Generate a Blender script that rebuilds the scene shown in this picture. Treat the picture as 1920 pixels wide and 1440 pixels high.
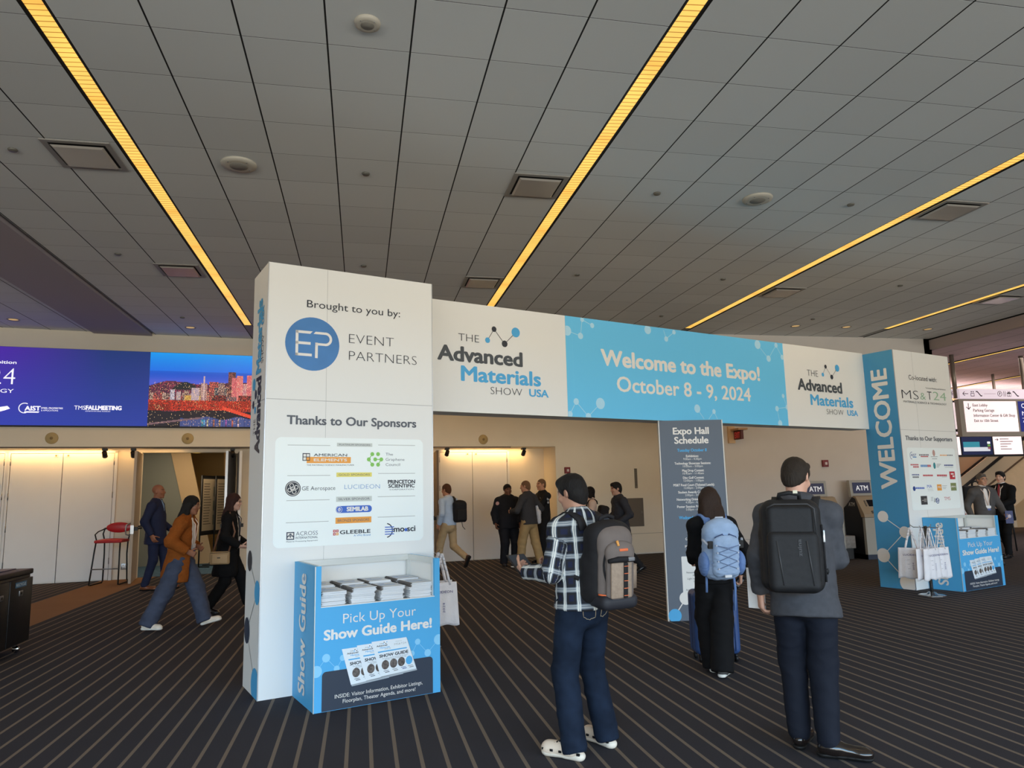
import bpy, bmesh, math, random
import numpy as np
from mathutils import Vector, Matrix, noise as mnoise
random.seed(4)
SC = bpy.context.scene
COL = SC.collection
for o in list(bpy.data.objects):
    bpy.data.objects.remove(o, do_unlink=True)
pi = math.pi

# ------------------------------------------------------------------ camera
CAM_H = 1.55
FPX, YAW, PITCH, ROLL = 1367.1, 0.20453, 0.14732, -0.022698
def _rot():
    cy, sy, cp, sp = math.cos(YAW), math.sin(YAW), math.cos(PITCH), math.sin(PITCH)
    fwd = np.array([sy*cp, cy*cp, sp]); right = np.array([cy, -sy, 0.0]); up = np.cross(right, fwd)
    cr, sr = math.cos(ROLL), math.sin(ROLL)
    return np.array([cr*right+sr*up, -sr*right+cr*up, -fwd])
RM = _rot()
cd = bpy.data.cameras.new('camera'); cam = bpy.data.objects.new('camera', cd); COL.objects.link(cam)
cd.sensor_width = 36.0; cd.lens = FPX*36.0/1920.0; cd.clip_start = 0.05; cd.clip_end = 200
M4 = Matrix.Identity(4)
for r in range(3):
    for c in range(3): M4[r][c] = RM.T[r][c]
M4.translation = (0, 0, CAM_H); cam.matrix_world = M4
SC.camera = cam

# ------------------------------------------------------------------ world, daylight, exposure
wd = bpy.data.worlds.new('world'); SC.world = wd; wd.use_nodes = True
wbg = wd.node_tree.nodes['Background']; wbg.inputs[0].default_value = (0.70, 0.86, 1.0, 1); wbg.inputs[1].default_value = 0.35
SC.view_settings.view_transform = 'Standard'; SC.view_settings.look = 'None'
SC.view_settings.exposure = 0.0; SC.view_settings.gamma = 1.0
try: SC.view_settings.use_curve_mapping = False
except Exception: pass
SC.cycles.use_denoising = True
SC.cycles.max_bounces = 6; SC.cycles.diffuse_bounces = 4; SC.cycles.glossy_bounces = 3
SC.cycles.sample_clamp_indirect = 6.0

def area(name, loc, rot, sx, sy, power, color, spread=None):
    l = bpy.data.lights.new(name, 'AREA'); l.shape = 'RECTANGLE'; l.size = sx; l.size_y = sy
    l.energy = power; l.color = color
    if spread: l.spread = spread
    o = bpy.data.objects.new(name, l); COL.objects.link(o); o.location = loc; o.rotation_euler = rot
    return o
# daylight through the glass front of the lobby, behind the photographer: blue sky above the opposite roofs, and
# the warm light thrown back by the sunlit street
area('daylight_sky', (8.0, -40.0, 19.0), (math.radians(80), 0, 0), 120.0, 22.0, 90000.0, (0.28, 0.62, 1.0))
area('daylight_street', (8.0, -9.0, 1.2), (math.radians(103), 0, 0), 42.0, 2.2, 2400.0, (1.0, 0.95, 0.83))

# ------------------------------------------------------------------ helpers
def lin(c):
    c = c/255.0
    return c/12.92 if c <= 0.04045 else ((c+0.055)/1.055)**2.4
def L(rgb): return (lin(rgb[0]), lin(rgb[1]), lin(rgb[2]), 1.0)
MATS = {}
def mat(name, rgb=(200, 200, 200), rough=0.6, metal=0.0, spec=0.4, var=0.0, vscale=8.0, bump=0.0, bscale=200.0, emit=0.0):
    if name in MATS: return MATS[name]
    m = bpy.data.materials.new(name); m.use_nodes = True
    nt = m.node_tree; b = nt.nodes['Principled BSDF']
    b.inputs['Base Color'].default_value = L(rgb); b.inputs['Roughness'].default_value = rough
    b.inputs['Metallic'].default_value = metal; b.inputs['Specular IOR Level'].default_value = spec
    tc = nt.nodes.new('ShaderNodeTexCoord')
    if var > 0:
        nz = nt.nodes.new('ShaderNodeTexNoise'); nz.inputs['Scale'].default_value = vscale; nz.inputs['Detail'].default_value = 3
        nt.links.new(tc.outputs['Object'], nz.inputs['Vector'])
        mr = nt.nodes.new('ShaderNodeMapRange'); mr.inputs['From Min'].default_value = 0.3; mr.inputs['From Max'].default_value = 0.7
        mr.inputs['To Min'].default_value = 1-var; mr.inputs['To Max'].default_value = 1+var
        nt.links.new(nz.outputs['Fac'], mr.inputs['Value'])
        mx = nt.nodes.new('ShaderNodeVectorMath'); mx.operation = 'SCALE'; mx.inputs[0].default_value = L(rgb)[:3]
        nt.links.new(mr.outputs['Result'], mx.inputs['Scale']); nt.links.new(mx.outputs['Vector'], b.inputs['Base Color'])
    if bump > 0:
        nb = nt.nodes.new('ShaderNodeTexNoise'); nb.inputs['Scale'].default_value = bscale; nb.inputs['Detail'].default_value = 2
        nt.links.new(tc.outputs['Object'], nb.inputs['Vector'])
        bp = nt.nodes.new('ShaderNodeBump'); bp.inputs['Strength'].default_value = bump; bp.inputs['Distance'].default_value = 0.01
        nt.links.new(nb.outputs['Fac'], bp.inputs['Height']); nt.links.new(bp.outputs['Normal'], b.inputs['Normal'])
    if emit > 0:
        b.inputs['Emission Color'].default_value = L(rgb); b.inputs['Emission Strength'].default_value = emit
    MATS[name] = m
    return m
def N(nt, typ, **kw):
    n = nt.nodes.new(typ)
    for k, v in kw.items(): setattr(n, k, v)
    return n
def mth(nt, op, a, b=None, clamp=False):
    n = nt.nodes.new('ShaderNodeMath'); n.operation = op; n.use_clamp = clamp
    for i, x in enumerate((a, b)):
        if x is None: continue
        if isinstance(x, (int, float)): n.inputs[i].default_value = x
        else: nt.links.new(x, n.inputs[i])
    return n.outputs[0]
def band(nt, x, lo, hi):
    return mth(nt, 'MULTIPLY', mth(nt, 'GREATER_THAN', x, lo), mth(nt, 'LESS_THAN', x, hi))
def mixc(nt, fac, a, b):
    n = nt.nodes.new('ShaderNodeMix'); n.data_type = 'RGBA'
    nt.links.new(fac, n.inputs['Factor'])
    for i, x in ((6, a), (7, b)):
        if isinstance(x, tuple): n.inputs[i].default_value = x
        else: nt.links.new(x, n.inputs[i])
    return n.outputs[2]

class MB:
    def __init__(s): s.v = []; s.f = []; s.m = []; s.sm = []
    def add(s, vs, fs, mi=0, smooth=False):
        b = len(s.v); s.v += [tuple(map(float, p)) for p in vs]
        for f in fs: s.f.append(tuple(b+i for i in f)); s.m.append(mi); s.sm.append(smooth)
        return s
    def box(s, lo, hi, mi=0):
        (a, b, c), (d, e, g) = lo, hi
        vs = [(a,b,c),(d,b,c),(d,e,c),(a,e,c),(a,b,g),(d,b,g),(d,e,g),(a,e,g)]
        return s.add(vs, [(0,3,2,1),(4,5,6,7),(0,1,5,4),(1,2,6,5),(2,3,7,6),(3,0,4,7)], mi)
    def rbox(s, lo, hi, r, mi=0, seg=3, smooth=True):
        bm = bmesh.new(); bmesh.ops.create_cube(bm, size=1.0)
        for v in bm.verts:
            v.co = Vector([lo[i] + (v.co[i]+.5)*(hi[i]-lo[i]) for i in range(3)])
        bmesh.ops.bevel(bm, geom=list(bm.edges), offset=r, segments=seg, affect='EDGES', profile=0.5)
        bm.verts.index_update()
        s.add([v.co[:] for v in bm.verts], [tuple(v.index for v in f.verts) for f in bm.faces], mi, smooth); bm.free()
        return s
    def tube(s, pts, r, mi=0, n=10, closed=False, cap=True):
        pts = [Vector(p) for p in pts]; k = len(pts); rs = r if isinstance(r, (list, tuple)) else [r]*k
        vs = []; prev = None
        for i, p in enumerate(pts):
            a = pts[(i-1) % k] if (closed or i > 0) else p
            b = pts[(i+1) % k] if (closed or i < k-1) else p
            t = (b-a).normalized()
            if prev is None:
                up = Vector((0,0,1)) if abs(t.z) < .9 else Vector((1,0,0))
                x = t.cross(up).normalized()
            else:
                x = (prev - t*prev.dot(t)).normalized()
            prev = x; y = t.cross(x)
            for j in range(n):
                q = 2*pi*j/n; vs.append(p + (x*math.cos(q)+y*math.sin(q))*rs[i])
        fs = []
        for i in range(k if closed else k-1):
            for j in range(n):
                i2 = (i+1) % k
                fs.append((i*n+j, i*n+(j+1) % n, i2*n+(j+1) % n, i2*n+j))
        s.add(vs, fs, mi, True)
        if cap and not closed:
            b = len(s.v)-len(vs)
            s.f.append(tuple(b+j for j in range(n))[::-1]); s.m.append(mi); s.sm.append(False)
            s.f.append(tuple(b+(k-1)*n+j for j in range(n))); s.m.append(mi); s.sm.append(False)
        return s
    def lathe(s, prof, c=(0,0,0), mi=0, n=24, smooth=True, axis='z'):
        vs = []
        for (r, z) in prof:
            for j in range(n):
                q = 2*pi*j/n; x, y = r*math.cos(q), r*math.sin(q)
                p = (x, y, z) if axis == 'z' else ((x, z, y) if axis == 'y' else (z, x, y))
                vs.append((c[0]+p[0], c[1]+p[1], c[2]+p[2]))
        k = len(prof); fs = [(i*n+j, i*n+(j+1) % n, (i+1)*n+(j+1) % n, (i+1)*n+j) for i in range(k-1) for j in range(n)]
        s.add(vs, fs, mi, smooth)
        b = len(s.v)-len(vs)
        for e in (0, k-1):
            if prof[e][0] > 1e-6:
                s.f.append(tuple(b+e*n+j for j in range(n))); s.m.append(mi); s.sm.append(False)
        return s
    def prism(s, poly, z0, z1, mi=0):
        n = len(poly)
        return s.add([(x, y, z0) for x, y in poly]+[(x, y, z1) for x, y in poly],
                     [tuple(range(n))[::-1], tuple(range(n, 2*n))]+[(i, (i+1) % n, n+(i+1) % n, n+i) for i in range(n)], mi)
    def build(s, name, mats, parent=None, fix=True):
        me = bpy.data.meshes.new(name); me.from_pydata(s.v, [], s.f)
        if not isinstance(mats, (list, tuple)): mats = [mats]
        for m in mats: me.materials.append(m)
        me.polygons.foreach_set('material_index', s.m); me.polygons.foreach_set('use_smooth', s.sm)
        if fix:
            bm = bmesh.new(); bm.from_mesh(me); bmesh.ops.recalc_face_normals(bm, faces=bm.faces); bm.to_mesh(me); bm.free()
        me.update()
        o = bpy.data.objects.new(name, me); COL.objects.link(o)
        if parent is not None: o.parent = parent
        return o
def tag(o, label=None, cat=None, group=None, kind=None):
    if label: o['label'] = label
    if cat: o['category'] = cat
    if group: o['group'] = group
    if kind: o['kind'] = kind
    return o
def thing(name, label, cat, loc=(0,0,0), rz=0.0, group=None):
    o = bpy.data.objects.new(name, None); COL.objects.link(o); o.location = loc; o.rotation_euler = (0,0,rz)
    return tag(o, label, cat, group)
def structure(o): o['kind'] = 'structure'; return o
def copy_tree(o, parent=None):
    c = o.copy(); COL.objects.link(c)
    if parent is not None: c.parent = parent
    for ch in o.children: copy_tree(ch, c)
    return c

# photo measurement: pixel -> point on a plane of the room
def ray(x, y): return RM.T @ np.array([(x-960)/FPX, -(y-720)/FPX, -1.0])
CO = np.array([0, 0, CAM_H])
def onplane(x, y, p, n):
    d = ray(x, y); p = np.array(p, float); n = np.array(n, float)
    return CO + d*((p-CO) @ n)/(d @ n)
def ground(x, y, z=0.0):
    d = ray(x, y); return CO + d*(z-CAM_H)/d[2]

# ------------------------------------------------------------------ printed graphics on a flat face
_tc = {}
def text_mesh(s, off, shear=0.0):
    key = (s, off, shear)
    if key in _tc: return _tc[key]
    cu = bpy.data.curves.new('t', 'FONT'); cu.body = s; cu.size = 1.0; cu.offset = off; cu.shear = shear
    cu.resolution_u = 3
    o = bpy.data.objects.new('t', cu); COL.objects.link(o)
    dg = bpy.context.evaluated_depsgraph_get(); me = bpy.data.meshes.new_from_object(o.evaluated_get(dg))
    vs = np.array([v.co[:2] for v in me.vertices]) if len(me.vertices) else np.zeros((0, 2))
    fs = [tuple(p.vertices) for p in me.polygons]
    bpy.data.objects.remove(o, do_unlink=True); bpy.data.curves.remove(cu); bpy.data.meshes.remove(me)
    _tc[key] = (vs, fs)
    return vs, fs
CAPH = 0.729
class Gfx:
    """flat print on the plane P0 + a*ua + z*up, facing n"""
    def __init__(s, P0, ua, n, off=0.0015, up=(0,0,1)):
        s.P0 = np.array(P0, float); s.ua = np.array(ua, float); s.up = np.array(up, float); s.n = np.array(n, float)
        s.off = off; s.mb = MB(); s.mats = []
    def mi(s, m):
        if m not in s.mats: s.mats.append(m)
        return s.mats.index(m)
    def px(s, x, y):
        q = onplane(x, y, s.P0, s.n)-s.P0
        return np.array([q @ s.ua, q @ s.up])
    def w(s, p, lay):
        return s.P0 + s.ua*p[0] + s.up*p[1] + s.n*(s.off+lay*0.0007)
    def poly(s, pts, m, lay=1):
        s.mb.add([s.w(p, lay) for p in pts], [tuple(range(len(pts)))], s.mi(m))
    def quad(s, pxs, m, lay=1): s.poly([s.px(*p) for p in pxs], m, lay)
    def rect(s, a0, z0, a1, z1, m, lay=1): s.poly([(a0,z0),(a1,z0),(a1,z1),(a0,z1)], m, lay)
    def rrect(s, a0, z0, a1, z1, r, m, lay=1, bottom=True):
        pts = []
        for cx, cz, q in ((a1-r, z1-r, 0), (a0+r, z1-r, 90), (a0+r, z0+r, 180), (a1-r, z0+r, 270)):
            if not bottom and q >= 180:
                pts.append((a0, z0) if q == 180 else (a1, z0)); continue
            for k in range(7):
                t = math.radians(q+15*k); pts.append((cx+r*math.cos(t), cz+r*math.sin(t)))
        s.poly(pts, m, lay)
    def circ(s, c, r, m, lay=2, n=28, ax=None, clip=None):
        pts = [(c[0]+r*math.cos(2*pi*k/n), c[1]+(ax or r)*math.sin(2*pi*k/n)) for k in range(n)]
        if clip:
            pts = [(min(max(p[0], clip[0]), clip[2]), min(max(p[1], clip[1]), clip[3])) for p in pts]
        s.poly(pts, m, lay)
    def ring(s, c, r0, r1, m, lay=2, n=32, a0=0, a1=360):
        for k in range(n):
            t0, t1 = math.radians(a0+(a1-a0)*k/n), math.radians(a0+(a1-a0)*(k+1)/n)
            s.poly([(c[0]+r*math.cos(t), c[1]+r*math.sin(t)) for r, t in ((r0,t0),(r1,t0),(r1,t1),(r0,t1))], m, lay)
    def line(s, p, q, wd_, m, lay=1):
        p = np.array(p, float); q = np.array(q, float); d = q-p; d = d/max(np.linalg.norm(d), 1e-9); h = np.array([-d[1], d[0]])*wd_/2
        s.poly([p-h, q-h, q+h, p+h], m, lay)
    def text(s, st, p, q, cap, m, bold=0.0, lay=3, shear=0.0, flat=True):
        """baseline from p to q (local metres); the string is fitted to that length"""
        vs, fs = text_mesh(st, min(bold, .0), shear)
        if not len(vs): return
        p = np.array(p, float); q = np.array(q, float)
        x0, x1 = vs[:, 0].min(), vs[:, 0].max(); d = q-p; ln = np.linalg.norm(d); d = d/ln; h = np.array([-d[1], d[0]])
        sh = max(bold, 0)*1.5; m_ = s.mi(m); sx = (ln-2*sh*cap)/(x1-x0)
        for j, (ox, oz) in enumerate(((0, 0),) if sh == 0 else ((-1, 0), (1, 0), (0, .7), (0, -.7), (-.7, .5), (.7, -.5), (.7, .5), (-.7, -.5))):
            s.mb.add([s.w(p + d*((v[0]-x0)*sx+sh*cap*(1+ox)) + h*(v[1]/CAPH*cap+sh*cap*oz), lay+j*.02) for v in vs], fs, m_)
    def tpx(s, st, xl, yl, xr, yr, cap_px, m, bold=0.0, lay=3, level=True):
        p, q = s.px(xl, yl), s.px(xr, yr); cap = s.px(xl, yl-cap_px)[1]-p[1]
        if level: z = (p[1]+q[1])/2; p[1] = z; q[1] = z
        s.text(st, p, q, cap, m, bold, lay)
    def cpx(s, x, y, rpx, m, lay=2, clip=None, k=1.0):
        c = s.px(x, y); r = abs(s.px(x, y-rpx)[1]-c[1])*k; s.circ(c, r, m, lay, clip=clip); return c
    def build(s, name, parent=None, mw=None):
        o = s.mb.build(name, s.mats or [M_WHITE], None, fix=False)
        if parent is not None:
            o.parent = parent
            inv = (mw or parent.matrix_basis).inverted(); o.data.transform(inv)
        return o

M_WHITE = mat('printed_white', (232, 230, 224), 0.55, spec=0.3)
M_PANEL = mat('panel_white', (230, 231, 229), 0.5, spec=0.3)
M_BLUEH = mat('banner_blue', (106, 200, 246), 0.5, spec=0.3)
M_BLUE = mat('printed_blue', (82, 172, 226), 0.5, spec=0.3)
M_BLUE2 = mat('printed_pale_blue', (178, 224, 248), 0.5, spec=0.3)
M_INK = mat('printed_ink', (52, 56, 64), 0.5, spec=0.3)
M_INK2 = mat('printed_slate', (92, 97, 106), 0.5, spec=0.3)
M_SLATE = mat('printed_dark_slate', (55, 66, 84), 0.5, spec=0.3)
M_BOARD = mat('board_slate', (96, 106, 120), 0.5, spec=0.3)
M_LETTER = mat('letter_white', (232, 230, 226), 0.5, spec=0.3)
M_LOGO = mat('logo_blue', (80, 140, 200), 0.5, spec=0.3)
M_ORANGE = mat('printed_orange', (236, 160, 66), 0.5)
M_GREEN = mat('printed_green', (132, 196, 92), 0.5)
M_GREEN2 = mat('printed_sage', (150, 190, 160), 0.5)
M_RED = mat('printed_red', (190, 50, 60), 0.5)
M_YEL = mat('printed_yellow', (228, 216, 112), 0.5)
M_TAG = mat('printed_grey', (200, 206, 202), 0.5)
M_RULE = mat('printed_rule', (165, 168, 165), 0.5)
M_NAVY = mat('printed_navy', (40, 70, 140), 0.5)
M_SEMI = mat('printed_royal', (62, 104, 196), 0.5)
M_GREY = mat('mid_grey', (120, 120, 120), 0.5)
M_BLACK = mat('black_plastic', (22, 22, 24), 0.45)
M_ALU = mat('aluminium', (190, 192, 195), 0.35, metal=0.6)
M_CHROME = mat('chrome', (205, 205, 208), 0.12, metal=1.0)
M_STEEL = mat('brushed_steel', (150, 150, 152), 0.3, metal=0.9)

# ------------------------------------------------------------------ the setting
CEIL = 4.87
def carpet():
    m = bpy.data.materials.new('striped_carpet'); m.use_nodes = True; nt = m.node_tree; b = nt.nodes['Principled BSDF']
    g = N(nt, 'ShaderNodeNewGeometry'); sp = N(nt, 'ShaderNodeSeparateXYZ'); nt.links.new(g.outputs['Position'], sp.inputs[0])
    x, y = sp.outputs[0], sp.outputs[1]
    fr = mth(nt, 'FRACT', mth(nt, 'DIVIDE', mth(nt, 'ADD', x, 0.077+0.0115+0.1455*400), 0.1455))
    stripe = mth(nt, 'LESS_THAN', fr, 0.0235/0.1455)
    nz = N(nt, 'ShaderNodeTexNoise'); nz.inputs['Scale'].default_value = 260; nz.inputs['Detail'].default_value = 2
    nt.links.new(g.outputs['Position'], nz.inputs['Vector'])
    big = N(nt, 'ShaderNodeTexNoise'); big.inputs['Scale'].default_value = 1.3; nt.links.new(g.outputs['Position'], big.inputs['Vector'])
    base = mixc(nt, stripe, L((60, 59, 64)), L((122, 110, 98)))
    brown = mth(nt, 'MULTIPLY', band(nt, x, -5.02, -4.12), mth(nt, 'GREATER_THAN', y, 2.0))
    c = mixc(nt, brown, base, L((140, 106, 78)))
    k = mth(nt, 'ADD', mth(nt, 'MULTIPLY', nz.outputs['Fac'], 0.7), mth(nt, 'ADD', mth(nt, 'MULTIPLY', big.outputs['Fac'], 0.2), 0.55))
    vm = N(nt, 'ShaderNodeVectorMath', operation='SCALE'); nt.links.new(c, vm.inputs[0]); nt.links.new(k, vm.inputs['Scale'])
    nt.links.new(vm.outputs[0], b.inputs['Base Color']); b.inputs['Roughness'].default_value = 0.95; b.inputs['Specular IOR Level'].default_value = 0.1
    bp = N(nt, 'ShaderNodeBump'); bp.inputs['Strength'].default_value = 0.4; bp.inputs['Distance'].default_value = 0.004
    nt.links.new(nz.outputs['Fac'], bp.inputs['Height']); nt.links.new(bp.outputs['Normal'], b.inputs['Normal'])
    return m
def ceiling_mat(name, rgb, lines=True):
    m = bpy.data.materials.new(name); m.use_nodes = True; nt = m.node_tree; b = nt.nodes['Principled BSDF']
    g = N(nt, 'ShaderNodeNewGeometry'); sp = N(nt, 'ShaderNodeSeparateXYZ'); nt.links.new(g.outputs['Position'], sp.inputs[0])
    x, y = sp.outputs[0], sp.outputs[1]
    per, tw, ty = 4.4425, 0.610, 0.6245
    xm = mth(nt, 'SUBTRACT', mth(nt, 'MODULO', mth(nt, 'ADD', x, 2.104+per*20), per), 0.0)
    xi = mth(nt, 'DIVIDE', xm, tw); yi = mth(nt, 'DIVIDE', mth(nt, 'ADD', y, -5.139+ty*100), ty)
    fx = mth(nt, 'FRACT', xi); fy = mth(nt, 'FRACT', yi)
    lx = mth(nt, 'SUBTRACT', 1.0, band(nt, fx, 0.011, 0.989)); ly = mth(nt, 'LESS_THAN', fy, 0.0085)
    hl = band(nt, fy, 0.0085, 0.017)  # highlight painted as a paler line beside each cross joint
    cb = N(nt, 'ShaderNodeCombineXYZ'); nt.links.new(mth(nt, 'FLOOR', mth(nt, 'ADD', xi, mth(nt, 'MULTIPLY', mth(nt, 'FLOOR', mth(nt, 'DIVIDE', mth(nt, 'ADD', x, 2.104+per*20), per)), 13.0))), cb.inputs[0]); nt.links.new(mth(nt, 'FLOOR', yi), cb.inputs[1])
    wn = N(nt, 'ShaderNodeTexWhiteNoise'); wn.noise_dimensions = '2D'; nt.links.new(cb.outputs[0], wn.inputs[0])
    k = mth(nt, 'ADD', mth(nt, 'MULTIPLY', wn.outputs['Value'], 0.07), 0.965)
    vm = N(nt, 'ShaderNodeVectorMath', operation='SCALE'); vm.inputs[0].default_value = L(rgb)[:3]; nt.links.new(k, vm.inputs['Scale'])
    c = mixc(nt, hl, vm.outputs[0], L((min(255, rgb[0]+25), min(255, rgb[1]+25), min(255, rgb[2]+25))))
    c = mixc(nt, mth(nt, 'MAXIMUM', lx, ly), c, L((30, 30, 30)))
    nt.links.new(c, b.inputs['Base Color']); b.inputs['Roughness'].default_value = 0.75; b.inputs['Specular IOR Level'].default_value = 0.25
    return m
M_CEIL = ceiling_mat('ceiling_tiles', (222, 225, 224))
M_WALL = mat('painted_wall', (234, 224, 206), 0.8, spec=0.2, var=0.02, vscale=2)
M_WALLR = mat('painted_wall_grey', (210, 202, 194), 0.8, spec=0.2, var=0.02, vscale=2)
M_DOOR = mat('door_paint', (230, 227, 224), 0.5, spec=0.4, var=0.015, vscale=1.5)
M_TRIMW = mat('base_white', (222, 220, 214), 0.5)
M_DARK = mat('dark_gap', (24, 23, 23), 0.8)

fl = MB(); fl.box((-16, -12, -0.1), (26, 24, 0.0)); structure(fl.build('floor', carpet()))
PER = 4.4425; SX = [-2.19+PER*k for k in range(-1, 4)]   # strip centre lines (the last ones over the main hall)
GAP = 0.0862
cl = MB(); edges = [-12.0]
for sx in SX[1:]:
    edges += [sx-GAP, sx+GAP]
edges.append(12.95)
y_near, y_far = -9.0, 18.2
# soffit strip interrupts the tiles on the left
SO0, SO1 = -5.2, -4.17
segs = []
for a, b_ in zip(edges[0::2], edges[1::2]):
    if a < SO0 < b_:
        segs += [(a, SO0-0.05), (SO1+0.05, b_)]
    else: segs.append((a, b_))
for a, b_ in segs: cl.box((a, y_near, CEIL), (b_, y_far, CEIL+0.12))
for k, sx in enumerate(SX[1:]):
    yend = [14.62, 15.2, 13.95, 13.55][k]
    cl.box((sx-GAP, yend, CEIL+0.01), (sx+GAP, y_far, CEIL+0.1), 1)
ceil = cl.build('ceiling', [M_CEIL, mat('slot_cover', (150, 150, 148), 0.7)]); structure(ceil)
so = MB(); so.box((SO0, y_near, CEIL-0.035), (SO1, y_far, CEIL+0.1)); so.box((SO0-0.06, y_near, CEIL+0.06), (SO1+0.06, y_far, CEIL+0.12), 1)
structure(so.build('ceiling_soffit', [mat('soffit_paint', (170, 162, 166), 0.7), M_DARK]))
rb = MB(); rb.box((-12.2, y_near, CEIL+0.30), (13.2, y_far, CEIL+0.34)); structure(rb.build('ceiling_backing', M_DARK))

# amber strip lights
def strip_mat():
    m = bpy.data.materials.new('amber_diffuser'); m.use_nodes = True; nt = m.node_tree; b = nt.nodes['Principled BSDF']
    g = N(nt, 'ShaderNodeNewGeometry'); sp = N(nt, 'ShaderNodeSeparateXYZ'); nt.links.new(g.outputs['Position'], sp.inputs[0])
    y = sp.outputs[1]; x = sp.outputs[0]
    jit = N(nt, 'ShaderNodeTexNoise'); jit.inputs['Scale'].default_value = 3.0; nt.links.new(g.outputs['Position'], jit.inputs['Vector'])
    yy = mth(nt, 'ADD', y, mth(nt, 'MULTIPLY', x, 0.10))
    fr = mth(nt, 'FRACT', mth(nt, 'DIVIDE', mth(nt, 'ADD', yy, 50.0), 0.062)); lou = mth(nt, 'LESS_THAN', fr, 0.15)
    seg = mth(nt, 'FRACT', mth(nt, 'DIVIDE', mth(nt, 'ADD', y, 50.0), 1.25))
    # the tube ends are dimmer than the tube middles
    tube = mth(nt, 'SUBTRACT', 1.0, mth(nt, 'MULTIPLY', mth(nt, 'POWER', mth(nt, 'ABSOLUTE', mth(nt, 'SUBTRACT', mth(nt, 'MULTIPLY', seg, 2.0), 1.0)), 6.0), 0.6))
    c = mixc(nt, tube, (0.95, 0.40, 0.05, 1), (1.0, 0.64, 0.13, 1))
    c2 = mixc(nt, lou, c, (0.42, 0.16, 0.015, 1))
    nt.links.new(c2, b.inputs['Emission Color'])
    st = mth(nt, 'ADD', mth(nt, 'MULTIPLY', jit.outputs['Fac'], 0.4), 0.85); nt.links.new(st, b.inputs['Emission Strength'])
    b.inputs['Base Color'].default_value = (0.3, 0.2, 0.08, 1)
    return m
M_AMBER = strip_mat()
def strip(sx, y0, y1, z, label, wd_=0.066, gap=GAP):
    t = thing('strip_light', label, 'ceiling light', (sx, (y0+y1)/2, z), 0, 'amber strip lights'); h = (y1-y0)/2
    MB().box((-wd_, -h, 0.0), (wd_, h, 0.03)).build('diffuser', M_AMBER, t)
    b = MB()
    for s in (-1, 1): b.box((s*wd_ if s > 0 else -gap, -h, -0.004), (gap if s > 0 else -wd_, h, 0.05))
    b.box((-gap, h, -0.004), (gap, h+0.02, 0.05)); b.build('housing', mat('strip_housing', (48, 44, 42), 0.6), t)
    return t
strip(SX[1], -8.5, 14.6, CEIL+0.012, 'leftmost of the long amber strip lights, ending above the left sign tower')
strip(SX[2], -8.5, 15.2, CEIL+0.012, 'long amber strip light running down to the white header beside the left tower')
strip(SX[3], -8.5, 13.95, CEIL+0.012, 'long amber strip light ending above the blue welcome banner')
strip(SX[4], -8.5, 13.55, CEIL+0.012, 'short-looking amber strip light ending above the right sign tower')

# tilted far wall with the recessed door bay
TH = math.radians(8.0); WN = np.array([-math.sin(TH), math.cos(TH), 0]); WU = np.array([math.cos(TH), math.sin(TH), 0]); WF = np.array([-5.52, 15.40, 0])
REC = 0.75
wall_root_M = Matrix(((WU[0], WN[0], 0, WF[0]), (WU[1], WN[1], 0, WF[1]), (0, 0, 1, 0), (0, 0, 0, 1)))
def wall_obj(o, st=True):
    o.matrix_world = wall_root_M
    if st: structure(o)
    return o
HB = 2.60      # underside of the header over the door bay
BAY0, BAY1 = -9.0, 10.12
w = MB()
w.box((BAY0, 0, HB), (BAY1, REC, CEIL+0.1)); w.box((BAY1, 0, 0), (19.0, REC+0.2, CEIL+0.1))
w.box((BAY1, -0.006, 0.0), (16, 0.0, 0.03), 1)
wall_obj(w.build('wall_back', [M_WALL, M_TRIMW]))
jl = MB(); jl.box((BAY1, -0.003, 0.482), (13.6, 0.001, 0.49)); wall_obj(jl.build('trim_1', mat('wall_joint', (150, 142, 130), 0.8)))
# recess back: opening s 1.16..2.98
OP0, OP1 = 1.20, 2.98
w = MB(); D0 = REC
w.box((BAY0, D0, 0), (OP0, D0+0.18, HB)); w.box((OP1, D0, 0), (BAY1+0.3, D0+0.18, HB)); w.box((OP0, D0, 2.53), (OP1, D0+0.18, HB))
w.box((BAY0, D0, HB), (BAY1+0.3, D0+0.18, CEIL))
w.box((BAY1-0.001, REC*0.0+0.001, 0), (BAY1, REC, HB))
wall_obj(w.build('wall_recess', M_WALL))
# narrow light line along the header underside
t = thing('slot_light', 'thin line of light under the header above the row of doors', 'light'); t.matrix_world = wall_root_M
MB().box((BAY0, 0.02, HB-0.012), (9.0, 0.035, HB)).build('diffuser', mat('slot_glow', (255, 190, 110), 0.5, emit=1.6), t)
MB().box((BAY0, 0.0, HB-0.02), (9.0, 0.02, HB)).build('rail', mat('slot_rail', (70, 52, 40), 0.5), t)
def bay_light(s, power, wd_=2.0):  # area light added along the recess top to warm the doors below
    p = WF+WU*s+WN*(REC-0.16)
    area('door_wash', (p[0], p[1], HB-0.03), (math.radians(16), 0, TH), wd_, 0.05, power, (1.0, 0.58, 0.20))
for s, pw in ((-0.35, 11), (-3.0, 11), (1.0, 4), (8.6, 13.0), (6.2, 8)): bay_light(s, pw)

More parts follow.
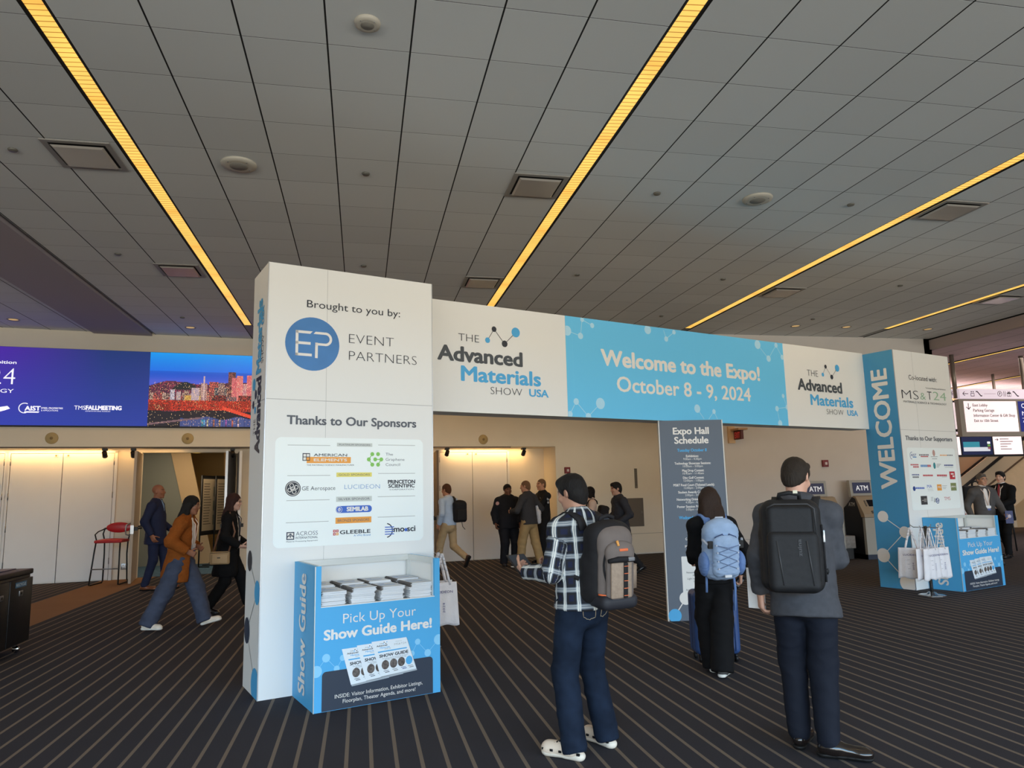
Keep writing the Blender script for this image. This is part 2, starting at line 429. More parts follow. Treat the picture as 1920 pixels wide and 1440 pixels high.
def door_pair(s0, sm, s1, label_n, closer=True):
    r = bpy.data.objects.new(label_n, None); COL.objects.link(r); r.matrix_world = wall_root_M; structure(r)
    for a, b_ in ((s0, sm), (sm, s1)):
        MB().box((a+0.006, D0-0.05, 0.035), (b_-0.006, D0-0.004, 2.51)).build('door_leaf', M_DOOR, r)
        MB().box((a+0.006, D0-0.052, 0.005), (b_-0.006, D0-0.004, 0.034)).build('threshold', M_TRIMW, r)
    f = MB()
    f.box((s0-0.06, D0-0.06, 0), (s0-0.004, D0, 2.57)); f.box((s1+0.004, D0-0.06, 0), (s1+0.06, D0, 2.57)); f.box((s0-0.06, D0-0.06, 2.52), (s1+0.06, D0, 2.57))
    f.box((sm-0.006, D0-0.03, 0), (sm+0.006, D0-0.01, 2.51), 1); f.box((s0-0.003, D0-0.03, 0), (s0+0.006, D0-0.01, 2.51), 1); f.box((s1-0.006, D0-0.03, 0), (s1+0.003, D0-0.01, 2.51), 1)
    f.build('door_frame', [M_DOOR, M_DARK], r)
    for a in (s0, s1):
        h = MB()
        for z in (0.32, 1.0, 1.62, 2.28): h.tube([(a, D0-0.055, z), (a, D0-0.055, z+0.12)], 0.011)
        h.build('hinge', M_STEEL, r)
    for dx in (-0.12, 0.09):
        MB().box((sm+dx-0.035, D0-0.062, 2.44), (sm+dx+0.035, D0-0.05, 2.50)).rbox((sm+dx-0.016, D0-0.066, 2.455), (sm+dx+0.016, D0-0.06, 2.487), 0.004, 1).build('magnet_plate', [M_TRIMW, mat('brass', (170, 140, 90), 0.4, metal=.5)], r)
    return r
door_pair(-1.10, -0.21, 0.70, 'door_1'); door_pair(-3.02, -2.10, -1.20, 'door_2'); door_pair(7.47, 8.27, 9.14, 'door_3')
# ------------------------------------------------------------------ open doorway and the lobby seen through it
def leaf(p0, p1, label_n, mats, bar_side=1, z1=2.5):
    p0 = np.array(p0); p1 = np.array(p1); d = p1-p0; ln = np.linalg.norm(d); d /= ln
    r = bpy.data.objects.new(label_n, None); COL.objects.link(r); structure(r)
    r.matrix_world = Matrix(((d[0], -d[1], 0, p0[0]), (d[1], d[0], 0, p0[1]), (0, 0, 1, 0), (0, 0, 0, 1)))
    MB().box((0, -0.024, 0.012), (ln, 0.024, z1)).build('door_leaf', mats, r)
    s = bar_side
    b = MB(); b.tube([(0.10, s*0.075, 1.02), (ln-0.08, s*0.075, 1.02)], 0.018); b.box((0.05, min(s*0.02, s*0.09), 0.985), (0.16, max(s*0.02, s*0.09), 1.055)); b.box((ln-0.16, min(s*0.02, s*0.09), 0.985), (ln-0.05, max(s*0.02, s*0.09), 1.055))
    b.build('panic_bar', M_BLACK, r)
    k = MB(); k.box((-0.012, -0.03, 0.93), (0.012, 0.03, 1.09)); k.tube([(0.03, -s*0.03, 1.13), (0.02, -s*0.10, 1.10), (0.02, -s*0.11, 1.0), (0.03, -s*0.10, 0.92), (0.03, -s*0.03, 0.9)], 0.013)
    k.build('door_handle', M_STEEL, r)
    return r
M_LEAF = mat('leaf_taupe', (176, 160, 142), 0.5)
def wp(s, d): q = WF+WU*s+WN*d; return q[:2]
leaf(wp(1.225, -0.33), wp(1.185, 0.70), 'door_4', M_LEAF, -1)
leaf(wp(2.86, -0.30), wp(3.0, 0.70), 'door_5', M_STEEL, 1)
leaf(wp(3.12, -0.28), wp(3.06, 0.70), 'door_6', M_DOOR, -1)
leaf(wp(7.18, -0.30), wp(7.36, 0.70), 'door_7', mat('leaf_brown', (110, 92, 74), 0.6), 1)  # last leaf has one even, darker brown
# the lobby behind
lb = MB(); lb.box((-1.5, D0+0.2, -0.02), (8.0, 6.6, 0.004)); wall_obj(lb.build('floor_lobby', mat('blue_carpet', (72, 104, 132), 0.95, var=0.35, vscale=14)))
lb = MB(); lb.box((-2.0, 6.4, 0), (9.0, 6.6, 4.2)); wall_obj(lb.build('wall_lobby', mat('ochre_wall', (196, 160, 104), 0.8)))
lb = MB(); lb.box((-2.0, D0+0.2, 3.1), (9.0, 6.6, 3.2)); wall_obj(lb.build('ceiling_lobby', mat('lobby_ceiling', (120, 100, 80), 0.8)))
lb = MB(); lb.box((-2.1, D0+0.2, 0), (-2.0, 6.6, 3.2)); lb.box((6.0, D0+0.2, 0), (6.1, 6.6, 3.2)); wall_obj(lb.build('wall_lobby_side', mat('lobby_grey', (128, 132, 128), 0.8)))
# leaning wall planes: grey then pale tan, slanting down to the right
def slab(name, pts, d0, d1, m):
    mb = MB(); n = len(pts)
    mb.add([(a, d0, z) for a, z in pts]+[(a, d1, z) for a, z in pts], [tuple(range(n)), tuple(range(2*n-1, n-1, -1))]+[(i, (i+1) % n, n+(i+1) % n, n+i) for i in range(n)])
    return wall_obj(mb.build(name, m))
slab('wall_slanted', [(0.2, 0), (2.12, 0), (1.40, 2.95), (0.2, 2.95)], 3.62, 3.75, mat('lobby_grey2', (142, 146, 140), 0.8))
slab('wall_slanted', [(2.12, 0), (2.52, 0), (1.84, 2.95), (1.40, 2.95)], 3.6, 3.75, mat('lobby_tan', (214, 188, 150), 0.8))
slab('wall_slanted', [(2.75, 0), (5.6, 0), (5.6, 2.95), (2.62, 2.95)], 4.9, 5.1, mat('lobby_ochre2', (204, 164, 106), 0.8))
p = WF+WU*2.2+WN*2.2
area('lobby_lamp', (p[0], p[1], 3.0), (0, 0, TH), 1.6, 0.8, 34, (1.0, 0.76, 0.48))
t = thing('lobby_lamp', 'amber ceiling lamp glowing at the top of the open doorway', 'ceiling light'); t.matrix_world = wall_root_M
MB().lathe([(0.0, 2.72), (0.10, 2.72), (0.16, 3.0), (0.16, 3.1)], (2.0, 4.2, 0)).build('lamp_shade', mat('lamp_amber', (255, 200, 90), 0.5, emit=1.5), t)
# poster boards in the lobby
def poster_board(s, d, rz, label):
    q = WF+WU*s+WN*d
    t = thing('poster_board', label, 'poster board', (q[0], q[1], 0), TH+rz, 'poster boards in the lobby')
    f = MB()
    for x in (-0.5, 0.5): f.tube([(x, 0, 0), (x, 0, 2.1)], 0.016); f.box((x-0.02, -0.25, 0.0), (x+0.02, 0.25, 0.03))
    f.box((-0.5, -0.014, 0.72), (0.5, 0.014, 0.75)); f.box((-0.5, -0.014, 2.07), (0.5, 0.014, 2.1)); f.build('frame', M_BLACK, t)
    MB().box((-0.485, -0.008, 0.75), (0.485, 0.008, 2.07)).build('board', mat('board_black', (40, 38, 38), 0.8), t)
    g = MB()
    g.box((-0.44, -0.014, 0.82), (0.44, -0.009, 2.02), 0)
    for k in range(16):
        z = 1.90-k*0.062
        g.box((-0.40, -0.0155, z), (-0.40+0.25+0.12*random.random(), -0.0145, z+0.014), 1)
    for k in range(3): g.box((0.05+0.0*k, -0.0155, 0.95+k*0.33), (0.38, -0.0145, 1.18+k*0.33), 2); g.box((0.12, -0.0165, 1.0+k*0.33), (0.24, -0.0157, 1.13+k*0.33), 1)
    g.build('poster', [mat('poster_paper', (205, 188, 160), 0.6), mat('poster_ink', (70, 60, 54), 0.6), mat('poster_fig', (150, 148, 128), 0.6)], t)
poster_board(2.45, 3.0, math.radians(66), 'black-framed poster board nearer the middle of the open doorway')
poster_board(2.74, 3.35, math.radians(66), 'black-framed poster board half hidden by the right door leaf')

# right-hand wall, jog, lower ceiling
w = MB(); w.box((7.32, 14.4, 0), (13.0, 14.6, CEIL+0.1)); w.box((7.32, 14.4, 0), (7.5, 17.2, CEIL+0.1)); w.box((12.8, 14.4, 0), (13.0, 21.0, CEIL+0.1)); w.box((7.32, 14.394, 0), (13.0, 14.4, 0.03), 1)
structure(w.build('wall_right', [M_WALLR, M_TRIMW]))
MBj = MB(); MBj.box((7.32, 14.396, 0.447), (13.0, 14.401, 0.455)); structure(MBj.build('trim_2', mat('wall_joint2', (150, 145, 138), 0.8)))
LOWZ = 4.62
w = MB(); w.box((13.1, -9, LOWZ), (26, 24, LOWZ+0.1)); w.box((12.95, -9, LOWZ-.002), (13.1, 14.4, CEIL-0.03), 1); w.box((13.0, -9, CEIL-0.03), (13.1, 14.4, CEIL+0.15), 2)
def low_ceil():
    m = ceiling_mat('lower_ceiling_tiles', (206, 186, 190)); return m
structure(w.build('ceiling_lower', [low_ceil(), mat('fascia_taupe', (176, 158, 150), .7), M_DARK]))
strip(14.95, 6.0, 20.4, LOWZ-0.02, 'amber strip light in the low ceiling, behind the nearer grey sign pole', 0.05, 0.07)
strip(19.0, 9.0, 21.5, LOWZ-0.02, 'farthest amber strip light, just above the pictogram sign', 0.05, 0.07)
w = MB(); w.box((13.0, 21.0, 0), (26, 21.2, 5)); w.box((25.8, 6, 0), (26, 21.2, 5)); structure(w.build('wall_far_hall', mat('far_wall', (206, 176, 136), 0.8)))
w = MB(); w.box((-12.2, -9, 0), (-12, 18, 5)); structure(w.build('wall_left', M_WALL))
area('hall_wash', (18.5, 20.85, 2.40), (math.radians(12), 0, 0), 7.0, 0.08, 40, (1.0, 0.62, 0.25))
area('hall_uplight_fill', (18.0, 19.9, 3.35), (math.radians(155), 0, 0), 9.0, 0.3, 160, (1.0, 0.84, 0.82))  # added uplight to brighten the low ceiling; no cove fitting there
area('hall_added_fill', (17.5, 14.5, LOWZ-0.05), (0, 0, 0), 3, 6, 130, (1.0, 0.86, 0.78))  # added fill light for the dim hall, not a ceiling fixture

# ------------------------------------------------------------------ ceiling fittings
def vent(x, y, tone, label):
    t = thing('ceiling_vent', label, 'air vent', (x, y, CEIL), 0, 'square ceiling vents')
    h = 0.30
    f = MB()
    for a in ((-h,-h,h,-h+0.05),(-h,h-0.05,h,h),(-h,-h+0.05,-h+0.05,h-0.05),(h-0.05,-h+0.05,h,h-0.05)): f.box((a[0],a[1],-0.012),(a[2],a[3],0.0))
    f.build('frame', mat('vent_frame', (150, 146, 140), 0.5), t)
    MB().box((-h+0.05, -h+0.05, -0.004), (h-0.05, h-0.05, -0.001)).build('throat', M_DARK, t)
    b = MB()
    b.add([(-.21,-.21,-.035),(.21,-.21,-.035),(.21,.21,-.035),(-.21,.21,-.035),(-.23,-.23,-.02),(.23,-.23,-.02),(.23,.23,-.02),(-.23,.23,-.02)],
          [(0,1,2,3),(7,6,5,4),(0,4,5,1),(1,5,6,2),(2,6,7,3),(3,7,4,0)])
    b.build('panel', tone, t)
VT = mat('vent_panel', (176, 170, 162), 0.18, spec=0.8)
for x, y, lab in ((-2.64+0.0, 7.33, 'square vent beside the left strip light, nearest the camera'), (-2.62, 11.05, 'square vent beside the left strip light, close to the sign tower top'),
               (1.85, 7.38, 'square vent beside the middle strip light, nearer of two'), (1.85, 11.1, 'square vent just above the white header beside the middle strip light'),
               (7.08, 7.33, 'square vent right of the third strip light, nearer of two'), (7.08, 11.05, 'square vent right of the third strip light, farther of two'), (11.5, 11.0, 'square vent beside the short strip light at right')):
    vent(x, y, VT, lab)
def speaker(x, y, label, k=1.0):
    t = thing('ceiling_speaker', label, 'speaker', (x, y, CEIL), 0, 'round ceiling speakers'); t.scale = (k, k, max(k, .9))
    MB().lathe([(0.0, -0.028), (0.115, -0.03), (0.165, -0.024), (0.172, -0.008), (0.172, 0.0)], n=36).build('rim', mat('speaker_rim', (196, 190, 176), 0.5), t)
    MB().lathe([(0.0, -0.034), (0.085, -0.033), (0.09, -0.028)], n=28).build('grille', mat('speaker_grille', (150, 146, 136), 0.6, bump=0.6, bscale=300), t)
    for k in range(4):
        q = pi/4+k*pi/2; MB().lathe([(0.0, -0.033), (0.007, -0.032), (0.008, -0.026)], (0.125*math.cos(q), 0.125*math.sin(q), 0), n=8).build('screw', M_STEEL, t)
for q, lab in (((689, 42), 'round ceiling speaker at top centre of the ceiling'), ((448, 307), 'round ceiling speaker right of the left strip light'), ((1420, 372), 'round ceiling speaker between the middle and third strip lights')):
    g = ground(q[0], q[1], CEIL); speaker(g[0], g[1], lab, .54 if q[1] < 100 else 1.0)
M_SPRK = mat('sprinkler_cap', (120, 118, 110), 0.4, metal=0.3)
for q, lab in (((24, 280), 'at the far left edge, left of the nearest square vent'), ((686, 325), 'above the left sign tower, well clear of its top'), ((1232, 362), 'just left of the round speaker by the third strip light'),
          ((1595, 383), 'between the rightmost round speaker and the third strip light'), ((221, 476), 'left of the farther vent beside the left strip light'), ((682, 498), 'just above the top edge of the left sign tower'),
          ((1082, 515), 'above the first logo on the white header'), ((1356, 523), 'just left of the far half of the third strip light'), ((1240, 592), 'almost touching the top edge of the blue banner'),
          ((1524, 598), 'beside the two recessed downlights over the right logo'), ((1688, 535), 'between the third strip light and the short one'), ((342, 595), 'beside the downlight above the city picture')):
    g = ground(q[0], q[1], CEIL)
    o = MB().lathe([(0.0, -0.018), (0.035, -0.018), (0.042, -0.008), (0.042, 0.0)], n=16).build('sprinkler_cap', M_SPRK); o.location = (g[0], g[1], CEIL)
    tag(o, 'small round sprinkler cap '+lab, 'sprinkler', 'sprinkler caps in the ceiling')
for q, lab in (((25, 599), 'recessed downlight at far left above the video wall'), ((357, 614), 'recessed downlight above the city picture'), ((1492, 611), 'recessed downlight left of the short strip light end'),
          ((1587, 613), 'recessed downlight nearest the short strip light end'), ((1740, 617), 'recessed downlight right of the short strip light, by the ceiling step')):
    g = ground(q[0], q[1], CEIL); t = thing('downlight', lab, 'ceiling light', (g[0], g[1], CEIL), 0, 'recessed downlights')
    MB().lathe([(0.075, -0.002), (0.10, -0.010), (0.105, 0.0)], n=24).build('rim', mat('downlight_rim', (150, 146, 138), 0.4), t)
    MB().lathe([(0.0, -0.001), (0.076, -0.003)], n=24).build('lens', mat('downlight_lens', (235, 190, 120), 0.3, emit=0.5), t)

# ------------------------------------------------------------------ wall fittings
def wbox(name, label, cat, s, z, group=None, d=0.0):
    q = WF+WU*s+WN*d; return thing(name, label, cat, (q[0], q[1], z), TH, group)
for s, lab in ((-0.275, 'round brass wall speaker under the left end of the blue screen'), (2.101, 'round brass wall speaker under the city picture'), (8.331, 'round brass wall speaker above the middle pair of doors')):
    t = wbox('wall_speaker', lab, 'speaker', s, 2.765, 'round wall speakers above the doors')
    MB().lathe([(0.0, -0.02), (0.05, -0.03), (0.055, -0.02), (0.075, -0.03), (0.08, -0.02), (0.105, -0.022), (0.112, 0.0)], n=28, axis='y').build('grille', mat('speaker_brass', (196, 172, 122), 0.4), t)
    MB().lathe([(0.0, -0.036), (0.028, -0.032), (0.03, -0.02)], n=16, axis='y').build('cone', mat('speaker_core', (150, 126, 84), 0.5), t)
def track_spot(s, label):
    t = wbox('track_spotlight', label, 'spotlight', s, HB-0.02, 'spotlights on the door header', 0.10)
    MB().box((-0.045, -0.05, -0.05), (0.045, 0.05, 0.0)).build('mount', M_BLACK, t)
    MB().tube([(0, 0, -0.05), (0, 0.0, -0.10)], 0.012).build('stem', M_BLACK, t)
    MB().tube([(-0.0, -0.05, -0.08), (0, 0.05, -0.16)], [0.045, 0.05]).build('lamp_head', M_BLACK, t)
for s, lab in ((0.62, 'black spotlight over the right leaf of the far-left doors'), (1.12, 'black spotlight over the left jamb of the open doorway'), (2.95, 'black spotlight over the right jamb of the open doorway'), (7.5, 'black spotlight beside the left tower, over the middle doors'), (9.35, 'black spotlight over the blank wall right of the middle doors')): track_spot(s, lab)
def device(s, z, label):
    t = wbox('fire_strobe', label, 'fire alarm', s, z, 'red fire alarm strobes')
    MB().rbox((-0.07, -0.05, -0.075), (0.07, 0.0, 0.075), 0.008).build('housing', mat('fire_red', (120, 36, 40), 0.45), t)
    MB().rbox((-0.025, -0.065, -0.03), (0.03, -0.045, 0.03), 0.006).build('lens', mat('strobe_lens', (220, 200, 200), 0.2), t)
    return t
device(10.403, 2.034, 'red fire alarm strobe right above the head of the person in plaid')
t = device(0, 2.02, 'red fire alarm strobe on grey wall left of the cash machine'); t.location = (9.956, 14.4, 2.02); t.rotation_euler = (0,0,0)
t = wbox('wall_sign', 'narrow vertical grey sign strip on the wall beside the walking man', 'sign', 12.24, 1.82)
MB().box((-0.035, -0.02, -0.24), (0.035, 0, 0.24)).build('plate', mat('sign_grey', (128, 122, 112), 0.4, metal=.3), t)
g = MB()
for k in range(12): g.box((-0.02, -0.022, 0.2-k*0.034), (0.02, -0.0195, 0.214-k*0.034))
g.build('lettering', mat('sign_ink', (80, 76, 70), 0.6), t)
t = wbox('cabinet_door', 'flush grey metal cabinet door in the wall behind the walking man', 'cabinet', 12.05, 1.0)
MB().box((-0.36, -0.012, -0.34), (0.36, 0, 0.34)).build('door', mat('cab_grey', (120, 114, 106), 0.35, metal=.4), t)
MB().box((0.30, -0.02, -0.03), (0.32, -0.01, 0.03)).build('latch', M_STEEL, t)
t = wbox('wall_outlet', 'square wall outlet behind the legs of the red stool', 'outlet', 0.976, 0.25, None, REC)
MB().rbox((-0.06, -0.012, -0.06), (0.06, 0, 0.06), 0.004).build('cover', M_STEEL, t)
o = MB()
for x in (-0.022, 0.022):
    for z in (-0.025, 0.025): o.box((x-0.012, -0.016, z-0.012), (x+0.012, -0.011, z+0.012))
o.build('socket', mat('socket_white', (210, 206, 198), 0.5), t)
# exit sign on a bracket, sticking out of the right wall
t = thing('exit_sign', 'red exit sign box on a tan bracket high on the grey wall', 'exit sign', (7.78, 14.4, 2.66))
MB().box((-0.10, -0.06, -0.18), (0.05, 0.0, 0.18)).build('bracket', mat('exit_beige', (214, 180, 138), 0.5), t)
MB().box((-0.05, -0.40, 0.08), (0.16, -0.0, 0.12)).build('arm', mat('exit_beige2', (190, 150, 108), 0.5), t)
MB().box((0.02, -0.36, -0.11), (0.08, -0.06, 0.08)).build('sign_box', mat('exit_box', (96, 42, 36), 0.5), t)
g = Gfx((7.80, 14.338, 2.55), (0, -1, 0), (-1, 0, 0)); g.text('EXIT', (0.04, 0.03), (0.26, 0.03), 0.13, mat('exit_letters', (190, 60, 50), 0.5, emit=0.25), 0.02)
g.build('lettering', t)

# ------------------------------------------------------------------ the LED video wall
scr = thing('video_wall', 'long wall-mounted video screen with a blue slide and a dusk city picture', 'screen'); scr.matrix_world = wall_root_M
S0, SM, S1, Z0, Z1 = -8.5, 1.357, 6.2, 3.005, 4.495
MB().box((S0, -0.05, Z0-0.03), (S1, 0.0, Z1+0.005)).build('frame', mat('screen_frame', (26, 26, 34), 0.5), scr)
def screen_blue():
    m = bpy.data.materials.new('blue_slide'); m.use_nodes = True; nt = m.node_tree; b = nt.nodes['Principled BSDF']
    tc = N(nt, 'ShaderNodeTexCoord'); sp = N(nt, 'ShaderNodeSeparateXYZ'); nt.links.new(tc.outputs['Object'], sp.inputs[0])
    fx = N(nt, 'ShaderNodeMapRange'); fx.inputs['From Min'].default_value = -1.4; fx.inputs['From Max'].default_value = 0.6; nt.links.new(sp.outputs[0], fx.inputs['Value'])
    fz = N(nt, 'ShaderNodeMapRange'); fz.inputs['From Min'].default_value = 3.0; fz.inputs['From Max'].default_value = 4.5; nt.links.new(sp.outputs[2], fz.inputs['Value'])
    top = mixc(nt, fx.outputs[0], (0.065, 0.008, 0.36, 1), (0.006, 0.030, 0.165, 1)); bot = mixc(nt, fx.outputs[0], (0.020, 0.040, 0.42, 1), (0.012, 0.040, 0.34, 1))
    c = mixc(nt, fz.outputs[0], bot, top)
    wv = N(nt, 'ShaderNodeTexWave'); wv.wave_type = 'BANDS'; wv.bands_direction = 'Z'; wv.inputs['Scale'].default_value = 16; wv.inputs['Distortion'].default_value = 2.2
    nt.links.new(tc.outputs['Object'], wv.inputs['Vector'])
    k = mth(nt, 'ADD', mth(nt, 'MULTIPLY', wv.outputs['Fac'], 0.16), 0.9)
    nt.links.new(c, b.inputs['Emission Color']); nt.links.new(k, b.inputs['Emission Strength']); b.inputs['Base Color'].default_value = (0.01, 0.01, 0.02, 1); b.inputs['Roughness'].default_value = 0.5
    return m
MB().box((S0, -0.06, Z0), (SM, -0.045, Z1)).build('blue_display', screen_blue(), scr)
M_SCRW = mat('slide_white', (235, 235, 245), 0.5, emit=0.9)
g = Gfx(WF-WN*0.06, WU, -WN)
g.tpx('Technical Meeting and Exhibition', -190, 676, 31, 682, 6.5, M_SCRW, 0.02)
g.tpx('MS&T24', -150, 716, 27.5, 722, 34, M_SCRW, -0.015)
g.tpx('MATERIALS SCIENCE & TECHNOLOGY', -330, 729, 25.5, 737, 8, M_SCRW, 0.0)
g.tpx('AIST', 46, 769, 76, 770, 8.5, M_SCRW, 0.04); c = g.px(46, 765); g.ring(c, 0.085, 0.10, M_SCRW, 2, 20, 60, 290)
g.tpx('STEEL PROPERTIES', 77, 766.5, 118, 767, 3, M_SCRW, 0.02); g.tpx('& APPLICATIONS', 77, 771, 109, 771.3, 3, M_SCRW, 0.0); g.quad([(45,773.5),(72,774),(74,771.5),(46,771)], M_SCRW)
g.tpx('TMS', 139, 768, 160, 768.3, 8, M_SCRW, 0.0); g.tpx('FALLMEETING', 160.5, 768.3, 228, 768.7, 8, M_SCRW, 0.045); g.tpx('& EXHIBITION ON SCIENCE TECHNOLOGY', 160, 772, 207, 772.3, 2.2, M_SCRW, 0.0)
for k in range(3): g.quad([(-6, 770-k*3), (14, 763-k), (19, 766), (10, 769), (-6, 773-k*2)], M_SCRW, 1+k)
o = g.build('slide_lettering'); o.parent = scr; o.data.transform(wall_root_M.inverted())
# dusk city picture: a grid of picture cells
def city():
    nx, nz = 260, 104; a = np.zeros((nz, nx, 3)); rnd = np.random.RandomState(7)
    zz = np.linspace(0, 1, nz)[:, None]; xx = np.linspace(0, 1, nx)[None, :]
    sky0, sky1, sky2 = np.array([20, 60, 190.]), np.array([0, 150, 235.]), np.array([70, 90, 205.])
    t = np.clip((zz-0.62)/0.38, 0, 1)[..., None]; a[:] = (sky2*(1-np.clip(t*4, 0, 1))+sky0*np.clip(t*4, 0, 1))*(1-t)+sky1*t
    a[:] = np.where(t > .35, np.array([15, 110, 225.])*(1-(t-.35)/.65)+sky1*((t-.35)/.65), a)
    hill = 0.60+0.02*np.sin(xx*9)-0.05*np.clip((0.16-xx)/.16, 0, 1)
    for j in range(nx):
        h = int(hill[0, j]*nz); a[:h, j] = np.array([58, 34, 52])+rnd.rand(h, 1)*np.array([150, 40, 50.])*(rnd.rand(h, 1) > .6)
        if .22 < j/nx < .46: hh = int((0.52+0.09*math.sin((j/nx-.22)/.24*pi))*nz); a[int(.5*nz):hh, j] = [28, 34, 38]
    def bld(x0, x1, h, col, lit, dens, base=0.32):
        i0, i1, j1 = int(x0*nx), int(x1*nx), int(h*nz); j0 = int(base*nz)
        n = a[j0:j1, i0:i1]; n[:] = np.array(col)
        msk = rnd.rand(*n.shape[:2]) < dens; n[msk] = np.array(lit)*(0.6+0.4*rnd.rand(msk.sum(), 1))
    W, R_, G = (255, 215, 190), (255, 120, 100), (235, 190, 90)
    for k in range(46):
        x = rnd.rand(); bld(x, x+.02+.03*rnd.rand(), .40+.14*rnd.rand()*(0.4+x), (70, 38, 48), (R_, W)[k % 2], .45)
    bld(.20, .245, .50, (200, 190, 200), (120, 110, 130), .3); bld(.26, .30, .48, (160, 140, 150), W, .3)
    bld(.34, .50, .43, (200, 130, 60), G, .8); bld(.40, .48, .53, (170, 150, 170), W, .35); bld(.49, .55, .60, (140, 90, 100), W, .4); bld(.515, .53, .70, (190, 160, 170), W, .4)
    bld(.57, .66, .62, (70, 40, 50), R_, .5); bld(.62, .74, .54, (36, 60, 72), W, .22); bld(.66, .72, .61, (90, 60, 66), W, .3)
    bld(.755, .83, .76, (64, 38, 46), (190, 110, 100), .35); bld(.79, .86, .69, (200, 80, 90), (255, 150, 150), .5); bld(.84, .90, .72, (220, 100, 100), (255, 180, 170), .4); bld(.90, .95, .60, (180, 100, 120), W, .4); bld(.94, 1.0, .73, (210, 90, 100), (255, 170, 160), .4)
    bld(.60, .74, .44, (28, 30, 40), (200, 60, 50), .35, .27); bld(.74, .84, .42, (50, 66, 84), (230, 140, 120), .3, .25); bld(.86, 1., .44, (40, 30, 40), (230, 90, 70), .4, .25)
    # red street level, river and banks
    for j in range(int(.22*nz), int(.36*nz)):
        msk = rnd.rand(nx) < .75; a[j, msk] = np.array([225, 60, 38])*(.5+.6*rnd.rand(msk.sum(), 1)); a[j, ~msk] = [60, 24, 28]
    a[int(.22*nz):int(.30*nz), :int(.2*nx)] = a[int(.22*nz):int(.30*nz), :int(.2*nx)]*.8
    j0 = int(.22*nz)
    for i in range(nx):
        x = i/nx; top = .22-.01*math.sin(x*8); a[:int(top*nz), i] = [22, 20, 34]
        bank = .05+.13*x if x < .42 else .11
        if x > .3: a[:int(max(0, .12-.02*math.sin(x*20))*nz), i] = np.array([40, 54, 110])+rnd.rand(1)*40
        if x < .5: a[int((.02+.18*x)*nz):int((.045+.18*x)*nz), i] = [120, 90, 96]
        if .7 < x: jj = int((.24-(x-.7)*.42)*nz); a[max(jj, 0):max(jj, 0)+5, i] = [225, 70, 48]
    for k, c in ((.51, (40, 200, 220)), (.53, (120, 200, 255)), (.56, (230, 220, 180)), (.62, (200, 120, 90)), (.68, (220, 170, 120)), (.74, (170, 90, 170)), (.80, (210, 100, 80)), (.86, (240, 200, 200))):
        i = int(k*nx); a[:int(.10*nz), i:i+4] = np.array(c)*(.4+.6*rnd.rand(int(.10*nz), 1, 1))
    spk = rnd.rand(nz, nx) < .025; spk[int(.6*nz):] = False; a[spk] = [255, 210, 150]
    return np.clip(a, 0, 255)
def picture(name, img, P, ua, up, w_, h_, parent, emit=1.0):
    nz, nx = img.shape[:2]
    xs = np.linspace(0, w_, nx+1); zs = np.linspace(0, h_, nz+1)
    X, Z = np.meshgrid(xs, zs); V = np.array(P)[None, None]+X[..., None]*np.array(ua)+Z[..., None]*np.array(up); V = V.reshape(-1, 3)
    idx = np.arange((nx+1)*(nz+1)).reshape(nz+1, nx+1)
    F = np.stack([idx[:-1, :-1], idx[:-1, 1:], idx[1:, 1:], idx[1:, :-1]], -1).reshape(-1, 4)
    me = bpy.data.meshes.new(name); me.from_pydata(V.tolist(), [], F.tolist())
    at = me.color_attributes.new('picture', 'BYTE_COLOR', 'CORNER')
    c = np.concatenate([img.reshape(-1, 3)/255.0, np.ones((nx*nz, 1))], 1); c = np.repeat(c, 4, 0)
    at.data.foreach_set('color_srgb', c.astype(np.float32).ravel())
    m = bpy.data.materials.new(name+'_pixels'); m.use_nodes = True; nt = m.node_tree; b = nt.nodes['Principled BSDF']
    ca = N(nt, 'ShaderNodeVertexColor'); ca.layer_name = 'picture'
    if emit > 0:
        nt.links.new(ca.outputs[0], b.inputs['Emission Color']); b.inputs['Emission Strength'].default_value = emit; b.inputs['Base Color'].default_value = (0.01, 0.01, 0.01, 1)
    else: nt.links.new(ca.outputs[0], b.inputs['Base Color'])
    me.materials.append(m); o = bpy.data.objects.new(name, me); COL.objects.link(o); o.parent = parent
    return o
picture('city_display', city(), (SM, -0.055, Z0), (1, 0, 0), (0, 0, 1), 1.95*2.2/2.2, Z1-Z0, scr, 1.0)
MB().box((SM+1.95, -0.06, Z0), (S1, -0.045, Z1)).build('display_end', mat('screen_dusk', (120, 50, 60), 0.5, emit=0.6), scr)
